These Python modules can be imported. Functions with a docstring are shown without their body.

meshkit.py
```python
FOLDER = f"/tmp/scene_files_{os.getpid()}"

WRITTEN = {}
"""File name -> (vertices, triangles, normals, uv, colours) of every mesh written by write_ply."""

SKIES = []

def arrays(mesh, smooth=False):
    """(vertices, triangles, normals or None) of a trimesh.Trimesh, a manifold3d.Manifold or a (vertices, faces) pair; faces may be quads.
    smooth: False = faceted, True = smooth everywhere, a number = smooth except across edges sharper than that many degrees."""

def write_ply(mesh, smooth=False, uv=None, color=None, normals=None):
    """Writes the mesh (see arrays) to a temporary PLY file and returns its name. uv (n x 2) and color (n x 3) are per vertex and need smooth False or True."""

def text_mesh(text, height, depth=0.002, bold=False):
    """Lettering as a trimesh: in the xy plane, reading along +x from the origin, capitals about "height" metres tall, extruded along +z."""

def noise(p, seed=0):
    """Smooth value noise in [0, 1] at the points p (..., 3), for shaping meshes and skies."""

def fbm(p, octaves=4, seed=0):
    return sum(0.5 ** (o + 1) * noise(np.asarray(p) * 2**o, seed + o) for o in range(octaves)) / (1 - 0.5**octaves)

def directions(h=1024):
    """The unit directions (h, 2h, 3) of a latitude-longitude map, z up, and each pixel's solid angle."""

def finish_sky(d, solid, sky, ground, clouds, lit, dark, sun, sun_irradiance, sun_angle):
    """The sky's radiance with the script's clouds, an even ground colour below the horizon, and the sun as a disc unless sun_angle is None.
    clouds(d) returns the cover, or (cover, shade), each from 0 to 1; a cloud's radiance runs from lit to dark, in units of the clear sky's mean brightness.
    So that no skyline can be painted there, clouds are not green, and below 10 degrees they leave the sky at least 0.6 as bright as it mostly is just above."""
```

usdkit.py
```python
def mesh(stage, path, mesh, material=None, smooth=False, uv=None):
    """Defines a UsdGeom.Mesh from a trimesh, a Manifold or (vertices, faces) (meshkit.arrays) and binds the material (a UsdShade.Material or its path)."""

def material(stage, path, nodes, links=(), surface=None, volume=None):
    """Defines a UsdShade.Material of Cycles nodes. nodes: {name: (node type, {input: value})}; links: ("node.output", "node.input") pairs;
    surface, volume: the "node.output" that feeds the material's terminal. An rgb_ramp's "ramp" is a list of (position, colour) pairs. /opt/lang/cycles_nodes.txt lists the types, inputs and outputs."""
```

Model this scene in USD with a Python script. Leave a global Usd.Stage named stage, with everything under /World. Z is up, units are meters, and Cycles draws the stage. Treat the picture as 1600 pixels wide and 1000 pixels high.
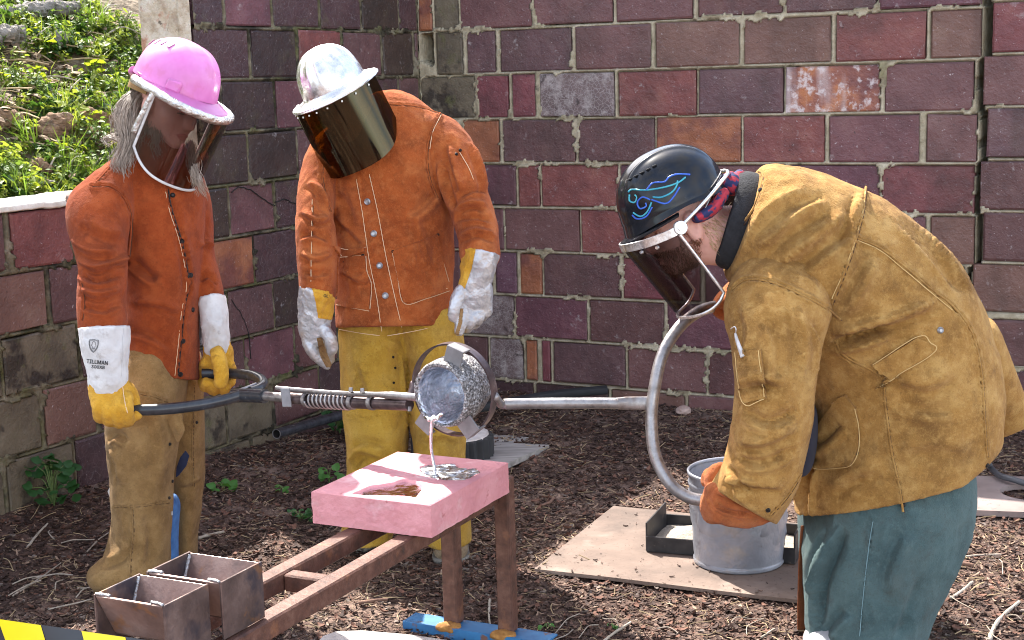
import math, random
import numpy as np, trimesh, manifold3d, usdkit, meshkit
from pxr import Usd, UsdGeom, UsdLux, UsdShade, Sdf, Gf, Vt
from shapely.geometry import Polygon, Point
from scipy.spatial import cKDTree

stage = Usd.Stage.CreateInMemory()
UsdGeom.SetStageUpAxis(stage, 'Z'); UsdGeom.SetStageMetersPerUnit(stage, 1.0)
UsdGeom.Xform.Define(stage, '/World'); UsdGeom.Scope.Define(stage, '/World/Looks')

# ---------------------------------------------------------------- camera
FPX = 2305.3                                   # focal length in pixels of a 1600 x 1000 picture
PITCH, ROLL, EYE = 0.1604, -0.0276, np.array([0, 0, 1.5])
FW = np.array([0, math.cos(PITCH), -math.sin(PITCH)])
_r = np.array([1., 0, 0]); _u = np.cross(_r, FW)
RT = _r * math.cos(ROLL) + _u * math.sin(ROLL); UP = np.cross(RT, FW)
cam = UsdGeom.Camera.Define(stage, '/World/camera')
m = Gf.Matrix4d(1.0)
for i, v in enumerate((RT, UP, -FW)): m.SetRow(i, Gf.Vec4d(*map(float, v), 0))
m.SetRow(3, Gf.Vec4d(*map(float, EYE), 1))
cam.AddTransformOp().Set(m)
cam.CreateHorizontalApertureAttr(36.0); cam.CreateVerticalApertureAttr(22.5)
cam.CreateFocalLengthAttr(36.0 * FPX / 1600); cam.CreateClippingRangeAttr(Gf.Vec2f(0.05, 2000))
cam.CreateExposureAttr(1.86)

# ---------------------------------------------------------------- sun and sky
SUN_EL, SUN_AZ = math.radians(50), math.radians(-30)   # azimuth from +y towards +x
SUN = np.array([math.sin(SUN_AZ) * math.cos(SUN_EL), math.cos(SUN_AZ) * math.cos(SUN_EL), math.sin(SUN_EL)])
sky = UsdLux.DomeLight.Define(stage, '/World/sky')
skym = usdkit.material(stage, '/World/Looks/sky_air',
    {'s': ('sky_texture', {'sky_type': 'single_scattering', 'sun_disc': False, 'sun_elevation': SUN_EL, 'sun_rotation': SUN_AZ, 'aerosol_density': 2.0}),
     'tc': ('texture_coordinate', {}), 'n': ('noise_texture', {'scale': 2.6, 'detail': 7., 'roughness': .6}), 'r': ('map_range', {'from_min': .42, 'from_max': .62, 'to_min': 0., 'to_max': .85, 'clamp': True}),
     'bw': ('rgb_to_bw', {}), 'cl': ('mix', {'mix_type': 'multiply', 'fac': 1., 'color2': (1.75, 1.68, 1.58)}), 'm': ('mix', {}), 'b': ('background_shader', {'strength': 0.15})},
    [('tc.generated', 'n.vector'), ('n.fac', 'r.value'), ('s.color', 'bw.color'), ('bw.val', 'cl.color1'), ('s.color', 'm.color1'), ('cl.color', 'm.color2'), ('r.result', 'm.fac'), ('m.color', 'b.color')], surface='b.background')
UsdShade.MaterialBindingAPI.Apply(sky.GetPrim()).Bind(skym)
sky.GetPrim().SetCustomDataByKey('kind', 'structure')
sun = UsdLux.DistantLight.Define(stage, '/World/sun')
sun.CreateIntensityAttr(1.1); sun.CreateAngleAttr(0.5); sun.CreateColorAttr(Gf.Vec3f(1.0, .95, .87))
sun.GetPrim().CreateAttribute('inputs:normalize', Sdf.ValueTypeNames.Bool).Set(True)
_z = SUN; _x = np.cross([0, 0, 1.], _z); _x /= np.linalg.norm(_x); _y = np.cross(_z, _x)
m = Gf.Matrix4d(1.0)
for i, v in enumerate((_x, _y, _z)): m.SetRow(i, Gf.Vec4d(*map(float, v), 0))
sun.AddTransformOp().Set(m)

# ---------------------------------------------------------------- helpers
RNG = np.random.default_rng(7)
noise = lambda p, s=0: meshkit.noise(np.asarray(p, float), s)
fbm = lambda p, o=4, s=0: meshkit.fbm(np.asarray(p, float), o, s)
def nrm(v): v = np.asarray(v, float); return v / (np.linalg.norm(v) + 1e-12)
def ray(x, y): return RT * (x - 800) / FPX - UP * (y - 500) / FPX + FW
def at(x, y, Y):                                # the point of the world plane y = Y seen in this direction
    d = ray(x, y); return EYE + d * (Y / d[1])
def flat(x, y, z=0.0):
    d = ray(x, y); return EYE + d * ((z - EYE[2]) / d[2])
def proj(P):
    d = np.asarray(P) - EYE; z = d @ FW
    return np.stack([800 + FPX * (d @ RT) / z, 500 - FPX * (d @ UP) / z, z], -1)
def px(n, Y): return n * Y * 1.0 / FPX          # metres for n pixels at distance Y

USED = {}
def numbered(parent, name):
    k = USED.get((parent, name), -1) + 1; USED[(parent, name)] = k
    return f'{parent}/{name}' if k == 0 else f'{parent}/{name}_{k:03d}'
def path_of(p): return '/World' if p is None else (p if isinstance(p, str) else str(p.GetPath()))
def tag(p, label=None, cat=None, group=None, kind=None):
    q = p.GetPrim() if hasattr(p, 'GetPrim') else p
    for k, v in (('label', label), ('category', cat), ('group', group), ('kind', kind)):
        if v: q.SetCustomDataByKey(k, v)
    return p
def thing(name, label, cat, loc=(0, 0, 0), group=None):
    x = UsdGeom.Xform.Define(stage, numbered('/World', name))
    x.AddTranslateOp().Set(Gf.Vec3d(*map(float, loc)))
    tag(x, label, cat, group); ORIGIN[str(x.GetPath())] = np.asarray(loc, float)
    return x
ORIGIN = {}
def origin(path):
    while path and path not in ORIGIN: path = path.rsplit('/', 1)[0]
    return ORIGIN.get(path, np.zeros(3))
def obj(name, mesh, mtl, parent=None, smooth=False, label=None, cat=None, group=None, kind=None):
    """mesh in world coordinates; stored relative to its thing's base"""
    base = path_of(parent); p = numbered(base, name)
    if isinstance(mesh, trimesh.Trimesh): mesh = mesh.copy(); mesh.remove_unreferenced_vertices()
    v, f, n = meshkit.arrays(mesh, smooth)
    o = origin(base)
    t = usdkit.mesh(stage, p, (v - o, f), mtl)
    if n is not None:
        t.CreateNormalsAttr(Vt.Vec3fArray.FromNumpy(n.astype(np.float32))); t.SetNormalsInterpolation('vertex')
    tag(t, label, cat, group, kind)
    return t
def cat_(*ms): return trimesh.util.concatenate([as_tm(x) for x in ms if x is not None])
def as_tm(x):
    if isinstance(x, trimesh.Trimesh): return x
    v, f, _ = meshkit.arrays(x); return trimesh.Trimesh(v, f, process=False)

def spline(P, n=6):
    P = np.asarray(P, float); 
    if len(P) < 3: 
        t = np.linspace(0, 1, n + 1)[:, None]; return P[0] * (1 - t) + P[1] * t
    Q = np.vstack([2 * P[0] - P[1], P, 2 * P[-1] - P[-2]]); out = []
    for i in range(1, len(Q) - 2):
        a, b, c, d = Q[i - 1:i + 3]
        for t in np.arange(n) / n:
            out.append(.5 * ((2 * b) + (c - a) * t + (2 * a - 5 * b + 4 * c - d) * t * t + (3 * b - a - 3 * c + d) * t ** 3))
    out.append(P[-1]); return np.array(out)
def tube(P, r, sides=10, cap=True):
    P = np.asarray(P, float); r = np.broadcast_to(np.asarray(r, float), (len(P),))
    t = np.gradient(P, axis=0); t /= np.linalg.norm(t, axis=1, keepdims=True) + 1e-12
    a = np.zeros_like(P); ref = np.array([0, 0, 1.]) if abs(t[0][2]) < .9 else np.array([1., 0, 0])
    a[0] = nrm(np.cross(t[0], ref))
    for i in range(1, len(P)): a[i] = nrm(a[i - 1] - t[i] * (a[i - 1] @ t[i]))
    b = np.cross(t, a); ang = np.arange(sides) * 2 * np.pi / sides
    V = (P[:, None] + r[:, None, None] * (np.cos(ang)[None, :, None] * a[:, None] + np.sin(ang)[None, :, None] * b[:, None])).reshape(-1, 3)
    i, j = np.meshgrid(np.arange(len(P) - 1), np.arange(sides), indexing='ij'); k = (j + 1) % sides
    F = np.stack([i * sides + j, i * sides + k, (i + 1) * sides + k, (i + 1) * sides + j], -1).reshape(-1, 4)
    F = np.vstack([F[:, [0, 1, 2]], F[:, [0, 2, 3]]])
    if cap:
        n = len(V); V = np.vstack([V, P[0], P[-1]]); j = np.arange(sides); k = (j + 1) % sides; l = (len(P) - 1) * sides
        F = np.vstack([F, np.stack([np.full(sides, n), k, j], 1), np.stack([np.full(sides, n + 1), l + j, l + k], 1)])
    return trimesh.Trimesh(V, F, process=False)
def box(c, size, X=(1, 0, 0), Y=(0, 1, 0), Z=(0, 0, 1), ch=0.0, jit=0.0, seed=0):
    """box with chamfered edges, its own axes"""
    s = np.asarray(size, float) / 2
    if ch > 0:
        pts = []
        for sx in (-1, 1):
            for sy in (-1, 1):
                for sz in (-1, 1):
                    for k in range(3):
                        q = s.copy(); q -= ch; q[k] = s[k]; pts.append(q * [sx, sy, sz])
        h = trimesh.convex.convex_hull(np.array(pts))
    else: h = trimesh.creation.box(extents=s * 2)
    V = np.array(h.vertices)
    if jit: V = V + np.random.default_rng(seed).normal(0, jit, V.shape)
    A = np.stack([nrm(X), nrm(Y), nrm(Z)]); return trimesh.Trimesh(np.asarray(c) + V @ A, h.faces, process=False)
def plate(poly, z0, z1, M):
    """polygon (2D) extruded, placed by M: (origin, X, Y, Z)"""
    t = trimesh.creation.extrude_polygon(Polygon(poly) if not hasattr(poly, 'exterior') else poly, z1 - z0)
    V = np.array(t.vertices); V[:, 2] += z0; o, X, Y, Z = M
    return trimesh.Trimesh(np.asarray(o) + V[:, :1] * X + V[:, 1:2] * Y + V[:, 2:] * Z, t.faces, process=False)
def gridmesh(P):
    """(a, b, 3) points to a sheet"""
    a, b = P.shape[:2]; i, j = np.meshgrid(np.arange(a - 1), np.arange(b - 1), indexing='ij'); q = i * b + j
    F = np.stack([q, q + b, q + b + 1, q + 1], -1).reshape(-1, 4)
    return trimesh.Trimesh(P.reshape(-1, 3), np.vstack([F[:, [0, 1, 2]], F[:, [0, 2, 3]]]), process=False)
def revolve(prof, c, axis, sides=40, ref=None, squash=1.0):
    """profile [(r, h)] about an axis"""
    axis = nrm(axis); ref = nrm(np.cross(axis, [0, 0, 1.] if abs(axis[2]) < .95 else [0, 1., 0])) if ref is None else nrm(ref - axis * (np.asarray(ref) @ axis)); o = np.cross(axis, ref)
    prof = np.asarray(prof, float); ang = np.arange(sides + 1) * 2 * np.pi / sides
    P = np.asarray(c) + prof[:, 1][:, None, None] * axis + prof[:, 0][:, None, None] * (np.cos(ang)[None, :, None] * ref + squash * np.sin(ang)[None, :, None] * o)
    g = gridmesh(P); g.merge_vertices(); return g
def rough(mesh, amp, scale, seed=0):
    mesh = as_tm(mesh); V = np.array(mesh.vertices)
    n = np.stack([fbm(V / scale + 31 * k, 3, seed + k) - .5 for k in range(3)], 1)
    return trimesh.Trimesh(V + 2 * amp * n, mesh.faces, process=False)

# ---------------------------------------------------------------- materials
MATS = {}
def lin(*c):
    c = np.array(c, float) / 255; return tuple(np.where(c < .04045, c / 12.92, ((c + .055) / 1.055) ** 2.4))
def pn(name, ramp, scale=10., detail=5., rough=.7, metallic=0., bumps=(), layers=(), stretch=(1, 1, 1), sheen=0., coat=0., spec=.5, rough_noise=0., rot=(0, 0, 0), extra=None, dist=0.):
    """principled material: a colour ramp over noise, then layers of (colour, noise scale, low, high, strength[, kind])"""
    if name in MATS: return MATS[name]
    N = {'g': ('geometry', {}), 'mp': ('mapping', {'scale': stretch, 'rotation': rot}), 'n': ('noise_texture', {'scale': scale, 'detail': detail, 'roughness': .6, 'distortion': dist}),
         'r': ('rgb_ramp', {'ramp': ramp}), 'p': ('principled_bsdf', {'roughness': rough, 'metallic': metallic, 'sheen_weight': sheen, 'coat_weight': coat, 'specular_ior_level': spec, **(extra or {})})}
    L = [('g.position', 'mp.vector'), ('mp.vector', 'n.vector'), ('n.fac', 'r.fac')]
    cur = 'r.color'
    for i, l in enumerate(layers):
        col, sc, lo, hi, st = l[:5]; kind = l[5] if len(l) > 5 else 'noise'
        if kind == 'crackle':
            N[f'v{i}'] = ('voronoi_texture', {'scale': sc, 'feature': 'distance_to_edge'})
            L.append(('g.position', f'v{i}.vector')); src = f'v{i}.distance'
        elif kind == 'cell':
            N[f'v{i}'] = ('voronoi_texture', {'scale': sc, 'feature': 'f1'}); L.append(('g.position', f'v{i}.vector')); src = f'v{i}.distance'
        elif kind == 'drip':
            N[f'd{i}'] = ('mapping', {'scale': (1, 1, .12)}); N[f'v{i}'] = ('noise_texture', {'scale': sc, 'detail': 4.})
            L += [('g.position', f'd{i}.vector'), (f'd{i}.vector', f'v{i}.vector')]; src = f'v{i}.fac'
        else:
            N[f'v{i}'] = ('noise_texture', {'scale': sc, 'detail': 4., 'roughness': .65}); L.append(('mp.vector', f'v{i}.vector')); src = f'v{i}.fac'
        N[f'm{i}'] = ('map_range', {'from_min': lo, 'from_max': hi, 'to_min': 0., 'to_max': st, 'clamp': True})
        N[f'x{i}'] = ('mix', {'color2': col})
        L += [(src, f'm{i}.value'), (f'm{i}.result', f'x{i}.fac'), (cur, f'x{i}.color1')]; cur = f'x{i}.color'
    L.append((cur, 'p.base_color'))
    prev = None
    for i, (sc, st, di) in enumerate(bumps):
        N[f'bn{i}'] = ('noise_texture', {'scale': sc, 'detail': 4., 'roughness': .6}); N[f'b{i}'] = ('bump', {'strength': st, 'distance': di})
        L += [('mp.vector', f'bn{i}.vector'), (f'bn{i}.fac', f'b{i}.height')]
        if prev: L.append((f'{prev}.normal', f'b{i}.normal'))
        prev = f'b{i}'
    if prev: L.append((f'{prev}.normal', 'p.normal'))
    if rough_noise:
        N['rm'] = ('map_range', {'from_min': .3, 'from_max': .7, 'to_min': rough - rough_noise, 'to_max': rough + rough_noise}); N['rn'] = ('noise_texture', {'scale': scale * 2.3, 'detail': 4.})
        L += [('mp.vector', 'rn.vector'), ('rn.fac', 'rm.value'), ('rm.result', 'p.roughness')]
    MATS[name] = usdkit.material(stage, f'/World/Looks/{name}', N, L, surface='p.BSDF'); return MATS[name]
def leafmat(name, c1, c2, trans=.45):
    N = {'o': ('geometry', {}), 'r': ('rgb_ramp', {'ramp': [c1, c2]}), 'd': ('principled_bsdf', {'roughness': .5, 'specular_ior_level': .3}), 't': ('translucent_bsdf', {}), 'm': ('mix_closure', {'fac': trans}),
         'n': ('noise_texture', {'scale': 9., 'detail': 3.}), 'g': ('mix', {'mix_type': 'multiply', 'fac': 1., 'color2': (1.25, 1.2, .6)})}
    L = [('o.position', 'n.vector'), ('o.random_per_island', 'r.fac'), ('r.color', 'd.base_color'), ('r.color', 'g.color1'), ('g.color', 't.color'), ('d.BSDF', 'm.closure1'), ('t.BSDF', 'm.closure2')]
    MATS[name] = usdkit.material(stage, f'/World/Looks/{name}', N, L, surface='m.closure'); return MATS[name]
# ---------------------------------------------------------------- the two walls
CORNER = np.array([-0.4108, 7.1878, 0.0])
EB = np.array([0.88566727, -0.46432046, 0]); NB = np.array([-0.46432046, -0.88566727, 0])
EL = np.array([-0.48574532, -0.87410038, 0]); NL = np.array([0.87410038, -0.48574532, 0])
Z1, HC = 1.7432, 0.2082
GLZ = dict(scale=7., detail=8., rough=.42, rough_noise=.14, spec=.42, bumps=[(16., .35, .02), (45., .45, .010), (140., .6, .004)])
SP = [((.46, .40, .40), 85., .655, .70, .7), ((.012, .009, .01), 70., .66, .71, .8), ((.03, .02, .018), 2.6, .52, .70, .45)]
def crackle(st): return [((.36, .31, .31), 30., .035, .0, st, 'crackle')]
WHITE = ((.42, .38, .40), 6., .56, .74, .5)
blk = {
 'plum': pn('glazed_plum', [(.25, (.050, .022, .026)), (.55, (.086, .040, .043)), (.8, (.12, .060, .060))], layers=SP, **GLZ),
 'plum_b': pn('glazed_violet', [(.25, (.046, .024, .030)), (.55, (.078, .041, .048)), (.8, (.115, .065, .070))], layers=SP + [WHITE], **GLZ),
 'red': pn('glazed_oxblood', [(.25, (.058, .020, .022)), (.55, (.098, .034, .034)), (.8, (.13, .052, .048))], layers=SP, **GLZ),
 'red_b': pn('glazed_rosy', [(.25, (.08, .036, .038)), (.55, (.125, .058, .058)), (.8, (.16, .08, .075))], layers=SP, **GLZ),
 'brown': pn('glazed_brown', [(.25, (.062, .03, .025)), (.55, (.098, .047, .04)), (.8, (.13, .07, .058))], layers=SP + [((.03, .022, .02), 4., .55, .7, .6)], **GLZ),
 'veined': pn('glazed_veined', [(.25, (.04, .018, .022)), (.55, (.075, .032, .037)), (.8, (.11, .05, .052))], layers=SP + [((.40, .33, .34), 34., .02, .0, .5, 'crackle'), WHITE], **GLZ),
 'grey': pn('crazed_grey_glaze', [(.25, (.08, .055, .055)), (.55, (.14, .10, .10)), (.8, (.2, .16, .155))], layers=[((.40, .36, .35), 55., .07, .0, .5, 'crackle'), ((.36, .32, .31), 18., .48, .64, .6), ((.09, .05, .05), 7., .54, .68, .6), ((.03, .02, .02), 14., .64, .7, .8)], **GLZ),
 'orange': pn('bare_orange_clay', [(.25, (.15, .05, .028)), (.5, (.27, .10, .05)), (.8, (.33, .14, .075))], layers=SP + [((.09, .03, .035), 3.2, .46, .58, .7)], **GLZ),
 'white': pn('salt_stained_clay', [(.25, (.13, .05, .05)), (.5, (.24, .09, .06)), (.8, (.4, .16, .07))], layers=[((.36, .13, .05), 7., .52, .60, .7), ((.10, .036, .042), 5., .47, .60, .8), ((.56, .50, .50), 24., .52, .64, .75), ((.50, .44, .44), 9., .58, .70, .5, 'drip')], **GLZ),
 'mossy': pn('lichen_stained_clay', [(.3, (.055, .042, .032)), (.5, (.11, .088, .06)), (.8, (.17, .14, .10))], layers=[((.015, .010, .009), 6., .52, .60, .85), ((.09, .095, .03), 9., .58, .7, .6)], **GLZ),
 'dark': pn('shaded_dirty_clay', [(.25, (.028, .015, .018)), (.55, (.055, .028, .030)), (.8, (.085, .05, .048))], layers=SP + [((.30, .26, .27), 28., .012, .0, .4, 'crackle'), ((.07, .055, .035), 5., .56, .72, .7)], **GLZ),  # dirty clay whose dark tone also carries the side wall's shade
}
VAR = {}
_vr = random.Random(77)
def variant(kind, base, ls, n):
    for i in range(n):
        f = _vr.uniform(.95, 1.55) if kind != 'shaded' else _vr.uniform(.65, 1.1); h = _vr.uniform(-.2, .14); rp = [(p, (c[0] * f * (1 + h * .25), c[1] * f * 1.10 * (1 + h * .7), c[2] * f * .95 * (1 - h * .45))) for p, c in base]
        g = dict(GLZ); g['scale'] = _vr.uniform(4.5, 11); ll = list(ls) + [((.035, .022, .018), _vr.uniform(3, 6), .54, .72, _vr.uniform(.2, .6), 'drip'), ((.42, .38, .38), _vr.uniform(14, 30), .63, .74, _vr.uniform(.2, .6))]
        VAR.setdefault(kind, []).append(pn(f'{kind}_glaze_{"abcdefgh"[i]}', rp, layers=ll, **g))
variant('plum', [(.25, (.050, .020, .026)), (.55, (.092, .036, .044)), (.8, (.13, .060, .064))], SP, 4)
variant('violet', [(.25, (.046, .021, .029)), (.55, (.082, .038, .050)), (.8, (.12, .064, .074))], SP, 3)
variant('oxblood', [(.25, (.060, .018, .022)), (.55, (.108, .032, .036)), (.8, (.145, .054, .054))], SP, 3)
variant('brownish', [(.25, (.066, .030, .028)), (.55, (.105, .050, .046)), (.8, (.14, .08, .070))], SP, 3)
variant('shaded', [(.25, (.022, .013, .014)), (.55, (.046, .025, .026)), (.8, (.075, .046, .043))], SP + [((.07, .055, .035), 5., .58, .72, .5)], 4)  # side wall's weaker sky light put into these darker block colours
variant('webbed', [(.25, (.042, .019, .024)), (.55, (.076, .033, .040)), (.8, (.11, .054, .058))], SP + [((.40, .34, .34), 42., .012, .0, .28, 'crackle')], 2)
mortar = pn('mortar', [(.25, (.19, .16, .105)), (.5, (.34, .295, .21)), (.75, (.46, .41, .31))], scale=16., rough=.92, spec=.2, layers=[((.17, .16, .07), 5., .58, .70, .55), ((.03, .026, .02), 11., .64, .72, .7)], bumps=[(45., .6, .012), (160., .5, .004)])
dmortar = pn('dark_mortar', [(.25, (.07, .06, .04)), (.5, (.15, .13, .085)), (.75, (.23, .2, .15))], scale=16., rough=.92, spec=.2, layers=[((.08, .085, .025), 5., .5, .66, .75), ((.015, .013, .011), 7., .5, .6, .8)], bumps=[(45., .6, .012), (160., .5, .004)])  # side wall mortar, darker and greener
capm = pn('lime_cap', [(.3, (.5, .46, .38)), (.6, (.68, .65, .58)), (.8, (.75, .73, .68))], scale=12., rough=.9, layers=[((.25, .2, .14), 8., .6, .72, .7)], bumps=[(50., .5, .01)])
plaster = pn('peeling_plaster', [(.3, (.26, .19, .13)), (.5, (.45, .38, .30)), (.75, (.58, .54, .48))], scale=14., rough=.9, layers=[((.30, .12, .06), 7., .58, .66, .8), ((.06, .04, .03), 18., .62, .68, .8)], bumps=[(25., .8, .03), (90., .5, .008)])

def sat(rows, ext0, ext1, pitch):
    return rows
def wall_build(name, label, C, E, N, rows, crack, smax, zmax_of, holes=(), mort=mortar, dens=.008):
    w = thing(name, label, 'wall', C); tag(w, kind='thing')
    rr = random.Random(11 if name == 'brick_wall' else 12)
    blocks = []
    for k, js, kinds, dz in rows:
        zt = Z1 - (k - 1) * HC
        for i in range(len(js) - 1):
            s0, s1 = js[i], js[i + 1]
            if s1 - s0 < .02: continue
            kind = kinds.get(i) or rr.choice(kinds['any'])
            blocks.append((s0, s1, zt - HC + dz, zt + dz, kind, k))
    blocks = [b for b in blocks if not any(b[0] - .01 <= h[0] and b[1] + .01 >= h[1] and b[2] - .03 <= h[2] and b[3] + .03 >= h[3] for h in holes)]
    # mortar bed as a rough sheet: it sits in the joints and is smeared over some edges
    ns, nz = int(smax / dens), int((zmax_of(0) + .25) / dens)
    S, Zg = np.meshgrid(np.linspace(0, smax, ns), np.linspace(-.25, zmax_of(0), nz), indexing='ij')
    P3 = np.stack([S * 1., np.zeros_like(S), Zg], -1).reshape(-1, 3)
    n1 = fbm(P3 / .05, 4, 3).reshape(S.shape); n2 = fbm(P3 / .16 + 9, 3, 5).reshape(S.shape); n3 = fbm(P3 / .02, 2, 8).reshape(S.shape)
    edge = np.full(S.shape, -1.0)                     # distance inside the block, from its edge
    G = {}
    for (s0, s1, z0, z1, kind, k) in blocks:
        g = .0062 + .003 * rr.random(); gv = .0050 + .012 * rr.random() ** 2.2; G[(s0, z0)] = (g, gv)
        i0, i1 = np.searchsorted(S[:, 0], [s0 + gv, s1 - gv]); j0, j1 = np.searchsorted(Zg[0], [z0 + g, z1 - g])
        a, b = S[i0:i1, j0:j1], Zg[i0:i1, j0:j1]
        edge[i0:i1, j0:j1] = np.minimum(np.minimum(a - s0 - gv, s1 - gv - a), np.minimum(b - z0 - g, z1 - g - b))
    joint = -.0016 + (n1 - .5) * .010 + (n3 - .5) * .006
    reach = np.clip((n2 - .60) * .2, 0, .013) * np.clip(3.2 * (n3 - .28), 0, 1.3)
    smear = np.where((edge >= 0) & (edge < reach), .0035 + (n3 - .4) * .006, -.03)
    D = np.where(edge < 0, joint, smear)
    if crack is not None:
        cs, cw = np.interp(Zg, crack[0], crack[1]), np.interp(Zg, crack[0], crack[2])
        cs = cs + (n1 - .5) * .012
        D = np.where(np.abs(S - cs) < cw, -.19, D)
    for h in holes:
        D = np.where((S > h[0] + .012) & (S < h[1] - .008) & (Zg > h[2] + .035 + (S - h[0]) * -.5 + .05) & (Zg < h[3] - .012), -.16, D)
    keep = Zg <= np.vectorize(zmax_of)(S)
    P = C + S[..., None] * E + D[..., None] * N + np.stack([0 * S, 0 * S, Zg], -1)
    gm = gridmesh(P); kv = keep.reshape(-1); gm = trimesh.Trimesh(gm.vertices, gm.faces[kv[gm.faces].all(1)], process=False)
    v = np.array(gm.vertices); f = gm.faces
    nn = np.cross(v[f[0][1]] - v[f[0][0]], v[f[0][2]] - v[f[0][0]])
    if nn @ N < 0: gm = trimesh.Trimesh(v, f[:, ::-1], process=False)
    obj('mortar', gm, mort, w, smooth=True)
    for bi, (s0, s1, z0, z1, kind, k) in enumerate(blocks):
        g, gv = G[(s0, z0)]; r = np.random.default_rng(bi + 100)
        a0, a1, b0, b1 = s0 + gv, s1 - gv, z0 + g, z1 - g
        c = .005 + .003 * r.random(); front = r.normal(0, .0016); tx, tz = r.normal(0, .006, 2)
        q = []
        for (dd, ins) in ((front, c), (front - c * .8, .0), (-.055, .0)):
            for (x, y) in ((a0 + ins, b0 + ins), (a1 - ins, b0 + ins), (a1 - ins, b1 - ins), (a0 + ins, b1 - ins)):
                jx, jy = r.normal(0, .0016, 2)
                q.append(C + (x + jx) * E + np.array([0, 0, y + jy]) + (dd + tx * (x - (a0 + a1) / 2) + tz * (y - (b0 + b1) / 2)) * N)
        F = [(0, 1, 2), (0, 2, 3)]
        for o in (0, 4):
            for i in range(4):
                j = (i + 1) % 4; F += [(o + i, o + 4 + i, o + 4 + j), (o + i, o + 4 + j, o + j)]
        mm = trimesh.Trimesh(np.array(q), F, process=False)
        fn = np.cross(mm.vertices[1] - mm.vertices[0], mm.vertices[2] - mm.vertices[0])
        if fn @ N < 0: mm = trimesh.Trimesh(mm.vertices, mm.faces[:, ::-1], process=False)
        kk = {'plum': 'plum*', 'plum_b': 'violet*', 'red': 'oxblood*', 'brown': 'brownish*', 'veined': 'webbed*'}.get(kind, kind); obj('block', mm, blk[kk] if kk in blk else rr.choice(VAR[kk[:-1]]), w)
    return w

def fill(known, lo, hi, pitch, r):
    """continue a row of joints to both ends"""
    a = sorted(known)
    while a[0] > lo + .02: a.insert(0, max(lo, a[0] - pitch + r.uniform(-.012, .012)))
    while a[-1] < hi - .02: a.append(min(hi, a[-1] + pitch + r.uniform(-.012, .012)))
    return a
_r = random.Random(5)
any_b = ['plum*', 'plum*', 'plum*', 'violet*', 'violet*', 'oxblood*', 'oxblood*', 'brownish*', 'webbed*', 'red_b']
SC = {-2: 2.62, -1: 2.62, 0: 2.622, 1: 2.615, 2: 2.609, 3: 2.612, 4: 2.612, 5: 2.604, 6: 2.59, 7: 2.5, 8: 2.62, 9: 2.4}
back = {0: [0, .084, .227, .614, 1.016, 1.406, 1.801, 2.198, 2.617], 1: [0, .088, .248, .429, .814, 1.207, 1.611, 2.013, 2.404, 2.615],
        2: [0, .303, .483, .63, 1.025, 1.412, 1.801, 2.215, 2.609], 3: [0, .221, .428, .827, 1.211, 1.613, 1.985, 2.385, 2.612],
        4: [0, .312, .511, .632, 1.03, 1.42, 1.815, 2.214, 2.612], 5: [0, .435, .831, 1.225, 1.62, 2.015, 2.412, 2.604],
        6: [0, .20, .367, .508, .634, 1.033, 1.43, 1.82, 2.21, 2.59], 7: [0, .15, .478, .861, 1.254, 1.65, 2.04, 2.43],
        8: [0, .331, .52, .605, .673, 1.055, 1.446, 1.84, 2.23], 9: [0, .2, .575, .961, 1.35, 1.74, 2.13]}
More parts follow.
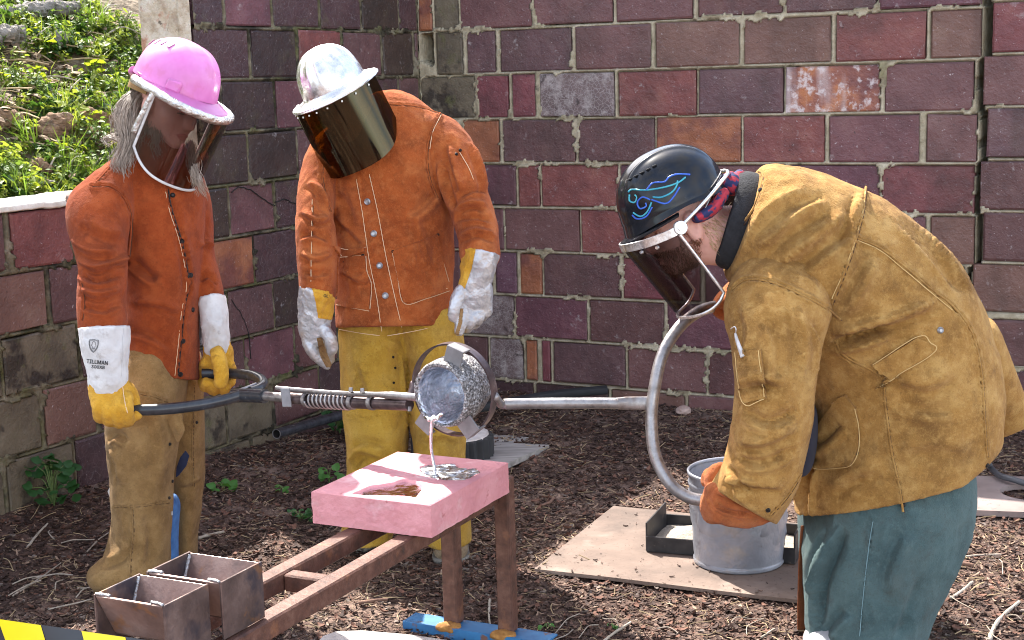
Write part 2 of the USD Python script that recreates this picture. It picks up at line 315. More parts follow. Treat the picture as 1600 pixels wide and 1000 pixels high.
special = {(0, 0): 'orange', (0, 1): 'mossy', (0, 3): 'red_b', (0, 4): 'red_b', (1, 1): 'mossy', (1, 2): 'plum_b', (1, 3): 'plum_b', (1, 4): 'brown', (1, 6): 'brown', (2, 0): 'mossy', (2, 1): 'red', (2, 2): 'red', (2, 3): 'grey', (2, 4): 'red', (2, 6): 'white', (2, 7): 'red_b',
           (3, 1): 'orange', (3, 2): 'veined', (3, 4): 'orange', (3, 5): 'red', (3, 7): 'brown', (4, 2): 'red', (4, 3): 'red', (5, 1): 'brown', (5, 2): 'red', (6, 3): 'orange', (6, 4): 'veined', (7, 0): 'grey', (7, 1): 'grey', (7, 3): 'brown', (8, 1): 'grey', (8, 2): 'orange', (8, 3): 'red', (8, 5): 'brown', (9, 0): 'dark', (9, 1): 'dark'}
rows = []
for k in range(-2, 10):
    js = back.get(k) or [0, .21 + .2 * (k % 2)]
    if k in back and k <= 6: SC[k] += (.013 if k % 2 else -.011) + _r.uniform(-.010, .010); js = [x for x in js if x < SC[k] - .05] + [SC[k]]
    js = fill(js, 0, SC[k] if k in back and k <= 6 else 4.2, .395, _r)
    kinds = {i: s for (kk, i), s in special.items() if kk == k}; kinds['any'] = any_b if k < 9 else ['dark', 'brown']
    rows.append((k, js, kinds, 0.))
    if k in back and k <= 6 or k < 0:
        if k < 0: rows.pop(); js = fill([0, .21 + .2 * (k % 2)], 0, SC[k], .395, _r); rows.append((k, js, kinds, 0.))
        g = {0: .028, 1: .028, 2: .021, 3: .019, 4: .014, 5: .009, 6: .008}.get(k, .04) + _r.uniform(-.004, .004)
        rows.append((k, fill([SC[k] + g, SC[k] + g + .30 + .1 * (k % 2)], SC[k] + g, 4.2, .395, _r), {'any': ['brown', 'plum', 'plum_b', 'brown', 'red']}, .018))
zc = np.array([.55, .7, .8, 1.0, 1.3, 1.6, 1.9, 2.4]); 
zz_, cc_, ww_ = [], [], []
for k in range(6, -3, -1):
    g_ = {0: .028, 1: .028, 2: .021, 3: .019, 4: .014, 5: .009, 6: .008}.get(k, .04); zb = Z1 - k * HC
    for e_ in (.012, HC - .012): zz_.append(zb + e_); cc_.append(SC[k] + g_ / 2 + .002); ww_.append(g_ / 2 + .003)
crack = (np.array(zz_), np.array(cc_), np.array(ww_))
wall_build('brick_wall', 'tall wall of purple glazed clay blocks at the back, split by a black vertical crack', CORNER, EB, NB, rows, crack, 4.2, lambda s: 2.37, holes=[(.0, .088, Z1 - HC, Z1)])

any_l = ['shaded*', 'shaded*', 'shaded*', 'plum*', 'webbed*', 'dark']  # darker mix paints shade onto the side wall, along with moss and dirt
left = {0: [0, .163, .469, .789, 1.11, 1.423, 1.61], 1: [0, .035, .32, .634, .952, 1.276, 1.61], 2: [0, .187, .50, .81, 1.124, 1.462, 1.61], 3: [0, .05, .36, .67, .99, 1.318, 1.61],
        4: [0, .22, .53, .84, 1.158, 1.462, 1.74, 2.02, 2.30, 2.60, 2.92], 5: [0, .12, .42, .72, 1.02, 1.317, 1.60, 1.90, 2.17, 2.439, 2.75], 6: [0, .25, .56, .88, 1.205, 1.5, 1.78, 2.05, 2.32, 2.666],
        7: [0, .13, .44, .76, 1.079, 1.411, 1.72, 2.0, 2.25, 2.515, 2.83], 8: [0, .28, .6, .92, 1.24, 1.55, 1.83, 2.1, 2.375, 2.7], 9: [0, .13, .44, .76, 1.08, 1.4, 1.71, 2.0, 2.28, 2.55]}
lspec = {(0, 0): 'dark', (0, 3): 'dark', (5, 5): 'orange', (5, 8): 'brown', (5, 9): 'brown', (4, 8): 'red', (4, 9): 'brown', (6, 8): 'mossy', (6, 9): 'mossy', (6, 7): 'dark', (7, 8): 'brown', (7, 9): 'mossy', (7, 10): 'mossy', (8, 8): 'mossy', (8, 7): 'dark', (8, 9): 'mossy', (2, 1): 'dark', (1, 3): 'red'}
rows = []
for k in range(-2, 10):
    hi = 1.61 if k < 4 else 3.7
    js = fill(left.get(k) or [0, .17 + .16 * (k % 2)], 0, hi, .315, _r)
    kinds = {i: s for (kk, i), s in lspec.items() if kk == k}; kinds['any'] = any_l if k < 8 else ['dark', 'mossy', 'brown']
    rows.append((k, js, kinds, 0.))
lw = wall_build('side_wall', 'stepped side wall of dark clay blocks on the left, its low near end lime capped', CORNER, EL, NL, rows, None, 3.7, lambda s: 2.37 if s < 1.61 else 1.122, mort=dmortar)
# its thickness: core, end face and cap
TH = .26
def quadbox(s0, s1, w0, w1, z0, z1, C=CORNER, E=EL, N=NL): return box(C + E * (s0 + s1) / 2 - N * (w0 + w1) / 2 + np.array([0, 0, (z0 + z1) / 2]), (s1 - s0, w1 - w0, z1 - z0), E, N, (0, 0, 1))
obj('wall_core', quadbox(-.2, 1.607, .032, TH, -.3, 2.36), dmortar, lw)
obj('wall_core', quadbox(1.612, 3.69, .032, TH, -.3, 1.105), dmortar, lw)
a, b = np.meshgrid(np.linspace(-.002, TH, 40), np.linspace(1.12, 2.37, 160), indexing='ij')
P3 = np.stack([a, b, 0 * a], -1).reshape(-1, 3); dd = (.004 + .02 * (fbm(P3 / .08, 4, 4) - .3)).reshape(a.shape)
dd = np.where(a < .062, dd * .2 + .014, dd)
P = CORNER + EL * 1.612 + dd[..., None] * EL - a[..., None] * NL + np.stack([0 * a, 0 * a, b], -1)
obj('end_face', gridmesh(P), plaster, lw, smooth=True)
a, b = np.meshgrid(np.linspace(1.615, 3.7, 300), np.linspace(0, 1, 60), indexing='ij')
prof_w = np.interp(b, [0, .06, .12, .2, .9, 1], [-.004, -.012, -.010, .0, TH, TH + .01]); prof_z = np.interp(b, [0, .06, .12, .2, .6, .9, 1], [1.112, 1.116, 1.132, 1.140, 1.146, 1.142, 1.10])
P3 = np.stack([a, prof_w, prof_z], -1).reshape(-1, 3)
j1 = (fbm(P3 / .07, 4, 2) - .5).reshape(a.shape) * .022
P = CORNER + a[..., None] * EL - (prof_w + j1 * .8)[..., None] * NL + np.stack([0 * a, 0 * a, prof_z + j1 * .5], -1)
obj('lime_cap', gridmesh(P), capm, lw, smooth=True, label='sunlit pale lime mortar cap')
bw = '/World/brick_wall'
obj('wall_core', quadbox(-.26, 4.2, .195, .40, -.3, 2.36, E=EB, N=NB), pn('wall_dark_core', [(.3, (.02, .016, .014)), (.7, (.04, .03, .026))], rough=.95), bw)
tp, bt = np.array([0, 0, 2.372]), 0
obj('wall_core', quadbox(-.02, 4.2, -.001 + .03, .40, 2.361, 2.385, E=EB, N=NB), mortar, bw)
# hairline cracks that run through the left blocks
crk = pn('crack_shadow', [(.3, (.006, .005, .005)), (.7, (.012, .01, .01))], rough=1.)
def wallpt(x, y, C, E, N, off=.0):
    d = ray(x, y); t = ((C + N * off - EYE) @ N) / (d @ N); return EYE + d * t
for pts in ([(362, 300), (380, 292), (400, 302), (418, 316), (430, 322)], [(430, 316), (447, 312), (462, 318), (474, 316)], [(362, 470), (376, 490), (388, 520), (392, 560)]):
    P = np.array([wallpt(x, y, CORNER, EL, NL, .0015) for x, y in pts]); P = spline(P, 5)
    P = P + (fbm(P / .02, 2, 3)[:, None] - .5) * np.array([0, 0, .02])
    obj('crack', tube(P, .0022, 5), crk, lw)
# ---------------------------------------------------------------- ground
def wall_dist(P):
    q = P - CORNER; return q @ NL, q @ EL, q @ NB, q @ EB
def gheight(X, Y):
    P = np.stack([X, Y, 0 * X], -1); n, s, nb, sb = wall_dist(P)
    near = (np.clip(1 - np.abs(X) / 5, 0, 1) * np.clip(1 - np.abs(Y - 5) / 6, 0, 1)) ** .3
    Q = P.reshape(-1, 3)
    z = ((fbm(Q / .55, 3, 1) - .5) * .035 + (fbm(Q / .13, 3, 2) - .5) * .024 + (fbm(Q / .035, 2, 3) - .5) * .012).reshape(X.shape) * near
    z += .10 * np.exp(-np.abs(n) / .30) * np.clip((s - .9) / 1.2, 0, 1) + .02 * np.exp(-np.abs(nb) / .2)
    flatb = np.exp(-(((X - .75) / .75) ** 4 + ((Y - 4.5) / .62) ** 4)); z = z * (1 - .75 * flatb) - .006 * flatb - .030 * np.exp(-(((X + .10) / .30) ** 2 + ((Y - 3.84) / .16) ** 2))
    return z
xs = np.concatenate([-np.geomspace(60, 3.2, 16)[:-1], np.arange(-3.2, 3.5, .016), np.geomspace(3.5, 60, 16)])
ys = np.concatenate([np.linspace(-40, 2.2, 16)[:-1], np.arange(2.2, 7.6, .016), np.geomspace(7.6, 90, 16)])
X, Y = np.meshgrid(xs, ys, indexing='ij')
soil = pn('dark_mulch_soil', [(.25, (.030, .017, .013)), (.45, (.068, .040, .031)), (.62, (.115, .070, .054)), (.8, (.18, .118, .092))], scale=26., detail=9., rough=.92, spec=.25,
          layers=[((.27, .185, .145), 3., .48, .66, .7), ((.34, .25, .19), 80., .60, .66, .7), ((.012, .009, .008), 38., .6, .68, .8)], bumps=[(30., .8, .03), (110., .7, .010)])
obj('ground', gridmesh(np.stack([X, Y, gheight(X, Y)], -1)), soil, smooth=True, kind='structure', label='dark brown mulch covered ground of the yard')

def instancer(path, protos, P, S, Q, idx, label, group=None):
    pi = UsdGeom.PointInstancer.Define(stage, path)
    rel = pi.CreatePrototypesRel()
    for i, (nm, mesh, mt) in enumerate(protos):
        v, f, _ = meshkit.arrays(mesh)
        usdkit.mesh(stage, f'{path}/{nm}', (v, f), mt); rel.AddTarget(f'{path}/{nm}')
    pi.CreatePositionsAttr(Vt.Vec3fArray.FromNumpy(np.asarray(P, np.float32)))
    pi.CreateScalesAttr(Vt.Vec3fArray.FromNumpy(np.asarray(S, np.float32)))
    pi.CreateOrientationsAttr(Vt.QuathArray([Gf.Quath(float(q[0]), float(q[1]), float(q[2]), float(q[3])) for q in Q]))
    pi.CreateProtoIndicesAttr(Vt.IntArray.FromNumpy(np.asarray(idx, np.int32)))
    tag(pi, label, None, group, 'stuff'); return pi
def quat_yaw_tilt(yaw, tilt, az):
    c, s = np.cos(yaw / 2), np.sin(yaw / 2); z = 0 * yaw
    qa = np.stack([c, z, z, s], -1); ct, st = np.cos(tilt / 2), np.sin(tilt / 2)
    qb = np.stack([ct, st * np.cos(az), st * np.sin(az), z], -1)
    w1, x1, y1, z1 = qb.T; w2, x2, y2, z2 = qa.T
    return np.stack([w1*w2-x1*x2-y1*y2-z1*z2, w1*x2+x1*w2+y1*z2-z1*y2, w1*y2-x1*z2+y1*w2+z1*x2, w1*z2+x1*y2-y1*x2+z1*w2], -1)
def chip(L, W, T, bend, seed):
    r = np.random.default_rng(seed); n = 4; t = np.linspace(-1, 1, n)
    top = np.stack([t * L, W * (1 - .55 * t ** 2) * (1 + .3 * r.normal(size=n)), T + bend * (t ** 2)], 1)
    bot = top * [1, -1, 1] + np.stack([r.normal(0, L * .06, n), 0 * t, 0 * t], 1)
    low = np.stack([t * L, 0 * t, bend * t ** 2 - T], 1)
    V = np.vstack([top, bot, low]); F = []
    for i in range(n - 1):
        F += [(i, i + 1, n + i), (n + i, i + 1, n + i + 1), (n + i, n + i + 1, 2 * n + i), (2 * n + i, n + i + 1, 2 * n + i + 1), (2 * n + i, 2 * n + i + 1, i), (i, 2 * n + i + 1, i + 1)]
    return trimesh.Trimesh(V, F, process=False)
def chipmat(nm, c, c2): return pn(nm, [(.3, c), (.7, c2)], scale=40., rough=.85, spec=.3)
cm = [chipmat('chip_dark', (.026, .015, .012), (.065, .037, .029)), chipmat('chip_brown', (.060, .033, .024), (.125, .070, .052)), chipmat('chip_russet', (.10, .046, .031), (.18, .088, .060)), chipmat('chip_tan', (.19, .122, .085), (.34, .235, .17)), chipmat('chip_grey', (.12, .092, .078), (.22, .175, .15))]
straw = chipmat('straw_tan', (.28, .2, .11), (.48, .37, .22))
protos = [(f'chip_{chr(97+i)}', chip(L, W, T, b, i), cm[c]) for i, (L, W, T, b, c) in enumerate([(.016, .005, .003, .003, 0), (.011, .006, .003, .002, 0), (.018, .0045, .0025, .004, 1), (.012, .007, .003, .002, 1), (.014, .006, .003, .004, 2), (.013, .004, .002, .003, 3), (.009, .005, .003, .001, 4)])]
protos += [('straw_a', tube(spline([(-.05, 0, 0), (-.01, .004, .006), (.05, -.006, 0)], 3), .0014, 4), straw), ('straw_b', tube(spline([(-.03, 0, 0), (0, .008, .003), (.035, 0, .004)], 3), .0011, 4), straw)]
n = 92000
r = np.random.default_rng(3)
yy = 2.6 + 4.6 * r.random(n * 2) ** 1.25; xx = (r.random(n * 2) - .5) * 2 * (.42 * yy + .12)
P = np.stack([xx, yy, 0 * xx], -1); d1, s1, d2, s2 = wall_dist(P)
cl = fbm(P / .35, 3, 12)
ok = (d1 > .01) & (d2 > .01)
xx, yy, cl = xx[ok][:n], yy[ok][:n], cl[ok][:n]; n = len(xx)
zz = gheight(xx, yy) + .002 + .006 * r.random(n)
u = r.random(n)
idx = np.searchsorted(np.cumsum([.22, .19, .18, .14, .09, .085, .05, .012, .03]), u * .996)
idx = np.where((cl > .56) & (r.random(n) < .42), r.choice([3, 5, 6, 5, 8, 4, 5], n), idx)
sc = (.34 + .80 * r.random(n) ** 2.4)[:, None] * np.ones(3)
PM, QM = np.stack([xx, yy, zz], -1), quat_yaw_tilt(r.random(n) * 6.28, r.normal(0, .34, n), r.random(n) * 6.28)
# bits of bark that lie on the board, thickest along its edges
bA, bB, bC = flat(835, 897), flat(1250, 946), flat(994, 801); nb = 260; eb_, wb_ = nrm(bB - bA), nrm(np.cross([0, 0, 1.], nrm(bB - bA)))
uu, vv = r.random(nb) * 1.09, r.random(nb) ** 2.2 * .66; PB = bA + uu[:, None] * eb_ + vv[:, None] * wb_; PB[:, 2] = .0190; PM = np.vstack([PM, PB]); QM = np.vstack([QM, quat_yaw_tilt(r.random(nb) * 6.28, r.normal(0, .08, nb), r.random(nb) * 6.28)])
idx = np.r_[idx, r.choice([0, 1, 2, 3, 6], nb)]; sc = np.vstack([sc, ((.10 + .5 * r.random(nb) ** 4)[:, None] * np.ones(3))])
instancer('/World/mulch', protos, PM, sc, QM, idx, 'loose brown bark mulch and straw strewn over the yard')

# ---------------------------------------------------------------- hillside behind the low wall
def hill_z(s, w): 
    Q = np.stack([s, w, 0 * s], -1)
    return 1.07 + .66 * (w - .25) + ((fbm(Q.reshape(-1, 3) / .5, 3, 21) - .5) * .20 + (fbm(Q.reshape(-1, 3) / .12, 3, 22) - .5) * .07).reshape(s.shape) * np.clip(w * 2, 0, 1)
def hill_p(s, w): return CORNER + s[..., None] * EL - w[..., None] * NL + np.stack([0 * s, 0 * s, hill_z(s, w)], -1)
ss = np.concatenate([np.linspace(-12, 0, 12)[:-1], np.arange(0, 4.2, .03), np.linspace(4.2, 14, 14)]); ww = np.concatenate([np.arange(TH + .002, 4.0, .03), np.linspace(4, 14, 16)])
Sg, Wg = np.meshgrid(ss, ww, indexing='ij')
hillm = pn('leaf_litter_soil', [(.25, (.06, .042, .026)), (.5, (.17, .125, .08)), (.75, (.32, .25, .17))], scale=30., detail=8., rough=.95, layers=[((.30, .25, .18), 45., .6, .68, .6)], bumps=[(40., .8, .03)])
hm = gridmesh(hill_p(Sg, Wg)); hm = trimesh.Trimesh(hm.vertices, hm.faces[:, ::-1], process=False)
obj('hillside', hm, hillm, smooth=True, kind='structure', label='steep weedy bank rising behind the low wall')
def leaf(L, W, base, d, up, curl=.25):
    d = nrm(d); up = nrm(np.asarray(up) - d * (np.asarray(up) @ d)); sd = np.cross(d, up); b = np.asarray(base)
    V = [b, b + d * L * .35 + sd * W * .5 + up * L * .04, b + d * L * .35 - sd * W * .5 + up * L * .04, b + d * L * .75 + sd * W * .42 - up * L * curl * .3, b + d * L * .75 - sd * W * .42 - up * L * curl * .3, b + d * L - up * L * curl, b + d * L * .4 - up * .0]
    F = [(0, 1, 6), (0, 6, 2), (1, 3, 6), (6, 4, 2), (6, 3, 5), (6, 5, 4)]
    return np.array(V), np.array(F)
def foliage(parts):
    V, F, o = [], [], 0
    for v, f in parts: V.append(v); F.append(f + o); o += len(v)
    return trimesh.Trimesh(np.vstack(V), np.vstack(F), process=False)
def weed(h, nl, L, W, seed, flat_=.5):
    r = np.random.default_rng(seed); parts = []
    for k in range(nl):
        t = .15 + .85 * r.random(); a = r.random() * 6.28; rad = (.25 + .5 * r.random()) * h * .55 * t
        base = np.array([math.cos(a) * rad, math.sin(a) * rad, h * t * (.6 + .5 * r.random())])
        d = np.array([math.cos(a), math.sin(a), r.normal(.1, .4)])
        parts.append(leaf(L * (.6 + .7 * r.random()), W * (.7 + .6 * r.random()), base, d, np.array([r.normal(0, .5), r.normal(0, .5), 1.]), .1 + .4 * r.random()))
    for k in range(5):
        a = r.random() * 6.28; e = np.array([math.cos(a) * h * .3, math.sin(a) * h * .3, h * .8])
        t_ = tube(spline([(0, 0, -.02), e * .5 + [0, 0, .02], e], 3), .0015, 3, False); parts.append((np.array(t_.vertices), np.array(t_.faces)))
    return foliage(parts)
def grass(h, nb, seed):
    r = np.random.default_rng(seed); parts = []
    for k in range(nb):
        a = r.random() * 6.28; o = np.array([r.normal(0, .02), r.normal(0, .02), -.01]); lean = np.array([math.cos(a), math.sin(a), 0]) * h * (.2 + .6 * r.random()); hh = h * (.5 + .6 * r.random()); sd = np.array([-math.sin(a), math.cos(a), 0]) * .0022
        p0, p1, p2 = o, o + lean * .35 + [0, 0, hh * .6], o + lean + [0, 0, hh]
        parts.append((np.array([p0 - sd, p0 + sd, p1 - sd, p1 + sd, p2]), np.array([(0, 1, 2), (2, 1, 3), (2, 3, 4)])))
    return foliage(parts)
lm = [leafmat('leaf_bright', (.24, .30, .06), (.42, .45, .14)), leafmat('leaf_mid', (.12, .19, .045), (.24, .31, .10)), leafmat('leaf_deep', (.05, .11, .025), (.10, .17, .045)), leafmat('grass_blade', (.12, .20, .035), (.26, .32, .09)), leafmat('leaf_yellow', (.24, .30, .03), (.36, .38, .05), .5)]
dryl = pn('dead_leaf', [(.3, (.16, .10, .06)), (.7, (.36, .27, .18))], scale=20., rough=.9)
hp = [('weed_a', weed(.09, 26, .026, .018, 1), lm[0]), ('weed_b', weed(.12, 28, .024, .013, 2), lm[1]), ('weed_c', weed(.07, 22, .034, .026, 3), lm[2]), ('grass_a', grass(.16, 26, 4), lm[3]), ('grass_b', grass(.10, 22, 5), lm[0]), ('weed_d', weed(.13, 12, .034, .03, 6), lm[4]),
      ('litter_a', foliage([leaf(.05, .03, (RNG.normal(0, .03), RNG.normal(0, .03), .005 + .01 * RNG.random()), (RNG.normal(), RNG.normal(), .3 * RNG.normal()), (RNG.normal(0, .3), RNG.normal(0, .3), 1), .3) for _ in range(7)]), dryl),
      ('twig_a', tube(spline([(-.1, 0, .01), (0, .02, .03), (.12, -.02, .01)], 4), .003, 4), straw)]
n = 7600; r = np.random.default_rng(9)
s = .6 + 3.4 * r.random(n); w = TH + .03 + 3.2 * r.random(n) ** 1.2
cl = fbm(np.stack([s, w, 0 * s], -1) / .28, 3, 33)
P = hill_p(s, w); u = r.random(n)
idx = np.searchsorted(np.cumsum([.27, .25, .13, .05, .07, .022, .16, .04]), u * .994)
bare = (cl < .47); idx = np.minimum(idx, 7); idx = np.where(bare & (r.random(n) < .75), r.choice([6, 6, 7], n), idx)
sc = (.5 + .75 * r.random(n))[:, None] * np.ones(3)
instancer('/World/bank_weeds', hp, P, sc, quat_yaw_tilt(r.random(n) * 6.28, r.normal(0, .25, n), r.random(n) * 6.28), idx, 'bright green weeds, grass and dead leaves covering the bank')
# ---------------------------------------------------------------- soft bodies: signed distances on a grid
from scipy import sparse
class Field:
    def __init__(self, h): self.h = h; self.ops = []
    def tube(self, P, ru, rv=None, side=None, k=.03, n=5, flip=False):
        """chain of elliptic sections. P (m,3); ru across the picture, rv along 'side' (default: the line of sight)"""
        P = np.asarray(P, float); ru = np.asarray(ru, float) * np.ones(len(P)); rv = ru if rv is None else np.asarray(rv, float) * np.ones(len(P))
        Q = spline(np.column_stack([P, ru, rv]), n); self.ops.append(('t', Q, side, k)); return self
    def ell(self, c, r, A=None, k=.02): self.ops.append(('e', np.asarray(c, float), np.asarray(r, float), np.eye(3) if A is None else np.asarray(A, float), k)); return self
    def carve(self, c, r, A=None, k=.01): self.ops.append(('c', np.asarray(c, float), np.asarray(r, float), np.eye(3) if A is None else np.asarray(A, float), k)); return self
    def cut(self, p, n): self.ops.append(('x', np.asarray(p, float), nrm(n))); return self
    def mesh(self, smooth=3):
        h = self.h; lo, hi = np.full(3, 1e9), np.full(3, -1e9)
        for o in self.ops:
            if o[0] == 't': R = o[1][:, 3:].max(1)[:, None]; lo = np.minimum(lo, (o[1][:, :3] - R).min(0)); hi = np.maximum(hi, (o[1][:, :3] + R).max(0))
            if o[0] == 'e': lo = np.minimum(lo, o[1] - o[2].max()); hi = np.maximum(hi, o[1] + o[2].max())
        lo -= 4 * h; hi += 4 * h; n = np.ceil((hi - lo) / h).astype(int) + 1
        ax = [lo[i] + h * np.arange(n[i]) for i in range(3)]
        vol = np.full(n, .5, np.float32)
        def sub(a, b):
            i0 = np.clip(np.floor((a - lo) / h).astype(int), 0, n - 1); i1 = np.clip(np.ceil((b - lo) / h).astype(int) + 1, 1, n)
            sl = tuple(slice(i0[i], i1[i]) for i in range(3))
            return sl, np.stack(np.meshgrid(*[ax[i][sl[i]].astype(np.float32) for i in range(3)], indexing='ij'), -1)
        def smin(a, b, k):
            t = np.maximum(k - np.abs(a - b), 0) / k; return np.minimum(a, b) - t * t * k * .25
        def ed(q, r):
            k0 = np.sqrt(((q / r) ** 2).sum(-1)); k1 = np.sqrt(((q / (r * r)) ** 2).sum(-1)); return k0 * (k0 - 1) / np.maximum(k1, 1e-6)
        for o in self.ops:
            if o[0] == 't':
                Q, side, k = o[1], o[2], o[3]
                loc = {}
                for i in range(len(Q) - 1):
                    a, b = Q[i], Q[i + 1]; R = max(a[3:].max(), b[3:].max()) + k + 3 * h
                    sl, X = sub(np.minimum(a[:3], b[:3]) - R, np.maximum(a[:3], b[:3]) + R)
                    d = b[:3] - a[:3]; L = np.linalg.norm(d) + 1e-9; t_ = d / L
                    vs = (a[:3] + b[:3]) / 2 - EYE if side is None else np.asarray(side, float)
                    v = nrm(vs - t_ * (vs @ t_)); u = np.cross(t_, v)
                    q = X - a[:3].astype(np.float32); s = q @ t_; f = np.clip(s / L, 0, 1); w = s - f * L
                    ru, rv = a[3] + (b[3] - a[3]) * f, a[4] + (b[4] - a[4]) * f
                    rw = np.minimum(ru, rv) * (.6 if i in (0, len(Q) - 2) else 1.)
                    D = ed(np.stack([q @ u, q @ v, w], -1), np.stack([ru, rv, rw], -1)).astype(np.float32)
                    vol[sl] = smin(vol[sl], D, k if i == 0 or True else .005) if i in (0,) else smin(vol[sl], D, min(k, .02))
            elif o[0] in 'ec':
                c, r, A, k = o[1:]; R = r.max() + k + 3 * h; sl, X = sub(c - R, c + R)
                D = ed((X - c.astype(np.float32)) @ A.T.astype(np.float32), r.astype(np.float32)).astype(np.float32)
                vol[sl] = smin(vol[sl], D, k) if o[0] == 'e' else -smin(-vol[sl], D, k)
            else:
                p, nn = o[1:]; X = (ax[0][:, None, None] - p[0]) * nn[0] + (ax[1][None, :, None] - p[1]) * nn[1] + (ax[2][None, None, :] - p[2]) * nn[2]
                vol = np.maximum(vol, X).astype(np.float32)
        return nets(vol, lo, h, smooth)
def nets(vol, lo, h, smooth=3):
    n = np.array(vol.shape); s = vol < 0
    c = [s[a:n[0] - 1 + a, b:n[1] - 1 + b, d:n[2] - 1 + d] for a in (0, 1) for b in (0, 1) for d in (0, 1)]
    tot = sum(x.astype(np.int8) for x in c); act = (tot > 0) & (tot < 8)
    ids = np.full(act.shape, -1, np.int64); I = np.argwhere(act); ids[act] = np.arange(len(I))
    acc, cnt = np.zeros((len(I), 3)), np.zeros(len(I))
    cor = np.array([(a, b, d) for a in (0, 1) for b in (0, 1) for d in (0, 1)])
    val = np.stack([vol[I[:, 0] + a, I[:, 1] + b, I[:, 2] + d] for a, b, d in cor], 1)
    for i in range(8):
        for j in range(i + 1, 8):
            if abs(cor[i] - cor[j]).sum() != 1: continue
            x = (val[:, i] < 0) != (val[:, j] < 0); t = np.where(x, val[:, i] / np.where(x, val[:, i] - val[:, j], 1), 0)
            acc += np.where(x[:, None], cor[i] + t[:, None] * (cor[j] - cor[i]), 0); cnt += x
    V = lo + h * (I + acc / cnt[:, None]); F = []
    for ax in range(3):
        o1, o2 = [(1, 2), (2, 0), (0, 1)][ax]
        sl0 = [slice(1, -1)] * 3; sl0[ax] = slice(0, -1); sl1 = list(sl0); sl1[ax] = slice(1, None)
        A, B = s[tuple(sl0)], s[tuple(sl1)]; E = np.argwhere(A != B)
        base = E + 1; base[:, ax] -= 1
        flip = B[tuple(E.T)]
        def cell(d1, d2):
            q = base.copy(); q[:, o1] += d1; q[:, o2] += d2; return ids[tuple(q.T)]
        q = np.stack([cell(-1, -1), cell(0, -1), cell(0, 0), cell(-1, 0)], 1); q[flip] = q[flip][:, ::-1]; F.append(q)
    F = np.vstack(F); F = F[(F >= 0).all(1)]
    T = np.vstack([F[:, [0, 1, 2]], F[:, [0, 2, 3]]])
    t = trimesh.Trimesh(V, T, process=False)
    return relax(t, smooth)
def relax(t, it):
    if not it: return t
    V, T = np.array(t.vertices), t.faces; e = np.vstack([T[:, [0, 1]], T[:, [1, 2]], T[:, [2, 0]]]); e = np.vstack([e, e[:, ::-1]])
    W = sparse.csr_matrix((np.ones(len(e)), (e[:, 0], e[:, 1])), (len(V), len(V))); W.data[:] = 1; D = np.asarray(W.sum(1)).ravel(); W = sparse.diags(1 / np.maximum(D, 1)) @ W
    for _ in range(it):
        V = V + .5 * (W @ V - V); V = V - .51 * (W @ V - V)
    return trimesh.Trimesh(V, T, process=False)
def normals(t):
    _, _, n = meshkit.arrays(t, True); return n

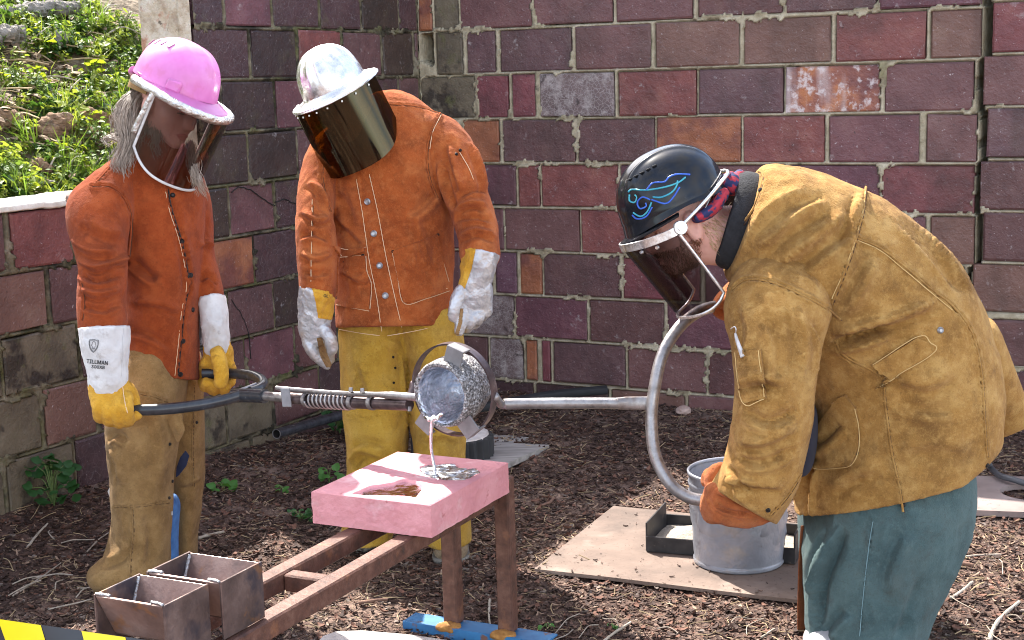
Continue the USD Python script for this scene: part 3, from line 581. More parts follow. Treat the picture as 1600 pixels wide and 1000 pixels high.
class Skin:
    """a garment's mesh, with what is needed to sew details on the side the picture shows"""
    def __init__(self, t): self.t = t; self.sync()
    def sync(self):
        self.V = np.array(self.t.vertices); self.N = normals(self.t); self.p = proj(self.V)
        view = self.V - EYE; view /= np.linalg.norm(view, axis=1, keepdims=True); self.f = -(self.N * view).sum(1)
    def push(self, d): self.t = trimesh.Trimesh(self.V + self.N * np.asarray(d)[:, None], self.t.faces, process=False); self.sync()
    def crumple(self, amps, seed=0, mask=None):
        d = 0
        for i, (sc, a, kind) in enumerate(amps):
            sc = np.asarray(sc, float) * np.ones(3); n = fbm(self.V / sc + 17.3 * i, 3, seed + i)
            if kind == 'ridge': n = (1 - np.abs(2 * n - 1)) ** 2.2 - .45
            elif kind == 'both': n = 2 * (n - .5)
            d = d + a * n
        self.push(d if mask is None else d * mask)
    def folds(self, L):
        """(points in the picture, width px, height m, kind) soft ridges and sewn seams"""
        d = np.zeros(len(self.V)); w = np.clip(self.f * 2.5, 0, 1)
        for pts, wd, hgt, kind in L:
            hgt = hgt * (1.25 if kind == 'fold' else 1.25); wd = wd * (.72 if kind == 'fold' else 1.)
            S = spline(np.array(pts, float), 8); tree = cKDTree(S); dist, i = tree.query(self.p[:, :2], distance_upper_bound=wd * 4); ok = np.isfinite(dist)
            i = np.where(ok, i, 0); x = np.where(ok, dist, 99) / wd; fade = np.clip(np.minimum(i, len(S) - 1 - i) / (.18 * len(S)), .0 if kind == 'fold' else 1., 1.)
            if kind == 'fold': 
                tg = np.gradient(S, axis=0)[i]; sg = np.sign(tg[:, 0] * (self.p[:, 1] - S[i, 1]) - tg[:, 1] * (self.p[:, 0] - S[i, 0])); xs_ = x * sg
                g = (1.25 * np.exp(-(xs_ / np.where(xs_ > 0, .7, 1.3)) ** 2) - .75 * np.exp(-((xs_ - 1.5) / .75) ** 2)) * fade
            elif kind == 'step':       # one side stands above the other
                tg = np.gradient(S, axis=0)[i]; sg = tg[:, 0] * (self.p[:, 1] - S[i, 1]) - tg[:, 1] * (self.p[:, 0] - S[i, 0]); g = np.where(sg > 0, 1, -1) * np.exp(-np.abs(x) * .8) * np.where(x < 3, 1, 0)
            else: g = -np.exp(-(x * 1.7) ** 2) + .55 * np.exp(-((x - 1.6) / .8) ** 2)    # seam: groove between two rolls
            d += hgt * g * w
        self.push(d)
    def hem(self, V0, planes):
        V = self.V.copy()
        for p, n in planes:
            n = nrm(n); d0 = (V0 - p) @ n; k = np.clip(1.6 - np.abs(d0) / .009, 0, 1); V += -(((V - p) @ n - d0) * k)[:, None] * n
        self.t = trimesh.Trimesh(V, self.t.faces, process=False); self.sync()
    def raise_(self, poly, hgt, soft=2.):
        q = Polygon(poly); import shapely
        pt = shapely.points(self.p[:, :2]); s = np.where(shapely.contains(q, pt), 1, -1) * shapely.distance(q.exterior, pt)
        self.push(hgt * np.clip(s / soft + .5, 0, 1) * (self.f > .1))
    def depth(self, x, y, r=7, near=True):
        d = np.hypot(self.p[:, 0] - x, self.p[:, 1] - y); c = np.where((d < r) & (self.f > -.1))[0]
        if not len(c): c = np.array([np.argmin(d + (self.f < 0) * 50)])
        z = self.p[c, 2]; top = c[z < z.min() + .03]; w = 1 / (d[top] + .8) ** 2; zz = (self.p[top, 2] * w).sum() / w.sum()
        if len(top) >= 6:      # a plane through the nearest points
            o = np.argsort(d[top])[:10]; q = self.p[top[o]]; A = np.column_stack([np.ones(len(o)), q[:, 0] - x, q[:, 1] - y]) * np.sqrt(w[o])[:, None]; s_ = np.linalg.lstsq(A, q[:, 2] * np.sqrt(w[o]), rcond=None)[0][0]
            if abs(s_ - zz) < .02: zz = s_
        return zz, nrm((self.N[top] * w[:, None]).sum(0))
    def hit(self, x, y, off=0., r=7):
        z, n = self.depth(x, y, r); d = ray(x, y); return EYE + d * z + n * off, n
    def line(self, pts, rad=.0012, off=.0016, step=4, sides=5):
        S = spline(np.array(pts, float), 6); L = np.concatenate([[0], np.cumsum(np.hypot(*np.diff(S, axis=0).T))]); u = np.arange(0, L[-1], step); S = np.stack([np.interp(u, L, S[:, k]) for k in (0, 1)], 1)
        H = [self.depth(x, y) for x, y in S]; z = np.array([q[0] for q in H]); nn = np.array([q[1] for q in H])
        if len(z) > 4: z = np.convolve(np.pad(z, 2, 'edge'), np.ones(5) / 5, 'valid')
        return tube(np.array([EYE + ray(x, y) * zz for (x, y), zz in zip(S, z)]) + nn * off, rad, sides)
    def welts(self, parent, mtl, L, r=.0026):
        for pts, wd, hgt, kind in L:
            if kind == 'seam': obj('seam', self.line(pts, r, .0002, 3, 6), mtl, parent, smooth=True); obj('seam_shadow_line', self.line([(a + .9 * wd, b + .7 * wd) for a, b in pts], .0010, .0002, 3, 4), M_seamline, parent)  # thin dark tube drawn alongside as the seam's shadow
    def button(self, x, y, r, h=.004):
        p, n = self.hit(x, y); return revolve([(0, h), (r * .45, h), (r * .55, h * .7), (r * .75, h), (r, h * .5), (r, -.002)], p, n, 14)
    def pick(self, mask_fn):
        """faces seen by the picture whose centre satisfies mask_fn"""
        c = self.p[self.t.faces].mean(1); f = self.f[self.t.faces].mean(1); return mask_fn(c, f)
    def patch(self, poly, lift, sub=2):
        q = Polygon(poly); import shapely
        c = self.p[self.t.faces].mean(1); f = self.f[self.t.faces].mean(1); k = shapely.contains(q.buffer(10), shapely.points(c[:, :2])) & (f > .08)
        if k.any():
            zz = c[k, 2]; k2 = np.where(k)[0]; k2 = k2[zz < np.median(zz) + .12]
        t = self.t.submesh([k2], append=True, repair=False)
        for _ in range(sub): t = t.subdivide()
        n = normals(t); p = proj(t.vertices); inside = shapely.contains(q, shapely.points(p[t.faces].mean(1)[:, :2]))
        v = np.array(t.vertices) + n * lift; t2 = trimesh.Trimesh(v, t.faces[inside], process=False); t2.remove_unreferenced_vertices()
        t2.merge_vertices()
        # an edge that goes down to the cloth
        e = t2.edges_sorted; u, c_ = np.unique(e, axis=0, return_counts=True)
        es = t2.edges; srt = np.sort(es, axis=1); key = srt[:, 0] * 10 ** 7 + srt[:, 1]; uk, ct = np.unique(key, return_counts=True); be = es[np.isin(key, uk[ct == 1])]
        V = np.array(t2.vertices); nn = normals(t2); low = V - nn * (lift + .002); o = len(V)
        F = np.vstack([t2.faces, np.stack([be[:, 1], be[:, 0], be[:, 0] + o], 1), np.stack([be[:, 1], be[:, 0] + o, be[:, 1] + o], 1)])
        return trimesh.Trimesh(np.vstack([V, low]), F, process=False)

def limb(F, nodes, k=.03, n=5):
    """nodes (x px, y px, Y m, half width px, half depth m)"""
    P = np.array([at(a, b, Y) for a, b, Y, *_ in nodes]); F.tube(P, [q[3] * q[2] / FPX for q in nodes], [q[4] for q in nodes], k=k, n=n); return F
def frame(f, u):
    f = nrm(f); u = np.asarray(u, float); u = nrm(u - f * (u @ f)); return np.stack([f, np.cross(u, f), u])     # rows: forward, left, up
def loc(o, A, P): return np.asarray(o) + np.asarray(P, float) @ A
def scr(x, y, t): return RT * x + UP * y - FW * t        # right, up, towards the viewer

suede_kw = dict(detail=9., rough=.95, spec=.12, sheen=.06)
def suede(name, a, b, c, dirt=(.10, .05, .025), amt=.5, scale=14.):
    return pn(name, [(.28, a), (.5, b), (.74, c)], scale=scale, bumps=[(34., .3, .010), (150., .5, .004), (420., 1., .003)], layers=[(dirt, 4.5, .50, .72, amt), (c, 48., .5, .7, .55), (dirt, 20., .54, .72, amt * .8), (c, 260., .54, .7, .5), (dirt, 190., .55, .72, .5)], **suede_kw)
M_rust_jacket = suede('rust_suede', (.19, .034, .008), (.27, .050, .012), (.34, .078, .022), (.12, .022, .007), .5)
M_orange_jacket = suede('orange_suede', (.22, .046, .011), (.34, .080, .019), (.45, .145, .045), (.15, .038, .012), .7, 11.)
M_gold_jacket = suede('golden_suede', (.22, .108, .026), (.34, .180, .050), (.46, .28, .095), (.14, .068, .022), .7, 12.)
M_tan_chaps = suede('tan_suede', (.17, .092, .033), (.25, .145, .055), (.33, .205, .09), (.10, .055, .023), .5)
M_yellow_trousers = suede('yellow_leather', (.32, .175, .020), (.46, .27, .038), (.55, .36, .075), (.18, .09, .018), .6, 9.)
M_teal = suede('teal_suede', (.040, .068, .072), (.066, .108, .112), (.10, .152, .154), (.055, .055, .048), .5, 9.)
M_yellow_glove = suede('yellow_glove_leather', (.46, .22, .02), (.58, .30, .03), (.66, .38, .06), (.3, .14, .02), .4)
M_white_cuff = pn('white_leather', [(.3, (.46, .44, .44)), (.6, (.58, .57, .57)), (.8, (.66, .65, .64))], scale=12., rough=.8, sheen=.2, layers=[((.33, .27, .22), 7., .54, .72, .6), ((.22, .18, .15), 30., .6, .72, .5)], bumps=[(60., .4, .008)])
M_silver = pn('aluminised_leather', [(.3, (.34, .34, .36)), (.6, (.50, .50, .52)), (.8, (.60, .60, .61))], scale=22., rough=.40, metallic=.6, layers=[((.36, .25, .18), 8., .52, .68, .6), ((.16, .13, .12), 28., .58, .72, .55)], bumps=[(40., .5, .014), (150., .3, .004)])
M_brown_palm = suede('brown_palm_leather', (.20, .11, .04), (.28, .165, .07), (.36, .22, .1))
M_russet_glove = suede('russet_glove_leather', (.26, .07, .022), (.36, .10, .034), (.42, .15, .05), (.14, .05, .02), .5)
M_thread = pn('pale_thread', [(.3, (.58, .40, .24)), (.7, (.72, .55, .38))], scale=80., rough=.9)
M_seamline = pn('seam_shadow_brown', [(.3, (.05, .022, .010)), (.7, (.09, .04, .018))], rough=.95)  # colour of the painted shadow next to each seam
M_snap = pn('snap_metal', [(.3, (.30, .30, .32)), (.7, (.5, .5, .52))], scale=50., rough=.35, metallic=.9)
M_darkrivet = pn('dark_rivet', [(.3, (.012, .010, .010)), (.7, (.03, .025, .025))], scale=50., rough=.4, metallic=.6)
M_skin = pn('skin', [(.3, (.50, .24, .19)), (.5, (.60, .31, .25)), (.75, (.66, .38, .31))], scale=14., rough=.5, extra={'subsurface_weight': .12, 'subsurface_scale': .008}, layers=[((.52, .19, .16), 8., .55, .7, .5)], bumps=[(180., .15, .003)])
M_denim = pn('blue_denim', [(.3, (.03, .09, .25)), (.7, (.07, .19, .45))], scale=40., rough=.9, bumps=[(300., .5, .003)])
M_boot = suede('tan_boot_leather', (.16, .11, .065), (.26, .19, .12), (.34, .26, .17), (.08, .05, .03), .5)
M_sole = pn('boot_sole', [(.3, (.12, .11, .10)), (.7, (.24, .22, .19))], rough=.9)
# ---------------------------------------------------------------- people
def make_head(o, A, neck, neck_r, h=.004, open_mouth=False, scale=1.0, ear=0., ears=1.):
    """head in its own frame (x forward, z up) about the middle of the skull, on a neck that ends at the world point neck"""
    F = Field(h); S = scale
    L = lambda *q: loc(o, A, np.array(q) * S)
    EX = ear
    F.ell(L(-.012, 0, .035), np.array([.098, .077, .093]) * S, A, .02)
    F.ell(L(.028, 0, -.035), np.array([.066, .060, .075]) * S, A, .03)
    F.ell(L(.066, 0, -.092), np.array([.026, .027, .022]) * S, A, .03)
    for s in (-1, 1):
        F.ell(L(.052, .034 * s, -.028), np.array([.030, .026, .024]) * S, A, .02)      # cheek
        F.ell(L(.070, .033 * s, .018), np.array([.018, .026, .010]) * S, A, .014)      # brow
        F.ell(L(-.004 + EX, .079 * s, -.014), np.array([.020, .011, .035]) * S * ears, A, .006)    # ear
        F.ell(L(-.002 + EX, .080 * s, -.042), np.array([.010, .008, .012]) * S * ears, A, .008)
        F.carve(L(-.001 + EX, .091 * s, -.012), np.array([.010, .008, .019]) * S, A, .006)
        F.carve(L(.088, .032 * s, -.002), np.array([.014, .016, .010]) * S, A, .012)
        F.ell(L(.074, .031 * s, -.003), np.array([.011, .013, .011]) * S, A, .003)      # eyeball and lid
    F.tube([L(.080, 0, .012), L(.094, 0, -.012), L(.104, 0, -.034)], np.array([.008, .0095, .012]) * S, k=.012)
    for s in (-1, 1): F.ell(L(.090, .011 * s, -.038), np.array([.010, .008, .008]) * S, A, .006)
    F.ell(L(.083, 0, -.063), np.array([.011, .024, .0055]) * S, A, .006)
    F.ell(L(.082, 0, -.074), np.array([.011, .021, .006]) * S, A, .006)
    F.carve(L(.096, 0, -.0683), np.array([.012, .021, .0018]) * S, A, .003)
    top = L(-.022, 0, -.05); F.tube([top, (top + neck) / 2, neck], np.array([neck_r * .98, neck_r, neck_r * 1.15]), k=.03)
    return F.mesh(2)
def shield_pts(o, A, horse, drop, na=48, nh=18, taper=0., cut=.35, pw=3., back=0.):
    """a visor hung from a horseshoe line (local points); rows go down"""
    S = spline(np.array(horse, float), 12); L = np.concatenate([[0], np.cumsum(np.linalg.norm(np.diff(S, axis=0), axis=1))]); u = np.linspace(0, L[-1], na)
    S = np.stack([np.interp(u, L, S[:, k]) for k in range(3)], 1); a = np.linspace(-1, 1, na); c = S.mean(0)
    H = drop * (1 - cut * np.abs(a) ** pw); t = np.linspace(0, 1, nh)
    P = S[:, None] + t[None, :, None] * H[:, None, None] * np.array([-back, 0, -1.])
    P[..., :2] = c[:2] + (P[..., :2] - c[:2]) * (1 - taper * t[None, :, None] * (H / drop)[:, None, None])
    return loc(o, A, P.reshape(-1, 3)).reshape(na, nh, 3)
def sheet(P, th):
    """a curved sheet of some thickness"""
    g = gridmesh(P); n = normals(g); V = np.array(g.vertices); a, b = P.shape[:2]; N = len(V)
    idx = np.arange(N).reshape(a, b); loop = np.concatenate([idx[0, :], idx[1:, -1], idx[-1, -2::-1], idx[-2:0:-1, 0]])
    nx = np.roll(loop, -1); F = np.vstack([g.faces, g.faces[:, ::-1] + N, np.stack([loop, loop + N, nx], 1), np.stack([nx, loop + N, nx + N], 1)])
    return trimesh.Trimesh(np.vstack([V, V - n * th]), F, process=False)
def tint(name, col, gl, rough=.03, top=.5, glcol=(1, 1, 1)):
    N = {'t': ('transparent_bsdf', {'color': col}), 'g': ('glossy_bsdf', {'roughness': rough, 'color': glcol}), 'f': ('layer_weight', {'blend': .5}), 'pw': ('math', {'math_type': 'power', 'value2': 4.}), 'a': ('math', {'math_type': 'multiply_add', 'value2': top, 'value3': gl}), 'm': ('mix_closure', {})}
    return usdkit.material(stage, f'/World/Looks/{name}', N, [('f.facing', 'pw.value1'), ('pw.value', 'a.value1'), ('a.value', 'm.fac'), ('t.BSDF', 'm.closure1'), ('g.BSDF', 'm.closure2')], surface='m.closure')
M_brown_visor = tint('brown_visor', (.61, .57, .565), .03)
M_gold_visor = tint('dark_gold_visor', (.30, .22, .035), .055, .05, .5, (.9, .85, .6))
M_grey_visor = tint('grey_visor', (.53, .51, .515), .012, .18, .25)
M_alu = pn('aluminium', [(.3, (.62, .62, .63)), (.7, (.80, .80, .81))], scale=30., rough=.30, metallic=.95, rough_noise=.12, layers=[((.50, .49, .47), 14., .60, .74, .35)], bumps=[(30., .10, .005)])
M_foil = pn('crinkled_foil', [(.3, (.55, .53, .5)), (.7, (.82, .81, .8))], scale=60., rough=.28, metallic=.95, bumps=[(55., .9, .012), (160., .6, .004)])
M_pink = pn('pink_shell', [(.25, (.48, .115, .33)), (.5, (.57, .165, .43)), (.75, (.63, .23, .50))], scale=9., rough=.38, coat=.15, layers=[((.52, .14, .30), 12., .55, .62, .5)], bumps=[(300., .08, .002)])
M_black_shell = pn('black_shell', [(.3, (.004, .0045, .006)), (.7, (.010, .011, .014))], scale=20., rough=.13, spec=.34, layers=[((.05, .05, .05), 40., .62, .75, .4)])
M_cyan = pn('cyan_flame_paint', [(.3, (.02, .22, .36)), (.7, (.06, .40, .44))], scale=40., rough=.4)
M_blue = pn('blue_flame_paint', [(.3, (.02, .06, .40)), (.7, (.04, .14, .55))], scale=40., rough=.4)
M_greyplastic = pn('grey_plastic', [(.3, (.20, .21, .22)), (.7, (.30, .31, .32))], rough=.45)
M_blackcloth = pn('black_corduroy', [(.3, (.006, .006, .008)), (.7, (.018, .018, .022))], scale=60., rough=.95, bumps=[(200., .6, .004)])
M_plaid = pn('plaid_bandana', [(.40, (.012, .016, .07)), (.47, (.02, .025, .10)), (.5, (.24, .015, .03)), (.6, (.32, .02, .04))], scale=58., detail=1., rough=.9)
M_hair = pn('ash_blonde_hair', [(.3, (.13, .095, .07)), (.5, (.28, .22, .175)), (.7, (.46, .385, .325))], scale=95., rough=.5, stretch=(1, 1, .1))
M_blonde = pn('blonde_hair', [(.3, (.36, .22, .10)), (.7, (.58, .42, .24))], scale=60., rough=.6)
M_beard = pn('ginger_beard', [(.3, (.13, .05, .025)), (.6, (.26, .11, .055)), (.8, (.36, .19, .11))], scale=90., rough=.85, bumps=[(300., 1., .006)])
M_black = pn('black_print', [(.3, (.012, .012, .014)), (.7, (.02, .02, .022))], rough=.9)
M_label = pn('yellow_sticker', [(.3, (.62, .42, .02)), (.7, (.7, .5, .04))], rough=.5)
def dome(o, A, rx, ry, rz, ribs=None, n=(72, 40), base=0., p=2.3, skirt=None):
    """helmet shell as a squarish dome; ribs(az, el) gives extra height"""
    az, el = np.meshgrid(np.linspace(0, 2 * np.pi, n[0] + 1), np.linspace(0, np.pi / 2, n[1]), indexing='ij')
    ce, se = np.cos(el), np.sin(el); rad = 1.0 + (0 if ribs is None else ribs(az, el))
    k = (np.abs(ce) ** p + np.abs(se) ** p) ** (-1 / p); x, y, z = k * ce * np.cos(az) * rx * rad, k * ce * np.sin(az) * ry * rad, k * se * rz * rad + base
    if skirt is not None:
        a0 = az[:, :1]; sk = skirt(a0); x = np.hstack([x[:, :1] * 1.035, x[:, :1] * 1.02, x[:, :1], x]); y = np.hstack([y[:, :1] * 1.035, y[:, :1] * 1.02, y[:, :1], y]); z = np.hstack([z[:, :1] - sk, z[:, :1] - sk * .6, z[:, :1] - sk * .2, z])
    g = gridmesh(loc(o, A, np.stack([x, y, z], -1).reshape(-1, 3)).reshape(n[0] + 1, -1, 3)); g.merge_vertices(); g.fix_normals()
    if ((np.array(g.vertices) - o) * normals(g)).sum() < 0: g.invert()
    return g
def ring_band(o, A, pts_in, pts_out, th):
    a, b = loc(o, A, spline(pts_in, 8)), loc(o, A, spline(pts_out, 8)); up = A[2]
    P = np.stack([a, b, b - up * th, a - up * th, a], 1); return gridmesh(P)
def jac(parent, name, S, mtl, label=None): return obj(name, S.t, mtl, parent, smooth=True, label=label)
CR = lambda k=1.: [((.17, .17, .22), .011 * k, 'both'), ((.06, .06, .13), .0045 * k, 'ridge'), ((.025, .025, .035), .0010 * k, 'both')]

# ======== the woman on the left
W = thing('person', 'long haired person in pink hard hat and rust suede jacket, holding the black handles', 'person', flat(225, 900))
F = Field(.0068)
limb(F, [(236, 226, 4.38, 24, .06), (240, 262, 4.41, 58, .09), (247, 310, 4.41, 66, .12), (251, 380, 4.41, 61, .125), (251, 450, 4.4, 56, .13), (250, 520, 4.4, 56, .14), (251, 610, 4.4, 58, .15)])
limb(F, [(222, 254, 4.38, 20, .06), (182, 284, 4.32, 28, .065), (156, 328, 4.26, 44, .075), (157, 380, 4.21, 34, .07), (161, 430, 4.17, 31, .066), (158, 480, 4.13, 32, .066), (161, 520, 4.11, 32, .066)], k=.02)
limb(F, [(292, 272, 4.44, 18, .06), (313, 330, 4.52, 17, .06), (317, 400, 4.5, 16, .06), (325, 440, 4.46, 17, .06), (329, 474, 4.43, 17, .06)], k=.02)
hA, hB = at(195, 575, 4.3), at(291, 594, 4.3)
F.cut(hA, np.cross(hB - hA, FW) * -1 if np.cross(hB - hA, FW) @ UP > 0 else np.cross(hB - hA, FW))
J = Skin(F.mesh(3)); J0 = J.V.copy(); JH = [o[1:] for o in F.ops if o[0] == 'x']; J.crumple(CR(.9), 3)
WF = [([(118, 405), (150, 420), (188, 408), (203, 402)], 6, .012, 'fold'), ([(120, 425), (150, 440), (195, 428)], 6, -.010, 'fold'), ([(124, 452), (155, 462), (192, 450)], 7, .010, 'fold'), ([(126, 478), (160, 486), (191, 474)], 6, -.008, 'fold'),
         ([(108, 370), (140, 392), (185, 395)], 9, .008, 'fold'), ([(203, 405), (225, 425), (245, 440)], 9, -.012, 'fold'), ([(200, 470), (250, 476), (285, 488)], 8, .007, 'fold'), ([(192, 515), (230, 523), (270, 545)], 8, -.008, 'fold'), ([(280, 340), (295, 420), (298, 470)], 8, .008, 'fold'),
         ([(310, 385), (322, 380), (334, 385)], 5, .008, 'fold'), ([(312, 440), (326, 432), (340, 445)], 5, -.008, 'fold'), ([(130, 340), (165, 362), (195, 365)], 12, .006, 'fold'),
         ([(143, 290), (175, 292), (197, 315), (205, 350), (201, 400)], 2.2, .0055, 'seam'), ([(150, 285), (185, 248), (205, 235)], 2., .004, 'seam'),
         ([(262, 296), (268, 328), (284, 380), (292, 420), (294, 450), (288, 480), (284, 520), (277, 592)], 2.4, .009, 'step'), ([(128, 500), (131, 470), (126, 440)], 2., .003, 'seam')]
J.folds(WF)
J.hem(J0, JH); jac(W, 'jacket', J, M_rust_jacket); wj = str(W.GetPath()) + '/jacket'; J.welts(wj, M_rust_jacket, WF)
obj('placket_shadow', J.line([(263, 296), (269, 328), (285, 380), (293, 420), (295, 450), (289, 480), (285, 520), (278, 590)], .0022, -.0004), M_darkrivet, wj)  # dark tube drawn in as the shadow of the placket edge
for x, y in [(266, 305), (280, 377), (294, 430), (297, 484), (282, 533), (278, 585)]: obj('button', J.button(x + 4, y, .0075), M_darkrivet, wj)
for pts in [[(259, 300), (265, 330), (281, 380), (289, 420), (291, 450), (284, 482), (280, 520), (273, 588)], [(198, 578), (240, 586), (270, 590)]]: obj('stitching', J.line(pts, .0009), M_thread, wj)
col = [at(x, y, Y) for x, y, Y in [(206, 232, 4.36), (213, 212, 4.42), (240, 205, 4.47), (262, 225, 4.42), (268, 240, 4.38)]]
obj('collar', tube(spline(col, 6), .016, 10), M_rust_jacket, W, smooth=True)
# chaps over jeans
F = Field(.0068)
limb(F, [(243, 560, 4.38, 50, .13), (232, 620, 4.36, 54, .14), (222, 680, 4.34, 52, .125), (222, 740, 4.34, 45, .115), (222, 790, 4.33, 46, .11), (218, 850, 4.33, 46, .11), (210, 900, 4.33, 52, .12), (206, 940, 4.33, 58, .13)])
limb(F, [(205, 893, 4.28, 30, .06), (175, 896, 4.26, 24, .05), (150, 903, 4.24, 16, .04)], k=.04)
F.cut(flat(200, 922) + [0, 0, .004], -np.array([0, 0, 1.]))
near = F.mesh(3); F = Field(.0068)
limb(F, [(283, 560, 4.53, 30, .11), (286, 640, 4.55, 30, .10), (289, 720, 4.56, 29, .095), (291, 780, 4.57, 20, .085), (291, 850, 4.57, 16, .08), (289, 905, 4.57, 19, .09)])
F.cut(np.array([0, 0, .006]), -np.array([0, 0, 1.]))
far = F.mesh(3)
for mesh, fl in ((near, [([(180, 792), (222, 790), (266, 784)], 2.2, .006, 'seam'), ([(206, 792), (208, 830), (203, 880), (204, 915)], 2.2, .006, 'seam'), ([(172, 700), (185, 720), (190, 760)], 9, .012, 'fold'), ([(165, 690), (180, 680), (200, 690)], 8, -.01, 'fold'), ([(196, 612), (236, 618), (262, 628)], 2.4, .006, 'seam'), ([(160, 880), (185, 868), (200, 850)], 8, .008, 'fold'), ([(240, 640), (250, 700), (246, 760)], 12, .007, 'fold'), ([(225, 800), (235, 840), (230, 890)], 11, -.007, 'fold')]),
                 (far, [([(302, 600), (300, 700), (302, 760)], 2., .005, 'seam'), ([(280, 760), (300, 752), (312, 745)], 7, .006, 'fold')])):
    S = Skin(mesh); S.crumple(CR(.9), 8); S.folds(fl); cp_ = obj('chap', S.t, M_tan_chaps, W, smooth=True); S.welts(str(cp_.GetPath()), M_tan_chaps, fl)
    if mesh is near: NC = S
    else: FC = S
obj('torn_hole', FC.patch([(276, 730), (282, 714), (290, 704), (296, 712), (291, 728), (280, 742), (275, 746)], .0012, 2), pn('navy_denim', [(.3, (.012, .018, .05)), (.7, (.025, .035, .085))], scale=40., rough=.95), W, label='dark blue cloth showing through a torn hole in the chaps')
wc = str(W.GetPath()) + '/chap'
for x, y in [(269, 694), (273, 752), (268, 778)]: obj('rivet', NC.button(x - 4, y, .005), M_darkrivet, wc)
for x, y in [(307, 660)]: obj('rivet', FC.button(x, y, .005), M_darkrivet, wc + '_001')
flap = [at(x, y, Y) for x, y, Y in [(262, 652, 4.28), (283, 648, 4.24), (291, 676, 4.22), (276, 690, 4.25), (268, 668, 4.27)]]
fl = [[(258, 640, 4.262), (272, 640, 4.25), (286, 642, 4.255)], [(262, 652, 4.25), (274, 654, 4.235), (285, 655, 4.24)], [(267, 666, 4.24), (277, 668, 4.222), (288, 670, 4.235)], [(273, 680, 4.245), (280, 680, 4.235), (286, 677, 4.24)], [(277, 690, 4.25), (279, 689, 4.25), (282, 683, 4.25)]]
fg = np.array([[at(*q) for q in r_] for r_ in fl]); fg = np.array([spline(r_, 5) for r_ in fg]); fg = np.array([spline(fg[:, i], 5) for i in range(fg.shape[1])]); obj('loose_flap', sheet(fg, .003), M_tan_chaps, W, smooth=True, label='torn loose flap of the tan chaps')
F = Field(.006); limb(F, [(268, 778, 4.43, 8, .04), (268, 800, 4.42, 9, .05), (266, 850, 4.42, 10, .05), (265, 905, 4.42, 12, .05)])
obj('jeans', F.mesh(2), M_denim, W, smooth=True)
obj('paper_tag', sheet(np.array([[at(176, 752, 4.42), at(178, 766, 4.42), at(180, 784, 4.42)], [at(168, 768, 4.43), at(171, 776, 4.43), at(174, 786, 4.43)]]), .001), M_white_cuff, W, label='white tag showing behind the tan chaps')
obj('belt_tag', box(at(266, 802, 4.32), (.016, .004, .012), ch=.001), M_white_cuff, W)
# gloves
def glove(parent, cuff_nodes, hand, fingers, cuff_m, hand_m, h=.004, cuff_wave=.004, seed=0, label=None):
    F = Field(.0045); limb(F, cuff_nodes, k=.01)
    a, b = at(*cuff_nodes[0][:3]), at(*cuff_nodes[1][:3]); F.cut(a + nrm(b - a) * .004, a - b)
    t = F.mesh(2); S = Skin(t); S.crumple([((.05, .05, .05), cuff_wave, 'both'), ((.03, .03, .05), cuff_wave * .9, 'ridge')], seed)
    G = Field(h); limb(G, hand, k=.012)
    for f in fingers: limb(G, f, k=.009, n=4)
    H = Skin(G.mesh(2)); H.crumple([((.03, .03, .03), .0025, 'both'), ((.022, .022, .022), .0028, 'ridge')], seed + 3)
    g = obj('glove', H.t, hand_m, parent, smooth=True, label=label); gp = str(g.GetPath())
    obj('gauntlet', S.t, cuff_m, gp, smooth=True); return gp, S, H
fing = []
for i, x in enumerate((152, 167, 182, 197)):
    dx = [2, 2, 2, 1][i]; y0 = 640 + [-6, 0, 2, 0][i]
    fing.append([(x, 618, 4.06, 9.5, .018), (x + dx, y0, 4.035, 9, .016), (x + dx + 2, y0 + 16, 4.06, 8.5, .015), (x + dx + 3, y0 + 15, 4.10, 8, .014), (x + dx + 3, y0 + 2, 4.125, 7.5, .013)])
thumb = [(200, 606, 4.09, 9, .016), (208, 624, 4.10, 8.5, .015), (213, 640, 4.09, 7.5, .013), (214, 651, 4.075, 6.5, .012)]
wg, CU, HA = glove(W, [(163, 508, 4.10, 39.5, .085), (165, 545, 4.09, 34, .078), (168, 585, 4.08, 28.5, .062), (168, 602, 4.08, 27, .05)], [(168, 596, 4.08, 27, .045), (172, 612, 4.075, 29, .040), (177, 632, 4.07, 29, .034)], fing + [thumb], M_white_cuff, M_yellow_glove, seed=4)
obj('stitching', CU.line([(193, 512), (191, 550), (190, 590)], .0011), M_white_cuff, wg)
obj('stitching', HA.line([(190, 598), (193, 615), (196, 632), (200, 648)], .0011), M_thread, wg)
# print on the gauntlet: shield emblem with a standing figure and two lines of lettering
def printed(S, org, ang, mesh2d, k):
    """flat lettering (in the plane, metres) wrapped onto the cuff where it is seen"""
    V = np.array(mesh2d.vertices); c, s = math.cos(ang), math.sin(ang); sc = FPX / 4.05
    X = org[0] + (V[:, 0] * c + V[:, 1] * s) * sc; Y = org[1] - (V[:, 1] * c - V[:, 0] * s) * sc
    tr = cKDTree(S.p[S.f > .05][:, :2]); d, i = tr.query(np.stack([X, Y], 1), k=6); zz = S.p[S.f > .05][:, 2][i]; w = 1 / (d + 1.5) ** 2; z = (zz * w).sum(1) / w.sum(1)
    P = np.array([EYE + ray(x, y) * (q - .0022 - k * v) for x, y, q, v in zip(X, Y, z, V[:, 2])]); return trimesh.Trimesh(P, mesh2d.faces, process=False)
t1 = meshkit.text_mesh('TILLMAN', .0105, .0006, bold=True); t1.apply_scale([.92, 1, 1])
t2 = meshkit.text_mesh('300XB', .0085, .0006, bold=True)
obj('lettering', printed(CU, (134.5, 567), .10, t1, .5), M_black, wg + '/gauntlet' if False else wg); obj('lettering', printed(CU, (142, 575), .08, t2, .5), M_black, wg)
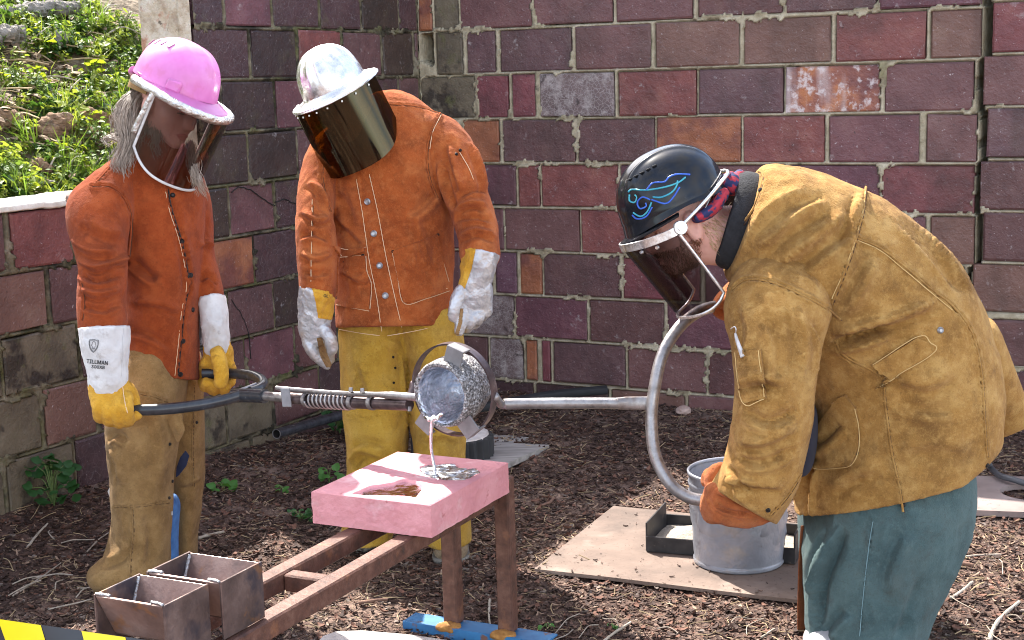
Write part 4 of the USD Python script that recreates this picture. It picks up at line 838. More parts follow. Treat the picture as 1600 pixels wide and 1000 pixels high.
def curve2(P, r=.0007): 
    P = np.column_stack([np.asarray(P, float), np.zeros(len(P))]); return tube(P, r, 5)
sh = np.array([(0, .026), (.006, .0245), (.0125, .0235), (.0125, .012), (.010, .002), (.005, -.006), (0, -.010)]); shl = np.vstack([sh, (sh * [-1, 1])[::-1]])
em = [curve2(spline(shl, 4)), curve2(spline(shl * .84 + [0, .0014], 4), .0005)]
em += [curve2([(-.004, .018), (0, .0205), (.004, .018), (.0045, .012), (.007, .008), (.004, .007), (.003, -.001), (.0005, -.001), (0, .005), (-.0005, -.001), (-.003, -.001), (-.004, .007), (-.007, .008), (-.0045, .012), (-.004, .018)], .0006)]
for e_ in em: e_.vertices[:, 2] *= .6
obj('emblem', printed(CU, (146, 545), .05, trimesh.util.concatenate(em), .5), M_black, wg)
fing = [[(322, 566, 4.36, 8, .016), (318, 580, 4.41, 7.5, .014), (318, 596, 4.40, 7.5, .014), (321, 604, 4.35, 7.5, .014), (323, 596, 4.32, 7, .013)],
        [(334, 570, 4.37, 8, .016), (332, 586, 4.42, 7.5, .014), (331, 602, 4.40, 7.5, .014), (334, 609, 4.35, 7.5, .014), (336, 600, 4.32, 7, .013)],
        [(348, 570, 4.37, 8, .016), (348, 588, 4.42, 7.5, .014), (347, 602, 4.40, 7.5, .014), (350, 608, 4.35, 7, .014), (352, 602, 4.33, 6.5, .013)],
        [(358, 566, 4.37, 7, .015), (361, 580, 4.40, 7, .013), (361, 592, 4.39, 6.5, .013), (360, 599, 4.35, 6, .012)]]
thumb = [(338, 548, 4.33, 10, .018), (343, 566, 4.31, 10, .017), (346, 586, 4.295, 9.5, .015), (344, 602, 4.295, 8.5, .014)]
wg2, _, _ = glove(W, [(330, 463, 4.42, 20.5, .065), (335, 500, 4.40, 20, .06), (338, 535, 4.38, 18, .05), (339, 545, 4.38, 17, .042)], [(339, 536, 4.38, 18, .04), (341, 552, 4.38, 20, .036), (342, 566, 4.39, 21, .030)], fing + [thumb], M_white_cuff, M_yellow_glove, seed=9)
# head, hair, helmet
fw, uw = scr(.80, -.42, .46), scr(.40, .88, .20); AW = frame(fw, uw)
hc = at(264, 163, 4.40)
obj('body', make_head(hc, AW, at(240, 240, 4.42), .052), M_skin, W, smooth=True)
rr = np.random.default_rng(21); hairs = []
def strand(pts, n=22, spread=.02, r=.0010):
    n = int(n * 2.2)
    for _ in range(n):
        j = rr.normal(0, 1, 3); ph = rr.random() * 6.28; Q = [np.asarray(p) + j * spread * (.5 + .7 * i / len(pts)) * [1, .8, .6] + rr.normal(0, .004, 3) + np.array([1., .4, .2]) * .006 * math.sin(ph * .4 + i * 2.1) for i, p in enumerate(pts)]
        Q = Q[:-1] + [Q[-2] + (Q[-1] - Q[-2]) * rr.uniform(-.5, 1.15)]
        hairs.append(tube(spline(Q, 5), np.linspace(r, r * .45, (len(Q) - 1) * 5 + 1), 4, False))
strand([at(226, 138, 4.42), at(208, 160, 4.36), at(201, 190, 4.32), at(198, 222, 4.29), at(190, 252, 4.27), at(194, 272, 4.26)], 120, .015)
strand([at(220, 140, 4.46), at(198, 165, 4.42), at(189, 188, 4.40), at(186, 210, 4.38), at(172, 220, 4.37)], 80, .012)
strand([at(216, 140, 4.44), at(196, 158, 4.40), at(190, 176, 4.38), at(195, 200, 4.34)], 50, .012)
strand([at(222, 150, 4.44), at(210, 180, 4.40), at(207, 205, 4.38), at(208, 226, 4.36)], 60, .012)
strand([at(240, 165, 4.38), at(236, 195, 4.36), at(229, 218, 4.34), at(226, 236, 4.33)], 70, .010)
strand([at(250, 180, 4.37), at(248, 205, 4.345), at(244, 225, 4.33), at(246, 246, 4.31)], 40, .008)
strand([at(296, 225, 4.36), at(303, 255, 4.32), at(309, 280, 4.29), at(317, 306, 4.31)], 60, .008)
strand([at(205, 200, 4.34), at(192, 220, 4.32), at(174, 213, 4.33), at(163, 220, 4.33), at(172, 229, 4.31)], 16, .005)
obj('hair', trimesh.util.concatenate(hairs), M_hair, W, smooth=True)
def ribs_w(az, el):
    x = np.abs(np.sin(az)) * np.cos(el); r = .018 * np.exp(-((x - .42) / .07) ** 2) * np.clip(np.sin(el) * 1.6, 0, 1); r += .012 * np.exp(-(x / .13) ** 2) * np.clip(np.sin(el) * 1.5, 0, 1)
    return r + .02 * np.exp(-(np.sin(el) / .10) ** 2)
ho = loc(hc, AW, [.0, 0, .055])
HATW = dome(ho, AW, .136, .114, .140, ribs_w); hw = obj('hard_hat', HATW, M_pink, W, smooth=True); hwp = str(hw.GetPath())
pin = [(-.03, .109, .006), (.06, .101, .004), (.117, .066, .002), (.135, 0, .0), (.117, -.066, .002), (.06, -.101, .004), (-.03, -.109, .006)]
pout = [(-.03, .116, -.002), (.065, .117, -.006), (.150, .086, -.016), (.178, 0, -.022), (.150, -.086, -.016), (.065, -.117, -.006), (-.03, -.116, -.002)]
obj('peak', ring_band(ho, AW, pin, pout, .006), M_pink, hwp, smooth=40)
HWS = Skin(HATW)
M_slot = pn('pink_slot', [(.3, (.20, .03, .12)), (.7, (.26, .05, .16))], rough=.6)
for x, y, w_ in ((237, 66, 4), (246, 65.5, 6), (256, 66.5, 8), (267, 71, 9)):
    p_, n_ = HWS.hit(x, y, .0004, 5); u_ = nrm(RT * .55 + UP * .83); u_ = nrm(u_ - n_ * (u_ @ n_)); obj('vent_slot', box(p_, (.022, w_ * .0011, .003), u_, np.cross(n_, u_), n_), M_slot, hwp)
for pts in ([(215, 113), (240, 128), (270, 150), (300, 166)],): obj('shell_ridge', HWS.line(pts, .0022, -.0006), M_pink, hwp, smooth=True)
obj('side_lug', box(loc(ho, AW, [.078, -.090, .016]), (.045, .022, .034), AW[0] - .55 * AW[1] * -1, AW[1] + .55 * AW[0] * -1, AW[2], ch=.006), M_pink, hwp, smooth=40)
obj('rear_knob', tube(spline(loc(ho, AW, [(-.118, .06, .0), (-.150, .03, -.012), (-.158, 0, -.018), (-.150, -.03, -.012), (-.118, -.06, .0)]), 6), .012, 10), M_pink, hwp, smooth=True)
horse = [(-.04, .130, -.012), (.06, .134, -.016), (.150, .100, -.026), (.190, 0, -.034), (.150, -.100, -.026), (.06, -.134, -.016), (-.04, -.130, -.012)]
sp = spline(horse, 10); ft = tube(loc(ho, AW, sp), .0125, 12); ft = rough(ft, .002, .02, 3); obj('foil_band', ft, M_foil, hwp, smooth=True)
hs = np.array(horse) + [0, 0, -.014]; SP = shield_pts(ho, AW, hs[1:-1], .212, taper=.04, cut=.26, pw=4., back=.10)
obj('face_shield', sheet(SP, .0018), M_brown_visor, hwp, smooth=40)
edge = np.vstack([SP[0, :], SP[1:, -1], SP[-1, ::-1]]); obj('shield_rim', tube(edge, .0042, 7), M_white_cuff, hwp, smooth=True)
sd = [loc(ho, AW, q) for q in [(.058, -.136, -.015), (.050, -.138, -.06), (.042, -.138, -.11), (.036, -.137, -.15)]]
obj('foil_strip', rough(tube(spline(sd, 8), .009, 8), .002, .02, 5), M_foil, hwp, smooth=True)
obj('head_strap', ring_band(ho, AW, [(.0, -.100, -.01), (-.08, -.092, -.014), (-.125, -.04, -.02), (-.13, 0, -.02), (-.125, .04, -.02), (-.08, .092, -.014), (0, .1, -.01)], [(.0, -.104, -.01), (-.08, -.096, -.014), (-.13, -.04, -.02), (-.134, 0, -.02), (-.13, .04, -.02), (-.08, .096, -.014), (0, .104, -.01)], .032), M_tan_chaps, hwp, smooth=40)

M_lips = pn('lips', [(.3, (.40, .11, .10)), (.7, (.48, .16, .14))], scale=40., rough=.4)
def lips(parent, o, A):
    F = Field(.002); L = lambda *q: loc(o, A, q)
    F.tube([L(.086, -.022, -.066), L(.094, -.008, -.0635), L(.0945, .008, -.0635), L(.086, .022, -.066)], [.002, .0045, .0045, .002], k=.003); F.tube([L(.085, -.019, -.071), L(.093, 0, -.0735), L(.085, .019, -.071)], [.002, .0052, .002], k=.003); obj('lips', F.mesh(1), M_lips, parent, smooth=True)
    for s_ in (-1, 1): obj('eyebrow', tube(spline([L(.094, .014 * s_, .018), L(.091, .032 * s_, .024), L(.080, .050 * s_, .019)], 5), np.linspace(.0032, .0016, 11), 6), M_brow, parent, smooth=True); obj('eye', tube(spline([L(.0835, .018 * s_, -.004), L(.0865, .031 * s_, -.0025), L(.0815, .044 * s_, -.004)], 5), .0022, 6), M_brow, parent, smooth=True)
M_brow = pn('brow_hair', [(.3, (.06, .035, .02)), (.7, (.14, .09, .055))], scale=90., rough=.8)
lips(W, hc, AW)
# ======== the man in the middle
P2 = thing('person', 'person in silver full brim hard hat, arms hanging, between the two others', 'person', flat(625, 872))
F = Field(.0068)
limb(F, [(600, 178, 4.66, 44, .075), (606, 212, 4.64, 82, .10), (606, 258, 4.63, 94, .12), (612, 330, 4.63, 93, .13), (616, 400, 4.63, 90, .13), (615, 460, 4.62, 88, .135), (614, 540, 4.62, 90, .145)])
limb(F, [(560, 212, 4.66, 28, .07), (515, 243, 4.62, 30, .07), (497, 290, 4.56, 25, .068), (493, 345, 4.5, 25, .066), (495, 400, 4.47, 27, .066), (496, 440, 4.45, 24, .062), (497, 458, 4.44, 24, .06)], k=.02)
limb(F, [(640, 200, 4.66, 26, .07), (690, 216, 4.63, 30, .07), (717, 262, 4.58, 33, .075), (733, 315, 4.53, 29, .07), (744, 350, 4.5, 30, .068), (749, 382, 4.46, 27, .066), (750, 402, 4.44, 27, .06)], k=.02)
hA, hB = at(527, 512, 4.5), at(715, 508, 4.5); cn = np.cross(hB - hA, FW); F.cut(hA, cn if cn @ UP < 0 else -cn)
J = Skin(F.mesh(3)); J0 = J.V.copy(); JH = [o[1:] for o in F.ops if o[0] == 'x']; J.crumple(CR(1.1), 31)
MF = [([(700, 225), (712, 270), (722, 300)], 7, .012, 'fold'), ([(690, 250), (700, 300), (712, 330)], 6, -.012, 'fold'), ([(735, 220), (752, 265), (762, 300)], 7, .008, 'fold'), ([(708, 330), (735, 318), (760, 322)], 6, .012, 'fold'), ([(710, 345), (740, 340), (770, 345)], 6, -.010, 'fold'), ([(715, 372), (745, 362), (778, 372)], 6, .010, 'fold'), ([(715, 310), (740, 298), (762, 300)], 5, -.008, 'fold'),
         ([(480, 285), (500, 300), (512, 330)], 7, .010, 'fold'), ([(470, 330), (495, 345), (515, 340)], 6, .010, 'fold'), ([(468, 370), (490, 366), (515, 376)], 6, -.010, 'fold'), ([(470, 395), (495, 405), (520, 395)], 6, .009, 'fold'), ([(472, 425), (495, 430), (520, 424)], 5, -.007, 'fold'),
         ([(520, 330), (550, 360), (570, 380)], 8, .007, 'fold'), ([(640, 330), (660, 380), (665, 420)], 9, .006, 'fold'), ([(690, 300), (665, 330), (640, 345)], 9, .008, 'fold'), ([(535, 420), (560, 435), (575, 430)], 7, .006, 'fold'), ([(525, 300), (545, 330), (550, 365)], 9, -.006, 'fold'),
         ([(688, 176), (674, 205), (667, 235), (670, 275), (684, 312)], 2.3, .0055, 'seam'), ([(508, 232), (503, 270), (508, 305), (516, 330)], 2.3, .005, 'seam'), ([(610, 163), (650, 166), (690, 178)], 2., .004, 'seam'), ([(488, 320), (486, 370), (484, 430)], 1.8, .003, 'seam'),
         ([(562, 280), (569, 330), (580, 400), (592, 460), (601, 520)], 2.2, .006, 'step')]
J.folds(MF)
J.hem(J0, JH); jac(P2, 'jacket', J, M_orange_jacket); mj = str(P2.GetPath()) + '/jacket'; J.welts(mj, M_orange_jacket, MF)
for poly in ([(519, 385), (545, 389), (571, 386), (569, 393), (556, 397), (548, 401), (530, 401)],): obj('pocket_flap', J.patch(poly, .008), M_orange_jacket, mj, smooth=35)
obj('pocket', J.patch([(527, 402), (570, 399), (573, 425), (580, 445), (577, 484), (540, 480), (525, 474)], .004), M_orange_jacket, mj, smooth=35)
obj('pocket', J.patch([(613, 392), (620, 430), (630, 473), (665, 466), (702, 453), (694, 420), (684, 366)], .004), M_orange_jacket, mj, smooth=35)
for pts in [[(557, 280), (566, 330), (576, 400), (588, 460), (597, 520)], [(577, 272), (590, 330), (603, 400), (616, 460), (628, 512)], [(526, 402), (545, 401), (571, 398)], [(572, 400), (574, 425), (581, 445), (578, 485)], [(526, 476), (550, 481), (578, 486)], [(520, 386), (545, 390), (572, 386)], [(522, 388), (535, 402)],
            [(613, 395), (621, 432), (631, 474), (665, 467), (703, 454)], [(616, 395), (624, 432), (633, 471)], [(633, 468), (665, 462), (702, 449)], [(684, 366), (690, 400), (701, 440)], [(689, 180), (677, 205), (671, 235)], [(718, 238), (732, 262), (740, 282)], [(488, 312), (487, 370), (486, 440)], [(530, 514), (565, 520), (597, 524)], [(605, 524), (650, 516), (714, 502)]]:
    obj('stitching', J.line(pts, .0010), M_thread, mj)
for x, y in [(574, 315), (584, 365), (593, 415), (602, 462)]: obj('button', J.button(x, y, .0105, .005), M_snap, mj)
for x, y in [(614, 393), (684, 367), (567, 399), (538, 409), (713, 241), (719, 235)]: obj('rivet', J.button(x, y, .005), M_darkrivet, mj)
F = Field(.0068); limb(F, [(580, 500, 4.66, 52, .14), (585, 580, 4.64, 51, .13), (588, 640, 4.62, 47, .12), (590, 700, 4.6, 43, .11), (585, 745, 4.6, 40, .11), (578, 800, 4.6, 38, .11), (572, 856, 4.6, 36, .11)])
limb(F, [(672, 500, 4.66, 50, .14), (680, 580, 4.62, 45, .13), (682, 640, 4.6, 43, .12), (688, 700, 4.58, 39, .11), (694, 760, 4.56, 36, .10), (700, 810, 4.54, 34, .10), (700, 852, 4.54, 33, .10)], k=.015)
F.cut(np.array([0, 0, .055]), (0, 0, -1)); T = Skin(F.mesh(3)); T.crumple(CR(1.0), 44)
T.folds([([(630, 540), (634, 600), (640, 680)], 5, -.012, 'fold'), ([(545, 650), (580, 653), (620, 640)], 2., .005, 'seam'), ([(560, 560), (580, 620), (575, 640)], 10, .008, 'fold'), ([(545, 725), (565, 705), (600, 715)], 8, .010, 'fold'), ([(548, 700), (575, 690), (610, 700)], 7, -.008, 'fold'), ([(660, 560), (690, 600), (700, 640)], 11, .008, 'fold'), ([(655, 690), (690, 680), (720, 690)], 8, .008, 'fold'), ([(600, 530), (625, 545), (632, 560)], 6, .006, 'fold')])
obj('trousers', T.t, M_yellow_trousers, P2, smooth=True)
for x, y in [(614, 558), (617, 575), (615, 598)]: obj('rivet', T.button(x, y, .004), M_darkrivet, str(P2.GetPath()) + '/trousers')
def boot(parent, heel, toe, top, w=.048):
    h, t = np.asarray(heel), np.asarray(toe); F = Field(.005); d = nrm(t - h)
    F.tube([h + [0, 0, .055], h + (t - h) * .5 + [0, 0, .052], t - d * .05 + [0, 0, .042]], [w * .9, w, w * .95], [.05, .05, .038], side=(0, 0, 1)); F.tube([h + d * .03 + [0, 0, .06], top], [w * 1.05, w * 1.15]); F.cut(h * [1, 1, 0] + [0, 0, .014], (0, 0, -1))
    S = Skin(F.mesh(2)); S.crumple([((.05, .05, .05), .004, 'both'), ((.025, .025, .025), .002, 'ridge')], 5); b = obj('boot', S.t, M_boot, parent, smooth=True)
    F = Field(.005); F.tube([h + [0, 0, .016], h + (t - h) * .5 + [0, 0, .016], t - d * .05 + [0, 0, .016]], [w * 1.0, w * 1.06, w * 1.05], [.028, .028, .028], side=(0, 0, 1)); F.cut([0, 0, .022], (0, 0, 1)); F.cut([0, 0, .001], (0, 0, -1))
    obj('sole', F.mesh(1), M_sole, str(b.GetPath()), smooth=40)
boot(P2, flat(592, 846), flat(538, 868), at(585, 800, 4.62)); boot(P2, flat(706, 858) + [0, .03, 0], flat(704, 888), at(702, 815, 4.56))
fing = [[(479, 530, 4.43, 7, .014), (486, 548, 4.42, 6.5, .013), (499, 562, 4.43, 6, .012), (512, 573, 4.45, 5.5, .011)], [(487, 533, 4.45, 7, .014), (496, 552, 4.46, 6.5, .013), (506, 563, 4.48, 6, .012), (514, 567, 4.49, 5.5, .011)], [(496, 534, 4.47, 7, .014), (504, 551, 4.49, 6.5, .013), (512, 560, 4.51, 6, .012), (517, 562, 4.52, 5, .011)], [(503, 532, 4.49, 6.5, .013), (511, 547, 4.51, 6, .012), (518, 554, 4.53, 5, .011)]]
thumb = [(505, 512, 4.42, 8, .015), (515, 528, 4.40, 8, .014), (519, 542, 4.40, 7, .012), (518, 550, 4.41, 6, .011)]
mg, CU, HA = glove(P2, [(496, 446, 4.44, 28, .066), (494, 466, 4.44, 25, .06), (492, 488, 4.44, 22, .045), (492, 502, 4.44, 21, .036)], [(492, 492, 4.44, 22, .038), (491, 512, 4.44, 22, .034), (491, 530, 4.45, 17, .03)], fing + [thumb], M_silver, M_silver, cuff_wave=.007, seed=14)
obj('palm_panel', CU.patch([(485, 440), (524, 438), (522, 500), (497, 497), (494, 475)], .0012, 1), M_yellow_glove, mg, smooth=40)
obj('palm_panel', HA.patch([(495, 528), (502, 527), (512, 555), (520, 574), (510, 574), (500, 556)], .0010, 1), M_brown_palm, mg, smooth=40)
lt = meshkit.text_mesh('GLENN', .008, .0006, bold=True)
obj('lettering', printed(CU, (505, 464), .15, lt, .5), M_black, mg)
fing = [[(722, 482, 4.40, 8, .016), (723, 497, 4.38, 8, .014), (719, 510, 4.37, 7, .013), (717, 520, 4.37, 5.5, .011)], [(735, 486, 4.41, 8, .016), (735, 502, 4.39, 7.5, .014), (730, 512, 4.41, 6.5, .013), (727, 512, 4.44, 6, .012)], [(747, 482, 4.42, 8.5, .016), (747, 496, 4.40, 8, .014), (741, 506, 4.43, 7, .013), (738, 502, 4.46, 6, .012)], [(759, 474, 4.43, 8.5, .016), (759, 486, 4.42, 8, .014), (753, 494, 4.45, 7, .013), (749, 490, 4.48, 6, .012)]]
thumb = [(722, 452, 4.40, 9, .016), (714, 468, 4.38, 8.5, .015), (709, 485, 4.37, 7.5, .013), (709, 499, 4.375, 6.5, .012)]
mg2, CU, HA = glove(P2, [(752, 392, 4.44, 28, .066), (748, 415, 4.43, 25.5, .06), (744, 438, 4.42, 22, .045), (743, 450, 4.42, 22, .036)], [(743, 440, 4.42, 22, .038), (742, 458, 4.42, 25, .036), (742, 474, 4.42, 24, .03)], fing + [thumb], M_silver, M_silver, cuff_wave=.006, seed=18)
obj('palm_panel', CU.patch([(718, 380), (744, 386), (737, 420), (726, 452), (708, 450), (715, 420)], .0012, 1), M_yellow_glove, mg2, smooth=40)
obj('palm_panel', HA.patch([(719, 482), (724, 482), (722, 505), (716, 524), (711, 522), (716, 505)], .001, 1), M_brown_palm, mg2, smooth=40)
A2 = frame(scr(-.18, -.42, .86), scr(-.40, .80, .32)); h2 = at(533, 157, 4.56)
obj('body', make_head(h2, A2, at(592, 195, 4.68), .058), M_skin, P2, smooth=True)
o2 = loc(h2, A2, [.0, 0, .045])
def ribs_2(az, el):
    r = np.zeros_like(az)
    for c in np.radians([90, 60, 35, 12, -12, -35, -60, -90]): 
        for cc in (c, np.pi - c): 
            d = (az - cc + np.pi) % (2 * np.pi) - np.pi; r += .034 * np.exp(-(d * np.cos(el) / .05) ** 2) * np.exp(-((el - .75) / .42) ** 2)
    return r
hh = obj('hard_hat', dome(o2, A2, .122, .098, .132, ribs_2, (120, 44), p=2.15), M_alu, P2, smooth=True, label='ribbed bright aluminium full brim hard hat'); hp2 = str(hh.GetPath())
az = np.linspace(0, 2 * np.pi, 25)
obj('brim', gridmesh(np.stack([loc(o2, A2, np.stack([(a * np.cos(az)) + .004, b * np.sin(az), 0 * az + z], 1)) for a, b, z in [(.118, .095, .010), (.126, .103, .002), (.15, .124, -.006), (.168, .140, -.010), (.170, .142, -.014), (.166, .138, -.015), (.12, .096, -.006)]], 1)), M_alu, hp2, smooth=True)
horse = [(.0, .136, -.012), (.08, .122, -.012), (.142, .072, -.012), (.162, 0, -.012), (.142, -.072, -.012), (.08, -.122, -.012), (.0, -.136, -.012)]
SP = shield_pts(o2, A2, horse, .222, taper=.0, cut=.34, pw=3.5); obj('face_shield', sheet(SP, .0018), M_gold_visor, hp2, smooth=40, label='dark reflective gold tinted face shield')
obj('visor_frame', tube(loc(o2, A2, spline(np.array(horse) + [0, 0, .002], 8)), .005, 8), M_alu, hp2, smooth=True)
q = spline(horse, 8)
for i in (6, 12, 17, 22, 26, 29, 32, 36, 42): obj('rivet', box(loc(o2, A2, q[i] * [1.012, 1.012, 1] + [0, 0, -.012]), (.005, .007, .006), ch=.001), M_alu, hp2)

# ======== the man bending on the right
P3_ = thing('person', 'person in black flame painted hard hat and golden suede jacket, bending over at the right', 'person', at(1370, 1100, 3.7) * [1, 1, 0])
F = Field(.0072); Y = 3.72
limb(F, [(1192, 350, Y, 80, .15), (1215, 362, Y, 98, .18), (1262, 396, Y, 120, .20), (1328, 446, Y, 138, .20), (1382, 512, Y, 145, .195), (1408, 582, Y, 146, .19), (1413, 650, Y, 147, .19), (1402, 720, Y, 148, .195), (1394, 790, Y, 148, .20), (1391, 860, Y, 148, .21)], k=.04)
limb(F, [(1230, 424, 3.66, 62, .095), (1216, 475, 3.56, 78, .10), (1213, 540, 3.51, 63, .09), (1212, 610, 3.48, 58, .09), (1204, 680, 3.48, 58, .085), (1190, 735, 3.49, 57, .08), (1160, 790, 3.52, 52, .075), (1140, 820, 3.54, 50, .07)], k=.03)
hA, hB = at(1112, 762, 3.5), at(1206, 816, 3.5); cn = np.cross(hB - hA, FW); cn = cn if cn @ (RT * -1 - UP) > 0 else -cn
# the cuff and the hem are cut by planes, each on its own side
F2 = F.ops[:]; A_ = Field(.0072); A_.ops = [F2[1]]; A_.cut(hA, cn); arm = A_
T_ = Field(.0072); T_.ops = [F2[0]]
hA, hB = at(1232, 822, 3.6), at(1510, 752, 3.6); cn = np.cross(hB - hA, FW); cn = cn if cn @ UP < 0 else -cn; T_.cut(hA, cn)
hA, hB = at(1440, 790, 3.6), at(1566, 708, 3.6); cn = np.cross(hB - hA, FW); cn = cn if cn @ UP < 0 else -cn; T_.cut(hA, cn)
hA, hB = at(1189, 262, 3.72), at(1131, 432, 3.72); cn = np.cross(hB - hA, FW); cn = cn if cn @ RT < 0 else -cn; T_.cut(hA, cn)
limbs = Field(.0072); limb(limbs, [(1526, 520, 3.84, 32, .07), (1552, 590, 3.88, 32, .05), (1570, 640, 3.91, 32, .03), (1576, 675, 3.92, 30, .02)], k=.03); hA, hB = at(1540, 692, 3.95), at(1605, 660, 3.95); cn = np.cross(hB - hA, FW); limbs.cut(hA, cn if cn @ UP < 0 else -cn)
torso, arm_m, tail = T_.mesh(3), arm.mesh(3), limbs.mesh(3)
foldsT = [([(1300, 524), (1350, 510), (1400, 496), (1470, 470)], 12, .016, 'fold'), ([(1295, 540), (1345, 530), (1395, 512)], 9, -.016, 'fold'), ([(1180, 395), (1230, 350), (1290, 318)], 14, .010, 'fold'), ([(1165, 365), (1210, 320), (1262, 296)], 12, .009, 'fold'), ([(1205, 425), (1270, 375), (1330, 330)], 13, .010, 'fold'), ([(1190, 375), (1240, 330), (1290, 305)], 9, -.008, 'fold'), ([(1240, 430), (1290, 390), (1335, 360)], 11, -.010, 'fold'),
          ([(1345, 300), (1330, 350), (1320, 420)], 9, .008, 'fold'), ([(1370, 400), (1345, 450), (1320, 490)], 13, .010, 'fold'), ([(1420, 330), (1480, 400), (1520, 460)], 10, .008, 'fold'), ([(1400, 340), (1455, 400), (1500, 460)], 9, -.007, 'fold'), ([(1400, 590), (1450, 600), (1490, 580)], 16, .008, 'fold'), ([(1400, 700), (1460, 690), (1520, 700)], 18, .006, 'fold'), ([(1290, 770), (1330, 740), (1380, 730)], 14, .006, 'fold'), ([(1390, 620), (1440, 640), (1500, 640)], 14, -.007, 'fold'), ([(1262, 700), (1290, 690), (1320, 660)], 10, -.010, 'fold'), ([(1235, 800), (1255, 740), (1270, 700)], 9, .014, 'fold'), ([(1262, 815), (1262, 770), (1270, 720)], 6, -.012, 'fold'),
          ([(1353, 292), (1346, 340), (1325, 410), (1298, 478)], 2.6, .007, 'seam'), ([(1338, 372), (1375, 388), (1415, 418), (1450, 448), (1492, 482), (1520, 525), (1534, 590), (1538, 660), (1542, 715)], 2.4, .006, 'seam'), ([(1305, 535), (1322, 558), (1375, 588), (1383, 630), (1392, 700), (1405, 760), (1411, 800)], 2.4, .006, 'seam'), ([(1185, 268), (1192, 275), (1180, 320), (1156, 356)], 2.2, .004, 'seam')]
TS = Skin(torso); J0 = TS.V.copy(); TS.crumple(CR(.85), 61); TS.folds(foldsT); TS.hem(J0, [o[1:] for o in T_.ops if o[0] == 'x'])
AS = Skin(arm_m); A0 = AS.V.copy(); AS.crumple(CR(.9), 67)
AF = [([(1145, 452), (1165, 438), (1200, 440), (1240, 455), (1290, 481), (1314, 500)], 2.8, .008, 'seam'), ([(1150, 600), (1185, 590), (1230, 600)], 11, .009, 'fold'), ([(1160, 640), (1200, 660), (1255, 640)], 10, -.010, 'fold'), ([(1150, 690), (1195, 690), (1245, 665)], 11, .012, 'fold'), ([(1140, 715), (1190, 725), (1245, 700)], 9, -.010, 'fold'), ([(1130, 745), (1170, 755), (1225, 760)], 9, .010, 'fold'), ([(1145, 740), (1150, 770), (1165, 790)], 7, .010, 'fold'), ([(1138, 728), (1150, 745), (1172, 770)], 4, -.010, 'fold'), ([(1160, 470), (1170, 520), (1160, 560)], 12, .008, 'fold'), ([(1240, 480), (1255, 530), (1245, 600)], 13, .009, 'fold'), ([(1270, 500), (1285, 540), (1280, 600)], 8, -.012, 'fold'), ([(1252, 740), (1230, 775), (1203, 805)], 2.2, .005, 'seam'), ([(1200, 500), (1215, 550), (1210, 600)], 10, -.006, 'fold')]
AS.folds(AF)
AS.hem(A0, [o[1:] for o in arm.ops if o[0] == 'x'])
JP = obj('jacket', trimesh.util.concatenate([TS.t, AS.t, tail]), M_gold_jacket, P3_, smooth=True); jp = str(JP.GetPath()); TS.welts(jp, M_gold_jacket, foldsT, .0032); AS.welts(jp, M_gold_jacket, AF, .0032)
JS = Skin(trimesh.util.concatenate([TS.t, AS.t]))
obj('back_tab', TS.patch([(1361, 571), (1432, 527), (1450, 536), (1455, 551), (1372, 606), (1385, 590)], .009), M_gold_jacket, jp, smooth=35)
obj('pocket', TS.patch([(1262, 732), (1264, 700), (1290, 650), (1312, 620), (1322, 616), (1338, 636), (1343, 668), (1343, 700), (1330, 729)], .010), M_gold_jacket, jp, smooth=35)
obj('sleeve_pocket', AS.patch([(1152, 550), (1190, 545), (1198, 622), (1163, 629)], .009), M_gold_jacket, jp, smooth=35)
for x, y, S in [(1440, 541, TS), (1265, 727, TS), (1278, 726, TS), (1302, 726, TS), (1328, 724, TS), (1338, 707, TS), (1411, 789, TS), (1542, 727, TS), (1156, 554, AS), (1186, 550, AS), (1200, 797, AS), (1188, 297, TS)]: obj('rivet', S.button(x, y, .0062), M_darkrivet, jp)
obj('rivet', TS.button(1469, 516, .0085, .005), M_snap, jp, label='bright silver snap on the back of the jacket')
M_gthread = pn('golden_thread', [(.3, (.50, .32, .12)), (.7, (.62, .44, .2))], rough=.9)
for pts, S in [([(1363, 568), (1432, 525), (1451, 535), (1456, 551), (1374, 604)], TS), ([(1264, 733), (1300, 732), (1331, 729), (1344, 702), (1344, 668), (1338, 636)], TS), ([(1154, 552), (1164, 628), (1198, 622)], AS), ([(1187, 548), (1196, 620)], AS), ([(1352, 300), (1343, 350), (1322, 415), (1299, 468)], TS), ([(1340, 376), (1375, 392), (1412, 421), (1448, 452), (1489, 486)], TS)]: obj('stitching', S.line(pts, .0011, .010 if pts[0] in ((1363, 568), (1264, 733), (1154, 552), (1187, 548)) else .0016), M_gthread, jp)
# dark undershirt seen between arm and body, collar, bandana
F = Field(.007); limb(F, [(1252, 640, 3.66, 22, .10), (1256, 690, 3.66, 16, .10), (1252, 730, 3.66, 12, .08)]); obj('shirt', F.mesh(2), pn('navy_shirt', [(.3, (.010, .010, .02)), (.7, (.02, .02, .035))], rough=.95), P3_, smooth=True)
cax = nrm(-RT * .96 + UP * .26); cu = nrm(np.cross(cax, FW)); cc = at(1147, 343, 3.72)
az = np.linspace(0, 2 * np.pi, 49)
def cring(off, ru, rv): return cc + cax * off + np.outer(np.cos(az), cu) * ru + np.outer(np.sin(az), FW) * rv
k = 3.72 / FPX
CP = np.stack([cring(-24 * k, 76 * k, .100), cring(-14 * k, 79 * k, .106), cring(0, 78 * k, .105), cring(13 * k, 73 * k, .098), cring(16 * k, 68 * k, .092), cring(10 * k, 66 * k, .09), cring(-20 * k, 66 * k, .09)], 1)
cm_ = gridmesh(CP); cm_.fix_normals(); obj('collar', rough(cm_, .004, .06, 4), M_blackcloth, P3_, smooth=True, label='black corduroy lined collar')
